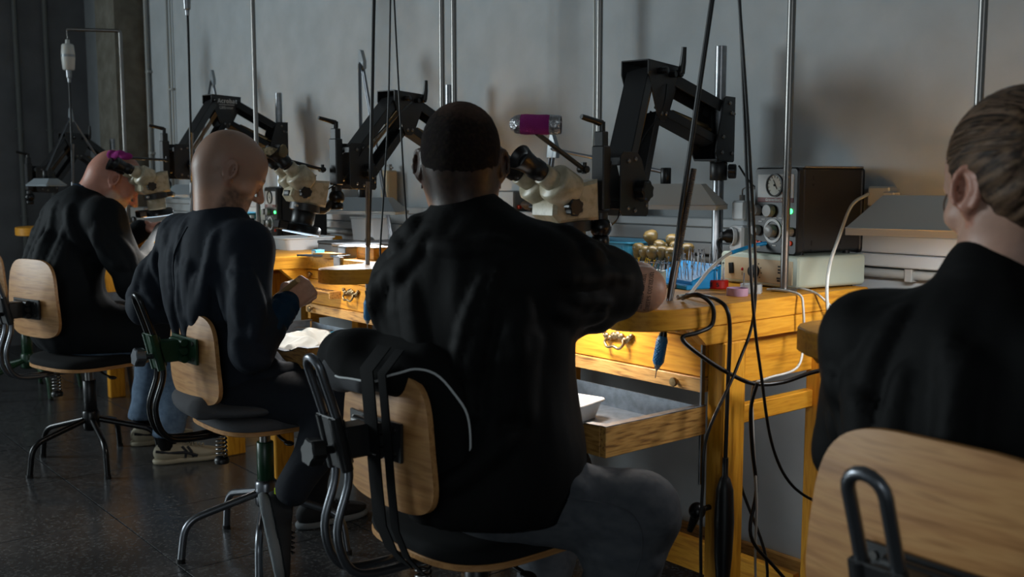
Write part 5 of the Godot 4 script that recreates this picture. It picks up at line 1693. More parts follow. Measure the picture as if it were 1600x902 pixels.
# linear colours; regions are real colouring: stubble, beard, lips
func skin_paint(xf: Transform3D, s: float, skin: Color, scalp: Color, scalp_on: float, beard: Color, beard_on: float) -> Variant:
	var inv := xf.affine_inverse()
	var ns := fbm(77, 60.0, 3)
	return func(p: Vector3, _n: Vector3) -> Color:
		var q := inv * p / s
		var c := skin
		var mott: float = ns.get_noise_3d(p.x, p.y, p.z)
		c = c * (1.0 + 0.12 * mott)
		if q.length() > 0.19:
			return Color(c.r, c.g, c.b, 1.0)
		if absf(q.x) > 0.074 and absf(q.y + 0.01) < 0.045:
			c = c.lerp(Color(0.55, 0.16, 0.10), 0.4)
		var lip := smoothstep(0.010, 0.004, absf(q.y + 0.0705)) * smoothstep(0.026, 0.018, absf(q.x)) * smoothstep(0.075, 0.08, q.z)
		c = c.lerp(Color(0.34, 0.13, 0.10), lip * 0.6)
		# shaved hair: above a line from brow to nape
		var line := q.y * 0.74 - q.z * 0.60 + 0.012 + 0.004 * mott
		c = c.lerp(scalp, scalp_on * smoothstep(-0.042, -0.002, line) * smoothstep(0.085, 0.07, q.z) * (0.94 + 0.06 * mott))
		# beard: jaw, chin, round the mouth
		var jawl := smoothstep(-0.036, -0.056, q.y) * smoothstep(-0.015, 0.01, q.z)
		c = c.lerp(beard, beard_on * jawl * (1.0 - lip) * clampf(0.85 + 0.5 * mott, 0.0, 1.0))
		var brow := smoothstep(0.006, 0.002, absf(q.y - 0.017 + 0.1 * maxf(0.0, absf(q.x) - 0.03))) * smoothstep(0.062, 0.068, q.z) * smoothstep(0.052, 0.044, absf(q.x)) * smoothstep(0.008, 0.014, absf(q.x))
		c = c.lerp(beard, brow * 0.8)
		return Color(c.r, c.g, c.b, 1.0)

# hand: wrist at o, fingers along x, back of the hand y, thumb to z
func hand_field(o: Vector3, B: Basis, curl: Array, s := 1.0) -> Field:
	var f := Field.new()
	var z := [0.027, 0.009, -0.009, -0.026]
	var ln := [1.0, 1.08, 1.0, 0.8]
	var at := func(p: Vector3) -> Vector3:
		return o + B * (p * s)
	f.ell(at.call(V(0.045, -0.006, 0.0)), V(0.046, 0.013, 0.034) * s, B, 0.012)
	for i in 4:
		var k := V(0.086 - 0.004 * absf(i - 1.0), 0.004, z[i])
		f.cap(at.call(V(0.0, 0, z[i] * 0.55)), at.call(k), 0.0125 * s, 0.0115 * s, 0.010)
		var a := 0.0
		var p := k
		var r := 0.0098
		var seg := [0.042, 0.026, 0.021]
		for j in 3:
			a += curl[j]
			var q: Vector3 = p + V(cos(a), -sin(a), -z[i] * 0.15 * sin(a)) * seg[j] * ln[i]
			f.cap(at.call(p), at.call(q), r * s, (r - 0.0009) * s, 0.004)
			r -= 0.0009
			p = q
	f.chain([at.call(V(0.012, -0.006, 0.022)), at.call(V(0.044, -0.018, 0.044)), at.call(V(0.074, -0.032, 0.040)), at.call(V(0.088, -0.044, 0.022))], [0.0155 * s, 0.0125 * s, 0.0105 * s, 0.0088 * s], 0.006)
	return f

func arm_skin(mb: MB, sh: Vector3, el: Vector3, wr: Vector3, rs: Array, paint) -> void:
	var f := Field.new()
	f.cap(sh, el, rs[0], rs[1], 0.02)
	f.cap(el, el.lerp(wr, 0.35), rs[1], rs[2], 0.02)
	f.cap(el.lerp(wr, 0.35), wr, rs[2], rs[3], 0.02)
	f.net(mb, 0.009, paint)

func shoe(parent: Node3D, ankle: Vector3, heel: Vector3, toe: Vector3, up: Vector3, upper: Material, sole: Material, stripes: bool, thick := 0.022) -> void:
	# heel and toe lie on the sole line
	var d := (toe - heel).normalized()
	var u := (up - d * up.dot(d)).normalized()
	var w := d.cross(u).normalized()
	var L := (toe - heel).length()
	var bs := Basis(d, u, w)
	var at := func(a: float, b: float, c: float) -> Vector3:
		return heel + d * (a * L) + u * b + w * c
	var holder := Node3D.new()
	holder.name = "shoe"
	parent.add_child(holder, true)
	var f := Field.new()
	f.ell(at.call(0.17, 0.045, 0), V(0.048, 0.042, 0.034), bs, 0.03)
	f.ell(at.call(0.45, 0.042, 0), V(0.075, 0.038, 0.036), bs, 0.03)
	f.ell(at.call(0.78, 0.032, 0), V(0.062, 0.026, 0.042), bs, 0.03)
	f.cap(at.call(0.22, 0.05, 0), at.call(0.24, 0.085, 0), 0.036, 0.037, 0.02)
	f.planes.append(Plane(-u, heel + u * (thick - 0.004)))
	f.planes.append(Plane(u + d * 0.25, at.call(0.24, 0.086, 0)))
	var b := MB.new()
	f.net(b, 0.006)
	part(holder, "upper", b, upper)
	f = Field.new()
	f.ell(at.call(0.17, 0.012, 0), V(0.052, 0.026, 0.038), bs, 0.03)
	f.ell(at.call(0.48, 0.012, 0), V(0.075, 0.024, 0.038), bs, 0.03)
	f.ell(at.call(0.78, 0.012, 0), V(0.068, 0.024, 0.046), bs, 0.03)
	f.planes.append(Plane(-u, heel))
	f.planes.append(Plane(u, heel + u * thick))
	b = MB.new()
	f.net(b, 0.006)
	part(holder, "sole", b, sole)
	b = MB.new()
	for i in 5:
		var a := 0.50 + 0.055 * i
		b.tube([at.call(a, 0.071 - 0.05 * (a - 0.5), -0.02), at.call(a + 0.01, 0.079 - 0.055 * (a - 0.5), 0.0), at.call(a, 0.071 - 0.05 * (a - 0.5), 0.02)], 0.0028, 6)
	part(holder, "laces", b, upper)
	if stripes:
		for e in [-1.0, 1.0]:
			b = MB.new()
			b.tube([at.call(0.02, 0.058, e * 0.026), at.call(0.2, 0.050, e * 0.037), at.call(0.45, 0.045, e * 0.0385), at.call(0.62, 0.028, e * 0.042)], 0.006, 6, true)
			b.tube([at.call(0.40, 0.070, e * 0.031), at.call(0.46, 0.050, e * 0.039), at.call(0.44, 0.024, e * 0.040)], 0.005, 6, true)
			b.tube([at.call(0.48, 0.068, e * 0.031), at.call(0.53, 0.048, e * 0.039), at.call(0.56, 0.024, e * 0.041)], 0.005, 6, true)
			part(holder, "stripes", b, M.navy)

func leg_field(f: Field, hip: Vector3, knee: Vector3, ankle: Vector3, rs: Array) -> void:
	f.cap(hip, knee, rs[0], rs[1], 0.05)
	f.cap(knee, knee.lerp(ankle, 0.4), rs[1], rs[2], 0.03)
	f.cap(knee.lerp(ankle, 0.4), ankle, rs[2], rs[3], 0.03)

func cloth_noise(sd: int, amp: float, f: Field, basis := Basis(), freq := 9.0) -> void:
	f.noise = fbm(sd, freq, 2)
	f.noise.fractal_gain = 0.35
	f.namp = amp
	f.nbasis = basis

func folds(f: Field, list: Array) -> void:
	# each fold follows the cloth it lies on
	var made := []
	for q in list:
		var line := spline(q[0], 5)
		var rs: Array = q[1]
		var pts := []
		var rr := []
		for i in line.size():
			var u := float(i) / (line.size() - 1) * (rs.size() - 1)
			var k := mini(int(u), rs.size() - 2)
			var r := lerpf(rs[k], rs[k + 1], u - k)
			r *= 1.5
			var p := settle(f, line[i], -r * 0.55)
			if (p - line[i]).length() > 0.09:
				continue
			pts.append(p)
			rr.append(r)
		made.append([pts, rr])
	for m in made:
		f.chain(m[0], m[1], 0.022)

func settle(f: Field, p: Vector3, depth: float, rough := false) -> Vector3:
	var amp := f.namp
	if not rough:
		f.namp = 0.0
	for k in 5:
		var d := f.whole(p)
		var e := 0.004
		var g := Vector3(f.whole(p + V(e, 0, 0)) - d, f.whole(p + V(0, e, 0)) - d, f.whole(p + V(0, 0, e)) - d) / e
		p -= g * (d - depth) / maxf(g.length_squared(), 0.2)
	f.namp = amp
	return p

# a bundle of soft folds hanging between two lines on the cloth
func drape(f: Field, a0: Vector3, a1: Vector3, b0: Vector3, b1: Vector3, count: int, r: float, sd: int) -> void:
	var rg := RandomNumberGenerator.new()
	rg.seed = sd
	var list := []
	for i in count:
		var u := (i + rg.randf_range(-0.3, 0.3)) / maxf(count - 1, 1)
		var a := a0.lerp(a1, u)
		var b := b0.lerp(b1, clampf(u + rg.randf_range(-0.18, 0.18), 0.0, 1.0))
		var t0 := rg.randf_range(0.0, 0.3)
		var t1 := rg.randf_range(0.65, 1.0)
		var m := a.lerp(b, (t0 + t1) * 0.5) + V(rg.randf_range(-0.02, 0.02), 0, rg.randf_range(-0.02, 0.02))
		var k := r * rg.randf_range(0.6, 1.2)
		list.append([[a.lerp(b, t0), m, a.lerp(b, t1)], [k * 0.25, k, k * 0.25]])
	folds(f, list)

func people() -> void:
	man_with_earrings()
	shaven_man()
	bald_man()
	long_haired_person()

# the man seen from behind, right elbow on the bench
func man_with_earrings() -> void:
	var t := thing("person", "person in black jacket and grey jeans, short dark hair, elbow on bench", "person", V(-1.6, 0, 1.14))
	var o := t.position
	var neck := V(-1.59, 1.062, 1.155) - o
	var rsh := V(-1.455, 0.975, 1.075) - o
	var lsh := V(-1.705, 0.945, 1.205) - o
	var rel := V(-1.412, 0.928, 0.838) - o
	var lel := V(-1.80, 0.80, 1.09) - o
	var rwr := V(-1.60, 0.935, 0.68) - o
	var lwr := V(-1.86, 0.915, 0.86) - o
	var B := Basis(V(0.877, 0, -0.48), Vector3.UP, V(0.48, 0, 0.877))
	var hx := Transform3D(look(V(-0.77, -0.06, -0.64)), V(-1.628, 1.188, 1.14) - o)
	var skin := Color(0.47, 0.25, 0.165)
	var paint = skin_paint(hx, 1.0, skin, Color(0.009, 0.0065, 0.0052), 0.99, Color(0.05, 0.035, 0.028), 0.7)
	var mb := MB.new()
	mb.use_c = true
	var f := head_field(hx, 1.0)
	f.cap(hx * V(0, -0.03, -0.035), neck + V(0, -0.02, 0.0), 0.060, 0.066, 0.03)
	f.cap(hx * V(0, -0.07, -0.01), neck + V(-0.02, -0.03, -0.02), 0.052, 0.06, 0.03)
	f.net(mb, 0.0045, paint)
	f = Field.new()
	f.cap(neck + V(0, -0.06, 0), V(0.03, -0.42, 0.0) + neck, 0.07, 0.08, 0.05)
	f.cap(lsh, rsh, 0.06, 0.06, 0.05)
	f.net(mb, 0.016, paint)
	arm_skin(mb, rsh, rel, rwr, [0.045, 0.043, 0.043, 0.028], paint)
	arm_skin(mb, lsh, lel, lwr, [0.045, 0.040, 0.040, 0.028], paint)
	hand_field(rwr, Basis(V(-0.78, -0.1, -0.55).normalized(), V(-0.05, 0.99, -0.1).normalized(), V(0.57, 0.02, -0.8).normalized()).orthonormalized(), [0.5, 0.7, 0.4]).net(mb, 0.004, paint)
	hand_field(lwr, Basis(V(0.4, 0.1, -0.9).normalized(), V(0.05, 0.99, 0.1).normalized(), V(0.9, 0.0, 0.4).normalized()).orthonormalized(), [0.5, 0.7, 0.4]).net(mb, 0.004, paint)
	part(t, "body", mb, M.skin)
	# cropped hair, thinning at the crown
	f = Field.new()
	var s := 1.0
	f.ell(hx * (V(0, 0.030, -0.016) * s), V(0.0772, 0.0855, 0.0985) * s, hx.basis, 0.02)
	f.ell(hx * (V(0, -0.002, -0.047) * s), V(0.0678, 0.0715, 0.0632) * s, hx.basis, 0.03)
	f.planes.append(Plane((hx.basis * V(0, -0.80, 0.60)).normalized(), hx * V(0, -0.062, -0.062)))
	f.noise = fbm(8, 260.0, 2)
	f.namp = 0.0012
	var hinv := hx.affine_inverse()
	var hn := fbm(9, 120.0, 2)
	mb = MB.new()
	mb.use_c = true
	f.net(mb, 0.004, func(p: Vector3, _n: Vector3) -> Color:
		var q := hinv * p
		var bare := smoothstep(0.075, 0.02, (q - V(-0.012, 0.105, -0.055)).length())
		var k := clampf(bare * 0.75 + 0.25 * hn.get_noise_3d(p.x, p.y, p.z), 0.0, 1.0)
		return Color(0.010, 0.0072, 0.0058).lerp(Color(0.095, 0.052, 0.036), k))
	part(t, "hair", mb, M.hair_short)
	for e in [-1.0, 1.0]:
		mb = MB.new()
		var ring := []
		for i in 13:
			var a := TAU * i / 12.0
			ring.append(hx * (V(e * 0.078, -0.047 + 0.007 * cos(a), -0.004 + 0.007 * sin(a))))
		mb.tube(ring, 0.0014, 6, false)
		part(t, "earring", mb, M.chrome)
	# tattooed words follow the round of the arm
	var af := Field.new()
	af.cap(rsh, rel, 0.045, 0.043, 0.02)
	af.cap(rel, rel.lerp(rwr, 0.35), 0.043, 0.043, 0.02)
	mb = MB.new()
	var look_dir := V(-0.68, -0.02, -0.73).normalized()
	var side := V(0.73, 0, -0.68).normalized()
	var row := 0
	for words in ["dividir distan", "fueres corazon"]:
		var tm := lettering(words, 0.0145, 0.0, "Droid Serif", false)
		var arr := tm.surface_get_arrays(0)
		var pv: PackedVector3Array = arr[Mesh.ARRAY_VERTEX]
		var start := mb.v.size()
		for p in pv:
			# text runs upwards along the arm, letters turned on their side
			var lo := rel + side * (-0.004 + 0.015 * row - p.y * 1.0 + p.x * 0.10) + Vector3.UP * (p.x * 0.78 - 0.002) - look_dir * 0.10
			for k in 24:
				var dd: float = af.whole(lo)
				if dd < 0.0012:
					break
				lo += look_dir * maxf(dd * 0.9, 0.0004)
			mb.vert(lo, -look_dir)
		for i in arr[Mesh.ARRAY_INDEX]:
			mb.ix.append(start + i)
		row += 1
	part(t, "tattoo", mb, mat(Color(0.16, 0.11, 0.10), 0.7), "two lines of tattooed words on the upper arm")
	# jacket
	f = Field.new()
	var chest := V(-1.553, 0.915, 1.152) - o
	var mid := V(-1.532, 0.80, 1.135) - o
	var hip := V(-1.525, 0.615, 1.125) - o
	f.ell(chest + V(0, 0.02, 0), V(0.185, 0.15, 0.118), B, 0.06)
	f.ell(mid, V(0.163, 0.17, 0.128), B, 0.08)
	f.ell(hip, V(0.172, 0.17, 0.152), B, 0.08)
	f.ell(hip + V(-0.01, -0.09, 0.03), V(0.16, 0.12, 0.15), B, 0.06)
	f.cap(lsh + V(0.01, -0.005, 0), rsh, 0.07, 0.07, 0.06)
	f.cap(neck + V(0, -0.045, 0.0), neck + V(-0.002, 0.012, 0.0), 0.088, 0.074, 0.04)
	f.cap(neck.lerp(rsh, 0.3) + V(0, -0.01, 0), rsh, 0.07, 0.068, 0.05)
	f.cap(neck.lerp(lsh, 0.3) + V(0, -0.01, 0), lsh, 0.07, 0.066, 0.05)
	var cuff := rsh.lerp(rel, 0.70)
	f.cap(rsh, rsh.lerp(rel, 0.5), 0.072, 0.068, 0.05)
	f.cap(rsh.lerp(rel, 0.5), cuff, 0.068, 0.061, 0.04)
	f.cap(rsh.lerp(rel, 0.40) + V(0, -0.03, 0.02), cuff + V(0.0, -0.012, 0.0), 0.056, 0.050, 0.04)
	f.cap(lsh, lel, 0.068, 0.06, 0.05)
	f.cap(lel, lwr, 0.058, 0.046, 0.04)
	folds(f, [
		[[neck + V(-0.075, -0.005, 0.05), neck + V(-0.05, -0.02, 0.075), neck + V(-0.085, -0.045, 0.085), neck + V(-0.06, -0.065, 0.098)], [0.006, 0.009, 0.009, 0.005]],
		[[neck + V(0.0, -0.035, 0.095), neck + V(-0.03, -0.075, 0.105), neck + V(-0.075, -0.105, 0.10), neck + V(-0.11, -0.16, 0.10)], [0.005, 0.011, 0.012, 0.005]],
		[[neck + V(0.03, -0.04, 0.09), neck + V(0.08, -0.045, 0.06), neck + V(0.13, -0.05, 0.0)], [0.004, 0.010, 0.005]],
		[[lsh + V(0.0, 0.0, 0.06), lsh + V(0.02, -0.09, 0.075), lsh + V(0.06, -0.18, 0.07), lsh + V(0.12, -0.26, 0.06)], [0.006, 0.014, 0.014, 0.006]],
		[[lsh + V(-0.03, -0.06, 0.04), lsh + V(-0.02, -0.15, 0.06), lsh + V(0.01, -0.22, 0.06)], [0.006, 0.013, 0.006]],
		[[rsh + V(-0.02, -0.06, 0.06), rsh + V(-0.03, -0.16, 0.06), rsh + V(-0.07, -0.28, 0.06)], [0.006, 0.014, 0.006]],
		[[hip + V(0.06, 0.12, 0.12), hip + V(-0.02, 0.06, 0.16), hip + V(-0.10, 0.04, 0.15)], [0.006, 0.013, 0.006]],
		[[hip + V(0.10, 0.06, 0.06), hip + V(0.06, -0.01, 0.13), hip + V(-0.01, -0.05, 0.16)], [0.006, 0.014, 0.006]],
		[[cuff + V(-0.02, -0.065, 0.02), rsh.lerp(rel, 0.55) + V(0.0, -0.085, 0.02), rsh + V(-0.02, -0.10, 0.05)], [0.008, 0.016, 0.008]],
	])
	drape(f, lsh + V(0.0, 0.04, 0.08), neck + V(0.0, -0.05, 0.12), V(-1.68, 0.70, 1.30) - o, V(-1.55, 0.66, 1.30) - o, 6, 0.011, 1)
	drape(f, rsh + V(-0.04, 0.0, 0.09), rsh + V(0.03, -0.04, 0.06), V(-1.50, 0.66, 1.28) - o, V(-1.38, 0.62, 1.18) - o, 5, 0.010, 2)
	drape(f, rsh + V(0.02, 0.06, 0.0), rsh + V(0.05, -0.06, 0.05), cuff + V(0.02, 0.05, 0.03), cuff + V(0.04, -0.05, 0.04), 5, 0.008, 3)
	cloth_noise(31, 0.006, f, Basis(V(1.5, 0, 0), V(0, 0.4, 0), V(0, 0, 1.5)), 7.0)
	var ad := (rel - rsh).normalized()
	f.planes.append(Plane(V(0.05, -1.0, 0.05).normalized(), V(-1.53, 0.492, 1.15) - o))
	mb = MB.new()
	# the slit over the hip and the sleeve end are cut
	f.cap(hip + V(0.035, -0.20, 0.24), hip + V(0.05, -0.075, 0.20), 0.05, 0.006, 0.01, true)
	f.cap(cuff + ad * 0.062, cuff + ad * 0.16, 0.07, 0.09, 0.008, true)
	f.net(mb, 0.0085)
	part(t, "jacket", mb, M.jacket)
	mb = MB.new()
	var seam := []
	for i in 17:
		var a := TAU * i / 16.0
		var cb := MB.up_to(ad)
		var off: Vector3 = cb * V(cos(a), 0, sin(a)) * 0.059
		off.y -= 0.008 if off.y < 0.0 else 0.0
		seam.append(cuff + ad * 0.010 + off)
	mb.tube(seam, 0.0075, 8, false)
	part(t, "rolled_cuff", mb, M.jacket)
	# jeans
	f = Field.new()
	var hr := V(-1.50, 0.525, 1.10) - o
	var hl := V(-1.66, 0.525, 1.14) - o
	f.ell(V(-1.565, 0.545, 1.13) - o, V(0.165, 0.105, 0.135), B, 0.05)
	leg_field(f, hr, V(-1.315, 0.505, 0.95) - o, V(-1.375, 0.10, 1.02) - o, [0.096, 0.079, 0.068, 0.055])
	leg_field(f, hl, V(-1.68, 0.485, 0.83) - o, V(-1.60, 0.10, 0.98) - o, [0.092, 0.072, 0.063, 0.055])
	folds(f, [
		[[hr + V(0.02, 0.07, 0.06), hr + V(0.08, 0.08, 0.02), hr + V(0.15, 0.05, -0.03)], [0.005, 0.009, 0.005]],
		[[V(-1.36, 0.46, 1.02) - o, V(-1.33, 0.44, 1.0) - o, V(-1.29, 0.43, 0.96) - o], [0.008, 0.012, 0.008]],
		[[V(-1.38, 0.43, 1.03) - o, V(-1.34, 0.40, 1.02) - o, V(-1.30, 0.39, 0.98) - o], [0.008, 0.011, 0.008]],
	])
	cloth_noise(32, 0.006, f, Basis(), 8.0)
	mb = MB.new()
	f.net(mb, 0.010)
	part(t, "jeans", mb, M.jeans_grey)
	mb = MB.new()
	var outer := []
	for p in spline([V(-1.44, 0.55, 1.17) - o, V(-1.37, 0.545, 1.08) - o, V(-1.28, 0.52, 1.0) - o, V(-1.265, 0.44, 1.0) - o, V(-1.29, 0.36, 1.02) - o], 6):
		outer.append(settle(f, p, 0.0006, true))
	mb.tube(outer, 0.0018, 5)
	mb.tube(spline([hip + V(0.06, -0.075, 0.15), hip + V(0.10, -0.062, 0.125), hip + V(0.13, -0.052, 0.09)], 5), 0.003, 6)
	part(t, "pocket_seam", mb, M.jeans_grey)
	shoe(t, V(-1.37, 0.1, 1.02) - o, V(-1.40, 0.0, 1.07) - o, V(-1.27, 0.0, 0.86) - o, Vector3.UP, M.shoe_dark, M.sole_grey, false)
	shoe(t, V(-1.60, 0.1, 0.98) - o, V(-1.60, 0.0, 1.03) - o, V(-1.60, 0.0, 0.78) - o, Vector3.UP, M.shoe_dark, M.sole_grey, false)

# shaven-headed man with a dark beard
func shaven_man() -> void:
	var t := thing("person", "person with shaven head and dark beard, navy jacket, fists over tray", "person", V(-2.85, 0, 1.08))
	var o := t.position
	var neck := V(-2.868, 1.045, 1.105) - o
	var rsh := V(-2.735, 0.955, 1.085) - o
	var lsh := V(-3.045, 0.975, 1.15) - o
	var rel := V(-2.625, 0.675, 1.13) - o
	var lel := V(-3.165, 0.755, 1.225) - o
	var rwr := V(-2.665, 0.792, 1.0) - o
	var lwr := V(-2.93, 0.745, 1.00) - o
	var B := Basis(V(0.97, -0.03, -0.2).normalized(), V(0.03, 0.99, 0.05).normalized(), V(0.2, -0.05, 0.97).normalized()).orthonormalized()
	var hx := Transform3D(look(V(0.20, -0.50, -0.84)), V(-2.875, 1.178, 1.06) - o)
	var skin := Color(0.47, 0.26, 0.175)
	var paint = skin_paint(hx, 1.03, skin, Color(0.26, 0.165, 0.125), 0.8, Color(0.045, 0.03, 0.025), 0.85)
	var mb := MB.new()
	mb.use_c = true
	var f := head_field(hx, 1.03, 0.98, 1.02, 1.03)
	f.cap(hx * V(0, -0.025, -0.05), neck + V(0, -0.03, 0.015), 0.057, 0.064, 0.03)
	f.cap(hx * V(0, -0.06, -0.015), neck + V(0, -0.04, -0.02), 0.052, 0.06, 0.03)
	f.net(mb, 0.0045, paint)
	f = Field.new()
	f.cap(neck + V(0, -0.07, 0), V(0.0, -0.40, 0.03) + neck, 0.07, 0.08, 0.05)
	f.cap(lsh, rsh, 0.055, 0.055, 0.05)
	f.net(mb, 0.016, paint)
	arm_skin(mb, rsh, rel, rwr, [0.045, 0.040, 0.038, 0.028], paint)
	arm_skin(mb, lsh, lel, lwr, [0.045, 0.040, 0.038, 0.028], paint)
	hand_field(rwr, Basis(V(-0.10, 0.52, -0.85).normalized(), V(0.80, 0.45, 0.30).normalized(), V(-0.5, 0.7, 0.5).normalized()).orthonormalized(), [1.25, 1.5, 0.9], 1.06).net(mb, 0.0035, paint)
	hand_field(lwr, Basis(V(0.72, 0.25, -0.64).normalized(), V(-0.2, 0.95, 0.2).normalized(), V(0.6, 0.1, 0.75).normalized()).orthonormalized(), [1.1, 1.3, 0.8]).net(mb, 0.004, paint)
	part(t, "body", mb, M.skin)
	# jacket
	f = Field.new()
	var chest := V(-2.885, 0.915, 1.105) - o
	var mid := V(-2.885, 0.76, 1.105) - o
	var hip := V(-2.865, 0.565, 1.085) - o
	f.ell(chest + V(0, 0.0, 0.005), V(0.178, 0.155, 0.118), B, 0.06)
	f.ell(mid, V(0.158, 0.18, 0.112), B, 0.08)
	f.ell(hip, V(0.175, 0.15, 0.125), B, 0.08)
	f.cap(lsh, rsh, 0.064, 0.066, 0.06)
	f.cap(neck + V(0, -0.07, 0.005), neck + V(0, -0.018, 0.0), 0.090, 0.072, 0.04)
	f.cap(rsh, rel, 0.068, 0.060, 0.05)
	f.cap(lsh, lel, 0.066, 0.058, 0.05)
	f.cap(rel, rel.lerp(rwr, 0.45), 0.057, 0.052, 0.03)
	f.cap(lel, lel.lerp(lwr, 0.6), 0.056, 0.05, 0.03)
	f.cap(hip + V(0.10, -0.04, -0.08), hip + V(0.18, -0.05, -0.14), 0.085, 0.07, 0.05)
	folds(f, [
		[[neck + V(-0.03, -0.02, 0.09), neck + V(-0.02, -0.14, 0.155), neck + V(-0.01, -0.27, 0.185), neck + V(0.0, -0.42, 0.17)], [0.003, 0.004, 0.004, 0.003]],
		[[lsh + V(0.02, 0.03, 0.05), lsh + V(0.05, -0.08, 0.09), lsh + V(0.07, -0.2, 0.10), lsh + V(0.12, -0.3, 0.10)], [0.005, 0.012, 0.012, 0.005]],
		[[lsh + V(0.0, -0.02, 0.05), lsh + V(-0.06, -0.12, 0.07), lsh + V(-0.08, -0.2, 0.06)], [0.005, 0.011, 0.006]],
		[[rsh + V(-0.03, 0.03, 0.06), rsh + V(-0.05, -0.09, 0.09), rsh + V(-0.09, -0.2, 0.10)], [0.005, 0.012, 0.006]],
		[[rsh + V(0.05, -0.03, 0.045), rsh + V(0.08, -0.13, 0.045), rsh + V(0.10, -0.2, 0.03)], [0.005, 0.011, 0.006]],
		[[rel + V(0.02, 0.02, 0.05), rel + V(0.045, -0.02, 0.03), rel + V(0.05, -0.03, -0.02)], [0.006, 0.012, 0.006]],
		[[hip + V(0.17, 0.04, 0.02), hip + V(0.16, 0.0, -0.08), hip + V(0.17, -0.02, -0.16)], [0.006, 0.014, 0.008]],
		[[hip + V(0.16, 0.10, 0.03), hip + V(0.165, 0.05, -0.06), hip + V(0.16, 0.03, -0.12)], [0.006, 0.012, 0.006]],
	])
	drape(f, lsh + V(-0.02, 0.03, 0.08), rsh + V(0.0, 0.03, 0.08), V(-3.0, 0.62, 1.30) - o, V(-2.74, 0.60, 1.26) - o, 11, 0.010, 4)
	drape(f, lsh + V(-0.06, -0.02, 0.02), lsh + V(-0.03, -0.05, 0.07), lel + V(-0.04, 0.02, 0.02), lel + V(0.0, 0.03, 0.06), 4, 0.009, 5)
	drape(f, rsh + V(0.06, 0.0, 0.02), rsh + V(0.04, -0.04, 0.06), rel + V(0.05, 0.03, 0.0), rel + V(0.04, 0.03, 0.05), 4, 0.009, 6)
	drape(f, rsh + V(0.06, -0.12, 0.0), rsh + V(0.04, -0.16, 0.05), hip + V(0.17, 0.05, -0.08), hip + V(0.18, 0.03, 0.04), 4, 0.010, 7)
	cloth_noise(41, 0.006, f, Basis(V(1.5, 0, 0), V(0, 0.35, 0), V(0, 0, 1.5)), 7.0)
	f.planes.append(Plane(V(0, -1, 0), V(0, 0.468, 0)))
	mb = MB.new()
	f.net(mb, 0.0085)
	part(t, "jacket", mb, M.jacket_blue)
	var seam_line := []
	for p in spline([neck + V(0.0, -0.03, 0.10), V(-2.90, 0.90, 1.25) - o, V(-2.90, 0.76, 1.25) - o, V(-2.89, 0.64, 1.22) - o], 8):
		seam_line.append(settle(f, p, 0.0008, true))
	mb = MB.new()
	mb.tube(seam_line, 0.0022, 6)
	part(t, "back_seam", mb, M.jacket_blue)
	# knitted cuffs pushed up the forearms
	for q in [[rel.lerp(rwr, 0.40), rwr + (rwr - rel) * 0.02], [lel.lerp(lwr, 0.55), lwr.lerp(lel, 0.08)]]:
		f = Field.new()
		f.cap(q[0], q[1], 0.047, 0.036, 0.02)
		var dd: Vector3 = (q[1] - q[0]).normalized()
		for i in 6:
			var c: Vector3 = q[0].lerp(q[1], 0.1 + 0.17 * i)
			var cb := MB.up_to((dd + V(0.25 * sin(i * 2.0), 0.2 * cos(i * 1.7), 0)).normalized())
			var ring := []
			for k in 11:
				var a := TAU * k / 10.0
				ring.append(c + cb * V(cos(a), 0, sin(a)) * (0.043 - 0.0015 * i))
			var rr := []
			for k in 11:
				rr.append(0.0065)
			f.chain(ring, rr, 0.008)
		mb = MB.new()
		f.net(mb, 0.005)
		part(t, "sleeve_cuff", mb, M.knit_teal, "dark teal knitted cuff")
	# trousers
	f = Field.new()
	f.ell(V(-2.855, 0.525, 1.06) - o, V(0.175, 0.09, 0.14), Basis(), 0.05)
	var hr := V(-2.775, 0.52, 1.04) - o
	var kr := V(-2.525, 0.50, 0.90) - o
	leg_field(f, hr, kr, V(-2.585, 0.265, 1.035) - o, [0.088, 0.070, 0.062, 0.050])
	leg_field(f, V(-2.93, 0.52, 1.03) - o, V(-2.95, 0.49, 0.72) - o, V(-2.95, 0.10, 0.78) - o, [0.088, 0.070, 0.062, 0.050])
	cloth_noise(42, 0.006, f, Basis(), 8.0)
	mb = MB.new()
	f.net(mb, 0.010)
	part(t, "jeans", mb, M.jeans_dark)
	shoe(t, V(-2.58, 0.25, 1.05) - o, V(-2.645, 0.245, 1.115) - o, V(-2.585, 0.002, 1.095) - o, V(0.36, 0.1, -0.93), M.shoe_dark, M.sole_grey, false, 0.034)
	mb = MB.new()
	mb.box(V(-2.612, 0.262, 1.068) - o, V(0.012, 0.02, 0.024), 0.002, Basis(Vector3.UP, 0.6))
	part(t, "heel_tab", mb, M.lime, "lime green heel tab")
	shoe(t, V(-2.95, 0.1, 0.78) - o, V(-2.95, 0.0, 0.83) - o, V(-2.95, 0.0, 0.58) - o, Vector3.UP, M.shoe_dark, M.sole_grey, false)

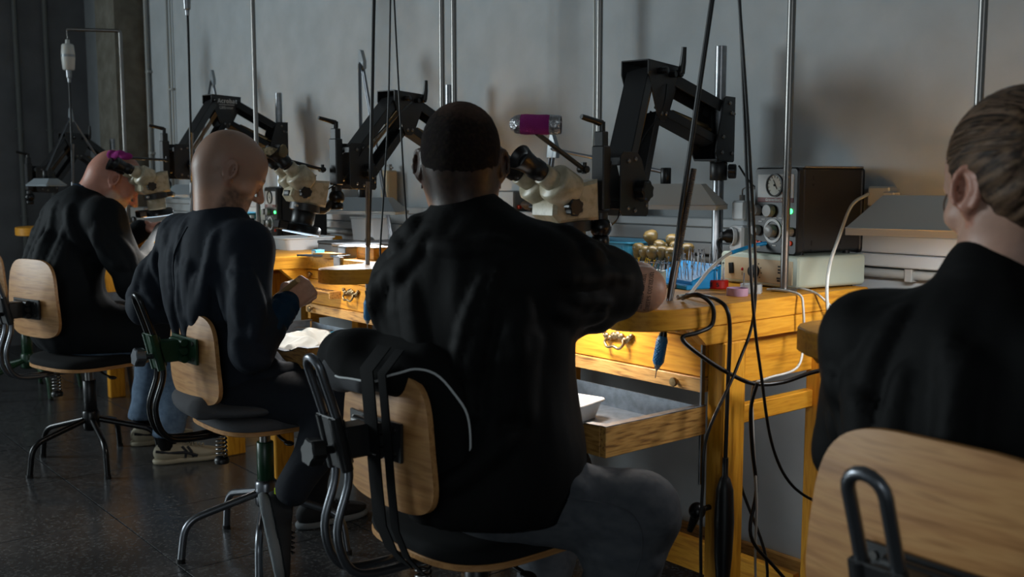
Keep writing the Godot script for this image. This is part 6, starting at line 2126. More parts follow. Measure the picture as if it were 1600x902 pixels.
# bald man with a grey beard, bent to his microscope
func bald_man() -> void:
	var t := thing("person", "bald person with grey beard bent forward under a microscope, light jeans", "person", V(-4.22, 0, 1.06))
	var o := t.position
	var neck := V(-4.225, 1.085, 1.055) - o
	var rsh := V(-4.07, 1.0, 1.055) - o
	var lsh := V(-4.42, 1.01, 1.09) - o
	var rel := V(-3.985, 0.745, 0.98) - o
	var lel := V(-4.52, 0.77, 1.03) - o
	var rwr := V(-4.16, 0.95, 0.77) - o
	var lwr := V(-4.38, 0.95, 0.78) - o
	var B := Basis(V(0.99, 0, -0.1).normalized(), V(0.0, 0.99, 0.1), V(0.1, -0.1, 0.99)).orthonormalized()
	var hx := Transform3D(look(V(0.12, -0.62, -0.78)), V(-4.185, 1.150, 0.965) - o)
	var skin := Color(0.55, 0.26, 0.19)
	var paint = skin_paint(hx, 1.02, skin, Color(0.55, 0.26, 0.19), 0.5, Color(0.55, 0.50, 0.46), 0.9)
	var mb := MB.new()
	mb.use_c = true
	var f := head_field(hx, 1.02, 1.0, 1.03, 1.05)
	f.cap(hx * V(0, -0.02, -0.05), neck + V(0, -0.03, 0.015), 0.060, 0.068, 0.03)
	f.net(mb, 0.005, paint)
	f = Field.new()
	f.cap(neck + V(0, -0.07, 0.01), V(0.0, -0.40, 0.09) + neck, 0.07, 0.07, 0.05)
	f.cap(lsh, rsh, 0.055, 0.055, 0.05)
	f.net(mb, 0.016, paint)
	arm_skin(mb, rsh, rel, rwr, [0.045, 0.040, 0.038, 0.028], paint)
	arm_skin(mb, lsh, lel, lwr, [0.045, 0.040, 0.038, 0.028], paint)
	hand_field(rwr, Basis(V(-0.5, 0.1, -0.85).normalized(), V(0.05, 0.99, 0.1).normalized(), V(-0.85, 0, 0.5).normalized()).orthonormalized(), [0.7, 0.9, 0.5]).net(mb, 0.0045, paint)
	hand_field(lwr, Basis(V(0.6, 0.1, -0.8).normalized(), V(0.05, 0.99, 0.1).normalized(), V(0.8, 0, 0.6).normalized()).orthonormalized(), [0.7, 0.9, 0.5]).net(mb, 0.0045, paint)
	part(t, "body", mb, M.skin)
	f = Field.new()
	f.ell(V(-4.245, 0.955, 1.105) - o, V(0.190, 0.165, 0.125), B, 0.06)
	f.ell(V(-4.25, 0.78, 1.16) - o, V(0.178, 0.18, 0.135), B, 0.08)
	f.ell(V(-4.245, 0.58, 1.14) - o, V(0.188, 0.14, 0.165), B, 0.08)
	f.cap(V(-4.15, 0.54, 1.06) - o, V(-4.06, 0.52, 0.86) - o, 0.12, 0.105, 0.06)
	f.cap(V(-4.33, 0.54, 1.06) - o, V(-4.37, 0.52, 0.84) - o, 0.12, 0.105, 0.06)
	f.cap(lsh, rsh, 0.070, 0.070, 0.06)
	f.cap(neck + V(0, -0.06, 0.01), neck + V(0.0, -0.01, 0.0), 0.098, 0.079, 0.04)
	f.cap(rsh, rel, 0.074, 0.064, 0.05)
	f.cap(lsh, lel, 0.072, 0.062, 0.05)
	f.cap(rel, rwr.lerp(rel, 0.08), 0.062, 0.046, 0.03)
	f.cap(lel, lwr.lerp(lel, 0.08), 0.060, 0.046, 0.03)
	folds(f, [
		[[rsh + V(-0.08, 0.02, 0.08), rsh + V(-0.05, -0.06, 0.08), rsh + V(-0.02, -0.12, 0.07)], [0.006, 0.014, 0.006]],
		[[rsh + V(0.05, -0.06, 0.03), rsh + V(0.06, -0.14, 0.02), rsh + V(0.08, -0.2, -0.02)], [0.006, 0.013, 0.006]],
		[[neck + V(0.02, -0.05, 0.11), neck + V(0.06, -0.2, 0.19), neck + V(0.08, -0.34, 0.21)], [0.005, 0.012, 0.006]],
		[[neck + V(-0.08, -0.06, 0.10), neck + V(-0.09, -0.2, 0.18), neck + V(-0.08, -0.32, 0.21)], [0.005, 0.012, 0.006]],
	])
	drape(f, lsh + V(-0.02, 0.03, 0.08), rsh + V(0.0, 0.03, 0.08), V(-4.38, 0.62, 1.34) - o, V(-4.12, 0.60, 1.30) - o, 8, 0.012, 8)
	drape(f, rsh + V(0.06, 0.0, 0.02), rsh + V(0.04, -0.04, 0.06), rel + V(0.05, 0.03, 0.0), rel + V(0.04, 0.03, 0.05), 4, 0.010, 9)
	cloth_noise(51, 0.006, f, Basis(V(1.5, 0, 0), V(0, 0.35, 0), V(0, 0, 1.5)), 7.0)
	f.planes.append(Plane(V(0, -1, 0), V(0, 0.47, 0)))
	mb = MB.new()
	f.net(mb, 0.0095)
	part(t, "jacket", mb, M.jacket_faded)
	f = Field.new()
	f.cap(neck + V(0, -0.02, 0.012), neck + V(0.0, 0.018, 0.0), 0.079, 0.070, 0.02)
	f.planes.append(Plane(V(0, 1, -0.45).normalized(), neck + V(0, 0.026, 0)))
	mb = MB.new()
	f.net(mb, 0.007)
	part(t, "shirt_collar", mb, M.knit_teal, "blue shirt collar")
	f = Field.new()
	f.ell(V(-4.235, 0.525, 1.08) - o, V(0.175, 0.09, 0.14), Basis(), 0.05)
	leg_field(f, V(-4.14, 0.52, 1.06) - o, V(-4.02, 0.50, 0.76) - o, V(-4.005, 0.125, 0.86) - o, [0.090, 0.074, 0.068, 0.060])
	leg_field(f, V(-4.33, 0.52, 1.06) - o, V(-4.37, 0.50, 0.74) - o, V(-4.365, 0.125, 0.83) - o, [0.090, 0.074, 0.070, 0.062])
	f.planes.append(Plane(V(0, -1, 0), V(0, 0.115, 0)))
	cloth_noise(52, 0.006, f, Basis(), 9.0)
	mb = MB.new()
	f.net(mb, 0.010)
	part(t, "jeans", mb, M.jeans_light)
	for q in [V(-4.005, 0, 0.865), V(-4.365, 0, 0.835)]:
		mb = MB.new()
		mb.tube([q + V(0, 0.06, 0) - o, q + V(0, 0.14, 0) - o], 0.038, 14)
		part(t, "sock", mb, M.strap)
	shoe(t, Vector3.ZERO, V(-4.022, 0.0, 0.915) - o, V(-3.955, 0.0, 0.655) - o, Vector3.UP, M.shoe_cream, M.shoe_cream, true)
	shoe(t, Vector3.ZERO, V(-4.365, 0.0, 0.885) - o, V(-4.34, 0.0, 0.625) - o, Vector3.UP, M.shoe_cream, M.shoe_cream, true)

# person with tied-back brown hair
func long_haired_person() -> void:
	var t := thing("person", "person in black top with tied-back brown hair, seen from behind", "person", V(-0.62, 0, 1.0))
	var o := t.position
	var neck := V(-0.635, 1.012, 0.995) - o
	var rsh := V(-0.455, 0.935, 1.0) - o
	var lsh := V(-0.785, 0.918, 1.03) - o
	var rel := V(-0.37, 0.73, 0.95) - o
	var lel := V(-0.835, 0.735, 0.98) - o
	var rwr := V(-0.47, 0.945, 0.76) - o
	var lwr := V(-0.70, 0.945, 0.76) - o
	var B := Basis()
	var hx := Transform3D(look(V(-0.86, -0.22, -0.50)), V(-0.626, 1.142, 0.952) - o)
	var skin := Color(0.50, 0.29, 0.215)
	var paint = skin_paint(hx, 1.03, skin, Color(0.2, 0.12, 0.08), 0.3, Color(0.25, 0.15, 0.1), 0.0)
	var mb := MB.new()
	mb.use_c = true
	var f := head_field(hx, 1.03, 0.96, 0.98, 0.97)
	f.cap(hx * V(0, -0.04, -0.03), neck + V(0, -0.02, 0.0), 0.050, 0.056, 0.03)
	f.net(mb, 0.004, paint)
	f = Field.new()
	f.cap(neck + V(0, -0.07, 0), V(0.0, -0.35, 0.04) + neck, 0.06, 0.07, 0.05)
	f.cap(lsh, rsh, 0.05, 0.05, 0.05)
	f.net(mb, 0.016, paint)
	arm_skin(mb, rsh, rel, rwr, [0.042, 0.037, 0.035, 0.025], paint)
	arm_skin(mb, lsh, lel, lwr, [0.042, 0.037, 0.035, 0.025], paint)
	hand_field(rwr, Basis(V(-0.5, 0.0, -0.85).normalized(), V(0, 1, 0), V(-0.85, 0, 0.5).normalized()).orthonormalized(), [0.6, 0.7, 0.4], 0.92).net(mb, 0.0045, paint)
	hand_field(lwr, Basis(V(0.5, 0.0, -0.85).normalized(), V(0, 1, 0), V(0.85, 0, 0.5).normalized()).orthonormalized(), [0.6, 0.7, 0.4], 0.92).net(mb, 0.0045, paint)
	part(t, "body", mb, M.skin)
	# hair combed back into a knot
	f = Field.new()
	f.ell(hx * V(0, 0.038, -0.022), V(0.087, 0.092, 0.108), hx.basis, 0.02)
	f.ell(hx * V(0, 0.0, -0.070), V(0.080, 0.082, 0.072), hx.basis, 0.03)
	f.ell(hx * V(0, 0.02, -0.165), V(0.052, 0.056, 0.050), hx.basis, 0.02)
	f.planes.append(Plane((hx.basis * V(0, -0.64, 0.77)).normalized(), hx * V(0, -0.02, 0.012)))
	f.noise = fbm(61, 22.0, 2)
	f.namp = 0.0045
	# strands run from the brow back to the knot
	var inv := hx.affine_inverse()
	var flow := Basis(V(1.6, 0, 0), V(0, 1.6, 0), V(0, 0, 0.22)) * Basis(Vector3.RIGHT, -0.2)
	f.nbasis = flow * hx.basis.inverse()
	var ns := fbm(62, 60.0, 3)
	mb = MB.new()
	mb.use_c = true
	f.net(mb, 0.0035, func(p: Vector3, _n: Vector3) -> Color:
		var w := flow * (inv * p)
		var k := clampf(0.42 + 1.1 * ns.get_noise_3d(w.x, w.y, w.z), 0.0, 1.0)
		return Color(0.016, 0.0095, 0.006).lerp(Color(0.13, 0.078, 0.047), k))
	# loose strands
	var rg := RandomNumberGenerator.new()
	rg.seed = 5
	for i in 150:
		var a := rg.randf_range(-1.5, 1.5)
		var r := rg.randf_range(0.35, 1.0)
		var side := V(sin(a), cos(a), 0)
		var pts := []
		for q in [[0.055, 0.80], [0.02, 0.96], [-0.03, 1.02], [-0.08, 0.93], [-0.125, 0.62]]:
			pts.append(hx * V(side.x * 0.091 * q[1], 0.034 + side.y * 0.097 * q[1] - (0.055 - q[0]) * 0.12 * r, q[0] + rg.randf_range(-0.004, 0.004)))
		var on := []
		for p in spline(pts, 4):
			on.append(settle(f, p, -0.0002 + rg.randf_range(0.0, 0.0012)))
		mb.tint = Color(0.02, 0.012, 0.008).lerp(Color(0.17, 0.105, 0.066), rg.randf())
		mb.tube(on, 0.0008, 4)
	mb.tint = Color(0.12, 0.07, 0.042)
	for q in [[V(-0.02, 0.05, 0.09), V(-0.03, 0.06, 0.12), V(-0.035, 0.045, 0.14)], [V(0.05, 0.02, 0.06), V(0.062, -0.01, 0.07), V(0.06, -0.04, 0.068)], [V(0.03, -0.07, -0.12), V(0.035, -0.13, -0.13), V(0.05, -0.17, -0.11)], [V(0.045, -0.07, -0.11), V(0.058, -0.12, -0.125), V(0.05, -0.16, -0.12)]]:
		mb.tube(spline([hx * q[0], hx * q[1], hx * q[2]], 6), 0.0012, 5)
	part(t, "hair", mb, M.hair_brown)
	# black top
	f = Field.new()
	f.ell(V(-0.62, 0.875, 1.025) - o, V(0.178, 0.14, 0.112), B, 0.06)
	f.ell(V(-0.615, 0.75, 1.04) - o, V(0.165, 0.17, 0.120), B, 0.08)
	f.ell(V(-0.61, 0.575, 1.02) - o, V(0.175, 0.14, 0.150), B, 0.08)
	f.cap(lsh, rsh, 0.060, 0.060, 0.06)
	f.cap(neck + V(0, -0.06, 0.006), neck + V(0.0, 0.0, 0.0), 0.088, 0.066, 0.04)
	f.cap(rsh, rel, 0.064, 0.058, 0.05)
	f.cap(lsh, lel, 0.064, 0.058, 0.05)
	f.cap(rel, rwr.lerp(rel, 0.1), 0.056, 0.042, 0.03)
	f.cap(lel, lwr.lerp(lel, 0.1), 0.056, 0.042, 0.03)
	folds(f, [
		[[lsh + V(-0.02, -0.05, 0.055), lsh + V(0.0, -0.13, 0.075), lsh + V(0.05, -0.2, 0.09)], [0.006, 0.014, 0.006]],
		[[lsh + V(-0.03, -0.12, 0.04), lsh + V(-0.03, -0.19, 0.06), lsh + V(0.02, -0.25, 0.09)], [0.006, 0.014, 0.006]],
		[[neck + V(-0.06, -0.06, 0.07), neck + V(-0.09, -0.14, 0.11), neck + V(-0.08, -0.24, 0.14)], [0.005, 0.012, 0.006]],
	])
	drape(f, lsh + V(-0.04, 0.0, 0.06), neck + V(0.05, -0.06, 0.10), V(-0.74, 0.70, 1.17) - o, V(-0.6, 0.66, 1.18) - o, 6, 0.011, 10)
	cloth_noise(61, 0.006, f, Basis(V(1.5, 0, 0), V(0, 0.4, 0), V(0, 0, 1.5)), 7.0)
	f.planes.append(Plane(V(0, -1, 0), V(0, 0.468, 0)))
	mb = MB.new()
	f.net(mb, 0.0085)
	part(t, "jacket", mb, M.jacket)
	f = Field.new()
	f.ell(V(-0.61, 0.525, 0.99) - o, V(0.165, 0.085, 0.13), Basis(), 0.05)
	leg_field(f, V(-0.53, 0.52, 0.95) - o, V(-0.50, 0.49, 0.62) - o, V(-0.50, 0.09, 0.68) - o, [0.082, 0.066, 0.058, 0.046])
	leg_field(f, V(-0.70, 0.52, 0.95) - o, V(-0.72, 0.49, 0.62) - o, V(-0.72, 0.09, 0.68) - o, [0.082, 0.066, 0.058, 0.046])
	mb = MB.new()
	f.net(mb, 0.012)
	part(t, "trousers", mb, M.jeans_dark)
	for x in [-0.50, -0.72]:
		shoe(t, Vector3.ZERO, V(x, 0.0, 0.73) - o, V(x, 0.0, 0.49) - o, Vector3.UP, M.shoe_dark, M.sole_grey, false)
# ------------------------------------------------------------------ mesh building
class MB:
	var v := PackedVector3Array()
	var n := PackedVector3Array()
	var c := PackedColorArray()
	var ix := PackedInt32Array()
	var tint := Color(1, 1, 1)
	var use_c := false

	func vert(p: Vector3, nn: Vector3) -> int:
		v.append(p)
		n.append(nn)
		if use_c:
			c.append(tint)
		return v.size() - 1

	func tri(a: int, b: int, d: int) -> void:
		var face := (v[b] - v[a]).cross(v[d] - v[a])
		if face.dot(n[a] + n[b] + n[d]) > 0.0:
			ix.append(a); ix.append(d); ix.append(b)
		else:
			ix.append(a); ix.append(b); ix.append(d)

	func face(pts: Array, nn: Vector3) -> void:
		var s := v.size()
		for p in pts:
			vert(p, nn)
		for i in range(1, pts.size() - 1):
			tri(s, s + i, s + i + 1)

	func box(ctr: Vector3, size: Vector3, bev := 0.0, b := Basis()) -> void:
		var h := size * 0.5
		bev = minf(bev, minf(h.x, minf(h.y, h.z)) * 0.9)
		var q := h - Vector3(bev, bev, bev)
		for ax in 3:
			var a1 := (ax + 1) % 3
			var a2 := (ax + 2) % 3
			for s in [-1.0, 1.0]:
				var pts := []
				for k in [[-1.0, -1.0], [1.0, -1.0], [1.0, 1.0], [-1.0, 1.0]]:
					var p := Vector3.ZERO
					p[ax] = s * h[ax]
					p[a1] = k[0] * q[a1]
					p[a2] = k[1] * q[a2]
					pts.append(ctr + b * p)
				var nn := Vector3.ZERO
				nn[ax] = s
				face(pts, b * nn)
		if bev <= 0.0:
			return
		for ax in 3:
			var a1 := (ax + 1) % 3
			var a2 := (ax + 2) % 3
			for s1 in [-1.0, 1.0]:
				for s2 in [-1.0, 1.0]:
					var pts := []
					for k in [[-1.0, 0], [1.0, 0], [1.0, 1], [-1.0, 1]]:
						var p := Vector3.ZERO
						p[ax] = k[0] * q[ax]
						p[a1] = s1 * (h[a1] if k[1] == 0 else q[a1])
						p[a2] = s2 * (q[a2] if k[1] == 0 else h[a2])
						pts.append(ctr + b * p)
					var nn := Vector3.ZERO
					nn[a1] = s1
					nn[a2] = s2
					face(pts, (b * nn).normalized())
		for sx in [-1.0, 1.0]:
			for sy in [-1.0, 1.0]:
				for sz in [-1.0, 1.0]:
					face([ctr + b * Vector3(sx * h.x, sy * q.y, sz * q.z), ctr + b * Vector3(sx * q.x, sy * h.y, sz * q.z), ctr + b * Vector3(sx * q.x, sy * q.y, sz * h.z)], (b * Vector3(sx, sy, sz)).normalized())

	func tube(pts: Array, r, sides := 10, caps := true, squash := 1.0) -> void:
		var m := pts.size()
		if m < 2:
			return
		var t := []
		for i in m:
			var d: Vector3 = (pts[mini(i + 1, m - 1)] - pts[maxi(i - 1, 0)])
			t.append(d.normalized() if d.length() > 1e-9 else Vector3.UP)
		var ref := Vector3.UP if absf(t[0].y) < 0.9 else Vector3.RIGHT
		var u: Vector3 = ref.cross(t[0]).normalized()
		var start := v.size()
		for i in m:
			u = (u - t[i] * u.dot(t[i])).normalized()
			var w: Vector3 = t[i].cross(u)
			var rr: float = r if r is float else r[i]
			for k in sides:
				var a := TAU * k / sides
				var o: Vector3 = u * cos(a) + w * sin(a) * squash
				vert(pts[i] + o * rr, o.normalized())
		for i in m - 1:
			for k in sides:
				var a := start + i * sides + k
				var b := start + i * sides + (k + 1) % sides
				tri(a, b, a + sides)
				tri(b, b + sides, a + sides)
		if caps:
			for e in [0, m - 1]:
				var nn: Vector3 = -t[0] if e == 0 else t[m - 1]
				var s := v.size()
				for k in sides:
					vert(v[start + e * sides + k], nn)
				for k in range(1, sides - 1):
					tri(s, s + k, s + k + 1)

	func lathe(prof: Array, xf := Transform3D(), seg := 20, arc := TAU) -> void:
		# prof: Vector2(radius, height) along the axis y of xf
		var m := prof.size()
		var sn := []
		for i in m - 1:
			var d: Vector2 = prof[i + 1] - prof[i]
			sn.append(Vector2(d.y, -d.x).normalized())
		for i in m - 1:
			var n0: Vector2 = sn[i]
			var n1: Vector2 = sn[i]
			if i > 0 and sn[i - 1].dot(sn[i]) > 0.6:
				n0 = (sn[i - 1] + sn[i]).normalized()
			if i < m - 2 and sn[i + 1].dot(sn[i]) > 0.6:
				n1 = (sn[i + 1] + sn[i]).normalized()
			var s := v.size()
			for k in seg + 1:
				var a := arc * k / seg
				var ca := cos(a)
				var sa := sin(a)
				vert(xf * Vector3(prof[i].x * ca, prof[i].y, prof[i].x * sa), (xf.basis * Vector3(n0.x * ca, n0.y, n0.x * sa)).normalized())
				vert(xf * Vector3(prof[i + 1].x * ca, prof[i + 1].y, prof[i + 1].x * sa), (xf.basis * Vector3(n1.x * ca, n1.y, n1.x * sa)).normalized())
			for k in seg:
				if prof[i].x > 1e-6:
					tri(s + k * 2, s + k * 2 + 2, s + k * 2 + 1)
				if prof[i + 1].x > 1e-6:
					tri(s + k * 2 + 2, s + k * 2 + 3, s + k * 2 + 1)

	func cyl(a: Vector3, b: Vector3, r: float, seg := 16, bev := 0.0, r2 := -1.0) -> void:
		var l := (b - a).length()
		if r2 < 0.0:
			r2 = r
		var xf := Transform3D(MB.up_to((b - a) / l), a)
		if bev > 0.0:
			lathe([Vector2(0, 0), Vector2(r - bev, 0), Vector2(r, bev), Vector2(r2, l - bev), Vector2(r2 - bev, l), Vector2(0, l)], xf, seg)
		else:
			lathe([Vector2(0, 0), Vector2(r, 0), Vector2(r2, l), Vector2(0, l)], xf, seg)

	static func up_to(d: Vector3) -> Basis:
		var y := d.normalized()
		var x := (Vector3.RIGHT if absf(y.x) < 0.9 else Vector3.BACK)
		var z := x.cross(y).normalized()
		x = y.cross(z).normalized()
		return Basis(x, y, z)

	func ell(ctr: Vector3, r: Vector3, b := Basis(), seg := 14, rings := 9) -> void:
		var s := v.size()
		for i in rings + 1:
			var ph := PI * i / rings
			for k in seg + 1:
				var a := TAU * k / seg
				var d := Vector3(sin(ph) * cos(a), cos(ph), sin(ph) * sin(a))
				vert(ctr + b * (d * r), (b * (d / r)).normalized())
		for i in rings:
			for k in seg:
				var a := s + i * (seg + 1) + k
				if i > 0:
					tri(a, a + 1, a + seg + 1)
				if i < rings - 1:
					tri(a + 1, a + seg + 2, a + seg + 1)

	# polygon in the x-z plane of xf, from height y0 to y1
	func prism(poly: PackedVector2Array, y0: float, y1: float, xf := Transform3D(), bev := 0.0, hole := PackedVector2Array()) -> void:
		var p := poly
		if Geometry2D.is_polygon_clockwise(p):
			p = p.duplicate()
			p.reverse()
		var m := p.size()
		var en := []
		for i in m:
			var d := p[(i + 1) % m] - p[i]
			en.append(Vector2(d.y, -d.x).normalized())
		var ins := PackedVector2Array()
		for i in m:
			var a: Vector2 = en[(i + m - 1) % m]
			var b: Vector2 = en[i]
			var h := (a + b)
			h = h / maxf(0.5, h.dot(h) * 0.5) if h.length() > 0.01 else b
			ins.append(p[i] - h * bev)
		var lo := y0 + bev
		var hi := y1 - bev
		for i in m:
			var j := (i + 1) % m
			var na: Vector2 = en[i]
			var nb: Vector2 = en[i]
			if en[(i + m - 1) % m].dot(en[i]) > 0.75:
				na = (en[(i + m - 1) % m] + en[i]).normalized()
			if en[j].dot(en[i]) > 0.75:
				nb = (en[j] + en[i]).normalized()
			var A := Vector3(na.x, 0, na.y)
			var B := Vector3(nb.x, 0, nb.y)
			var s := v.size()
			vert(xf * Vector3(p[i].x, lo, p[i].y), xf.basis * A)
			vert(xf * Vector3(p[j].x, lo, p[j].y), xf.basis * B)
			vert(xf * Vector3(p[j].x, hi, p[j].y), xf.basis * B)
			vert(xf * Vector3(p[i].x, hi, p[i].y), xf.basis * A)
			tri(s, s + 1, s + 2)
			tri(s, s + 2, s + 3)
			if bev > 0.0:
				for e in [[lo, y0, -1.0], [hi, y1, 1.0]]:
					var up := Vector3(0, e[2], 0)
					s = v.size()
					vert(xf * Vector3(p[i].x, e[0], p[i].y), (xf.basis * (A + up)).normalized())
					vert(xf * Vector3(p[j].x, e[0], p[j].y), (xf.basis * (B + up)).normalized())
					vert(xf * Vector3(ins[j].x, e[1], ins[j].y), (xf.basis * (B + up)).normalized())
					vert(xf * Vector3(ins[i].x, e[1], ins[i].y), (xf.basis * (A + up)).normalized())
					tri(s, s + 1, s + 2)
					tri(s, s + 2, s + 3)
		var tris := Geometry2D.triangulate_polygon(ins)
		for e in [[y0, Vector3.DOWN], [y1, Vector3.UP]]:
			var s := v.size()
			for q in ins:
				vert(xf * Vector3(q.x, e[0], q.y), xf.basis * e[1])
			for i in range(0, tris.size(), 3):
				tri(s + tris[i], s + tris[i + 1], s + tris[i + 2])

	# a skin over rows of points, smooth
	func skin(rows: Array, wrap := false, flip := false) -> void:
		var h := rows.size()
		var w: int = rows[0].size()
		var s := v.size()
		for i in h:
			for k in w:
				var k0 := (k + w - 1) % w if wrap else maxi(k - 1, 0)
				var k1 := (k + 1) % w if wrap else mini(k + 1, w - 1)
				var du: Vector3 = rows[i][k1] - rows[i][k0]
				var dv: Vector3 = rows[mini(i + 1, h - 1)][k] - rows[maxi(i - 1, 0)][k]
				var nn := du.cross(dv)
				if nn.length() < 1e-12:
					var ci := clampi(i, 1, h - 2)
					nn = (rows[ci][k1] - rows[ci][k0]).cross(dv)
				nn = nn.normalized() * (-1.0 if flip else 1.0)
				vert(rows[i][k], nn)
		for i in h - 1:
			for k in (w if wrap else w - 1):
				var a := s + i * w + k
				var b := s + i * w + (k + 1) % w
				tri(a, b, a + w)
				tri(b, b + w, a + w)

	func from_mesh(m: Mesh, xf: Transform3D) -> void:
		for k in m.get_surface_count():
			var a := m.surface_get_arrays(k)
			var s := v.size()
			var pv: PackedVector3Array = a[Mesh.ARRAY_VERTEX]
			var pn: PackedVector3Array = a[Mesh.ARRAY_NORMAL]
			for i in pv.size():
				vert(xf * pv[i], (xf.basis * pn[i]).normalized())
			for i in a[Mesh.ARRAY_INDEX]:
				ix.append(s + i)

	func mesh() -> ArrayMesh:
		var a := []
		a.resize(Mesh.ARRAY_MAX)
		a[Mesh.ARRAY_VERTEX] = v
		a[Mesh.ARRAY_NORMAL] = n
		if use_c:
			a[Mesh.ARRAY_COLOR] = c
		a[Mesh.ARRAY_INDEX] = ix
		var m := ArrayMesh.new()
		m.add_surface_from_arrays(Mesh.PRIMITIVE_TRIANGLES, a)
		return m


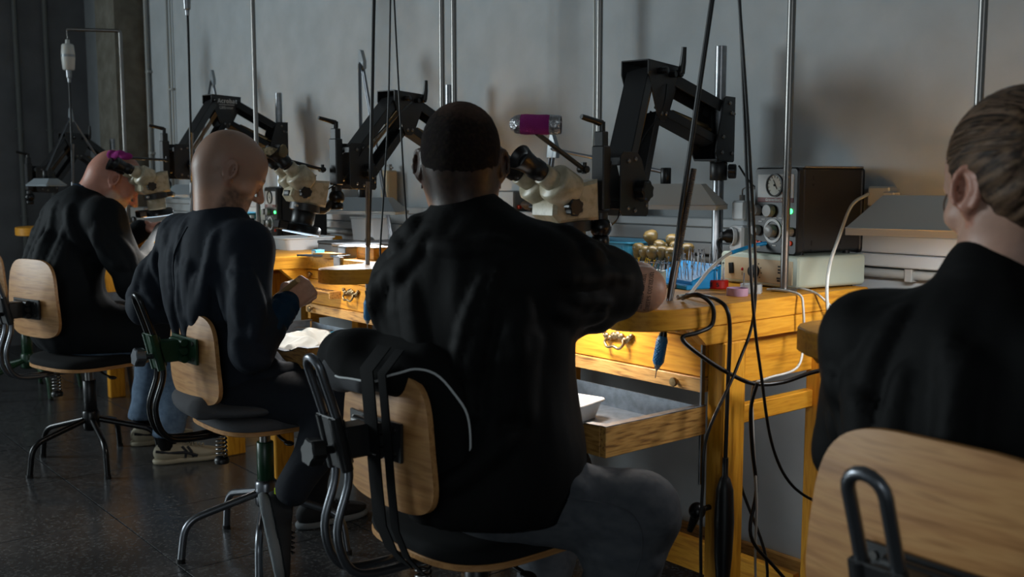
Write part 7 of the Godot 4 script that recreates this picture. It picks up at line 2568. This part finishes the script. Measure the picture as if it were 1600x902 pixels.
# ------------------------------------------------------------------ smooth bodies: fields of joined capsules and ellipsoids, meshed as surface nets
class Field:
	var kind := PackedInt32Array()        # 0 capsule, 1 ellipsoid
	var a := PackedVector3Array()
	var b := PackedVector3Array()
	var r0 := PackedFloat32Array()
	var r1 := PackedFloat32Array()
	var kk := PackedFloat32Array()
	var cut := PackedByteArray()
	var inv: Array[Basis] = []
	var noise: FastNoiseLite
	var namp := 0.0
	var nbasis := Basis()
	var planes: Array[Plane] = []         # kept side: below each plane
	var act := PackedInt32Array()

	func _add(t: int, p: Vector3, q: Vector3, x: float, y: float, k: float, sub: bool, m: Basis) -> void:
		kind.append(t); a.append(p); b.append(q); r0.append(x); r1.append(y); kk.append(k); cut.append(1 if sub else 0); inv.append(m)

	func cap(p: Vector3, q: Vector3, x: float, y := -1.0, k := 0.02, sub := false) -> void:
		_add(0, p, q, x, x if y < 0.0 else y, k, sub, Basis())

	func ell(p: Vector3, r: Vector3, m := Basis(), k := 0.02, sub := false) -> void:
		_add(1, p, r, maxf(r.x, maxf(r.y, r.z)), 0.0, k, sub, m.inverse())

	func chain(pts: Array, rs: Array, k := 0.02) -> void:
		for i in pts.size() - 1:
			cap(pts[i], pts[i + 1], rs[i], rs[i + 1], k)

	func d1(i: int, p: Vector3) -> float:
		if kind[i] == 0:
			var ba := b[i] - a[i]
			var pa := p - a[i]
			var h := clampf(pa.dot(ba) / maxf(ba.length_squared(), 1e-9), 0.0, 1.0)
			return (pa - ba * h).length() - lerpf(r0[i], r1[i], h)
		var q := (inv[i] * (p - a[i])) / b[i]
		var k0 := q.length()
		var k1 := (q / b[i]).length()
		return k0 * (k0 - 1.0) / k1 if k1 > 1e-6 else -b[i].x

	func at(p: Vector3, use: PackedInt32Array) -> float:
		var d := 1.0
		for i in use:
			var e := d1(i, p)
			var k := kk[i]
			if cut[i]:
				e = -e
				var h := maxf(k - absf(d - e), 0.0) / k
				d = maxf(d, e) + h * h * k * 0.25
			else:
				var h := maxf(k - absf(d - e), 0.0) / k
				d = minf(d, e) - h * h * k * 0.25
		if namp > 0.0 and absf(d) < 0.05:
			var w := nbasis * p
			d -= namp * noise.get_noise_3d(w.x, w.y, w.z)
		for pl in planes:
			d = maxf(d, pl.distance_to(p))
		return d

	func whole(p: Vector3) -> float:
		return at(p, PackedInt32Array(range(kind.size())))

	func net(mb: MB, cell: float, paint = null) -> void:
		var lo := Vector3(1e9, 1e9, 1e9)
		var hi := -lo
		for i in kind.size():
			if cut[i]:
				continue
			if kind[i] == 0:
				var rr := maxf(r0[i], r1[i])
				lo = lo.min(a[i] - Vector3.ONE * rr).min(b[i] - Vector3.ONE * rr)
				hi = hi.max(a[i] + Vector3.ONE * rr).max(b[i] + Vector3.ONE * rr)
			else:
				lo = lo.min(a[i] - Vector3.ONE * r0[i])
				hi = hi.max(a[i] + Vector3.ONE * r0[i])
		lo -= Vector3.ONE * (cell * 3.0 + namp + 0.01)
		hi += Vector3.ONE * (cell * 3.0 + namp + 0.01)
		var B := 4
		var bx := int(ceil((hi.x - lo.x) / (cell * B)))
		var by := int(ceil((hi.y - lo.y) / (cell * B)))
		var bz := int(ceil((hi.z - lo.z) / (cell * B)))
		var nx := bx * B + 1
		var ny := by * B + 1
		var nz := bz * B + 1
		var f := PackedFloat32Array()
		f.resize(nx * ny * nz)
		f.fill(1e6)
		var reach := cell * B * 0.87
		var all := PackedInt32Array(range(kind.size()))
		var live: Array[Vector3i] = []
		var ds := PackedFloat32Array()
		ds.resize(kind.size())
		for i in bx:
			for j in by:
				for k in bz:
					var ctr := lo + Vector3(i + 0.5, j + 0.5, k + 0.5) * (cell * B)
					var best := 1e9
					var deep := 1e9
					for q in all:
						var e := d1(q, ctr)
						ds[q] = e
						if not cut[q]:
							best = minf(best, e)
					if best > reach * 1.6 + namp + 0.03 or best < -reach * 4.0:
						continue
					var use := PackedInt32Array()
					for q in all:
						if cut[q]:
							if ds[q] < reach * 1.7 + 0.02:
								use.append(q)
						elif ds[q] < best + reach * 2.2 + kk[q]:
							use.append(q)
					var dc := at(ctr, use)
					if absf(dc) > reach * 1.6 + namp:
						continue
					live.append(Vector3i(i, j, k))
					for x in range(i * B, i * B + B + 1):
						for y in range(j * B, j * B + B + 1):
							var row := (x * ny + y) * nz
							for z in range(k * B, k * B + B + 1):
								if f[row + z] > 1e5:
									f[row + z] = at(lo + Vector3(x, y, z) * cell, use)
		var id := PackedInt32Array()
		id.resize(nx * ny * nz)
		id.fill(-1)
		var sx := ny * nz
		var offs := PackedInt32Array([0, 1, nz, nz + 1, sx, sx + 1, sx + nz, sx + nz + 1])
		for blk in live:
			for x in range(blk.x * B, blk.x * B + B):
				for y in range(blk.y * B, blk.y * B + B):
					for z in range(blk.z * B, blk.z * B + B):
						var o := (x * ny + y) * nz + z
						var inside := 0
						for q in 8:
							if f[o + offs[q]] < 0.0:
								inside += 1
						if inside == 0 or inside == 8:
							continue
						var sum := Vector3.ZERO
						var cnt := 0
						for q in 8:
							for bit in [1, 2, 4]:
								if q & bit:
									continue
								var da := f[o + offs[q]]
								var db := f[o + offs[q | bit]]
								if (da < 0.0) == (db < 0.0):
									continue
								var t := da / (da - db)
								var p := Vector3((q >> 2) & 1, (q >> 1) & 1, q & 1)
								if bit == 1:
									p.z += t
								elif bit == 2:
									p.y += t
								else:
									p.x += t
								sum += p
								cnt += 1
						var g := Vector3(
							f[o + offs[4]] + f[o + offs[5]] + f[o + offs[6]] + f[o + offs[7]] - f[o] - f[o + offs[1]] - f[o + offs[2]] - f[o + offs[3]],
							f[o + offs[2]] + f[o + offs[3]] + f[o + offs[6]] + f[o + offs[7]] - f[o] - f[o + offs[1]] - f[o + offs[4]] - f[o + offs[5]],
							f[o + offs[1]] + f[o + offs[3]] + f[o + offs[5]] + f[o + offs[7]] - f[o] - f[o + offs[2]] - f[o + offs[4]] - f[o + offs[6]])
						var pos := lo + (Vector3(x, y, z) + sum / cnt) * cell
						var nn := g.normalized()
						if paint != null:
							mb.tint = paint.call(pos, nn)
						id[o] = mb.vert(pos, nn)
		for blk in live:
			for x in range(blk.x * B, blk.x * B + B):
				for y in range(blk.y * B, blk.y * B + B):
					for z in range(blk.z * B, blk.z * B + B):
						var o := (x * ny + y) * nz + z
						if id[o] < 0:
							continue
						var s := f[o] < 0.0
						if y > 0 and z > 0 and (f[o + sx] < 0.0) != s:
							_quad(mb, id[o], id[o - nz], id[o - nz - 1], id[o - 1])
						if x > 0 and z > 0 and (f[o + nz] < 0.0) != s:
							_quad(mb, id[o], id[o - sx], id[o - sx - 1], id[o - 1])
						if x > 0 and y > 0 and (f[o + 1] < 0.0) != s:
							_quad(mb, id[o], id[o - sx], id[o - sx - nz], id[o - nz])

	func _quad(mb: MB, p: int, q: int, r: int, s: int) -> void:
		if p < 0 or q < 0 or r < 0 or s < 0:
			return
		mb.tri(p, q, r)
		mb.tri(p, r, s)


# ------------------------------------------------------------------ naming and placing
var taken := {}

func numbered(called: String) -> String:
	var k: int = taken.get(called, 0)
	taken[called] = k + 1
	return called if k == 0 else "%s_%03d" % [called, k]

func thing(called: String, label: String, category: String, at := Vector3.ZERO, turn := 0.0, group := "") -> Node3D:
	var o := Node3D.new()
	o.name = numbered(called)
	add_child(o)
	o.position = at
	o.rotation.y = turn
	return tag(o, label, category, group)

func tag(o: Node3D, label: String, category: String, group := "") -> Node3D:
	o.set_meta("label", label)
	o.set_meta("category", category)
	if group != "":
		o.set_meta("group", group)
	return o

func part(parent: Node3D, called: String, mb: MB, m: Material, label := "") -> MeshInstance3D:
	return part_mesh(parent, called, mb.mesh(), m, label)

func part_mesh(parent: Node3D, called: String, me: Mesh, m: Material, label := "") -> MeshInstance3D:
	var o := MeshInstance3D.new()
	o.name = called if parent != self else numbered(called)
	o.mesh = me
	o.material_override = m
	if label != "":
		o.set_meta("label", label)
	parent.add_child(o, true)
	return o

func single(called: String, mb: MB, m: Material, label: String, category: String, group := "") -> MeshInstance3D:
	var o := part(self, called, mb, m)
	tag(o, label, category, group)
	return o

func structure(called: String, mb: MB, m: Material, parent: Node3D = self) -> MeshInstance3D:
	var o := part(parent, called, mb, m)
	if parent == self:
		o.set_meta("kind", "structure")
	return o

func spline(pts: Array, each := 6) -> Array:
	var out := []
	var m := pts.size()
	for i in m - 1:
		var p0: Vector3 = pts[maxi(i - 1, 0)]
		var p1: Vector3 = pts[i]
		var p2: Vector3 = pts[i + 1]
		var p3: Vector3 = pts[mini(i + 2, m - 1)]
		for k in each:
			out.append(p1.cubic_interpolate(p2, p0, p3, float(k) / each))
	out.append(pts[m - 1])
	return out

# straight runs with rounded corners, as bent tube
func bent(pts: Array, r: float, each := 5) -> Array:
	var out := [pts[0]]
	for i in range(1, pts.size() - 1):
		var a: Vector3 = pts[i - 1]
		var b: Vector3 = pts[i]
		var c: Vector3 = pts[i + 1]
		var l := minf(r, minf((a - b).length(), (c - b).length()) * 0.49)
		var p := b + (a - b).normalized() * l
		var q := b + (c - b).normalized() * l
		for k in each + 1:
			var t := float(k) / each
			out.append(p.lerp(b, t).lerp(b.lerp(q, t), t))
	out.append(pts[pts.size() - 1])
	return out

func round_rect(w: float, d: float, r: float, each := 5) -> PackedVector2Array:
	var out := PackedVector2Array()
	for q in [[w / 2 - r, d / 2 - r, 0.0], [-w / 2 + r, d / 2 - r, 0.5], [-w / 2 + r, -d / 2 + r, 1.0], [w / 2 - r, -d / 2 + r, 1.5]]:
		for k in each + 1:
			var a: float = (q[2] + 0.5 * k / each) * PI
			out.append(Vector2(q[0] + r * cos(a), q[1] + r * sin(a)))
	return out

func lettering(words: String, size: float, depth := 0.0006, font := "Droid Sans", bold := true) -> TextMesh:
	var t := TextMesh.new()
	t.text = words
	var f := SystemFont.new()
	f.font_names = PackedStringArray([font])
	f.font_weight = 700 if bold else 400
	t.font = f
	t.font_size = 32
	t.pixel_size = size / 32.0
	t.depth = depth
	t.curve_step = 2.0
	return t

func V(x: float, y: float, z: float) -> Vector3:
	return Vector3(x, y, z)
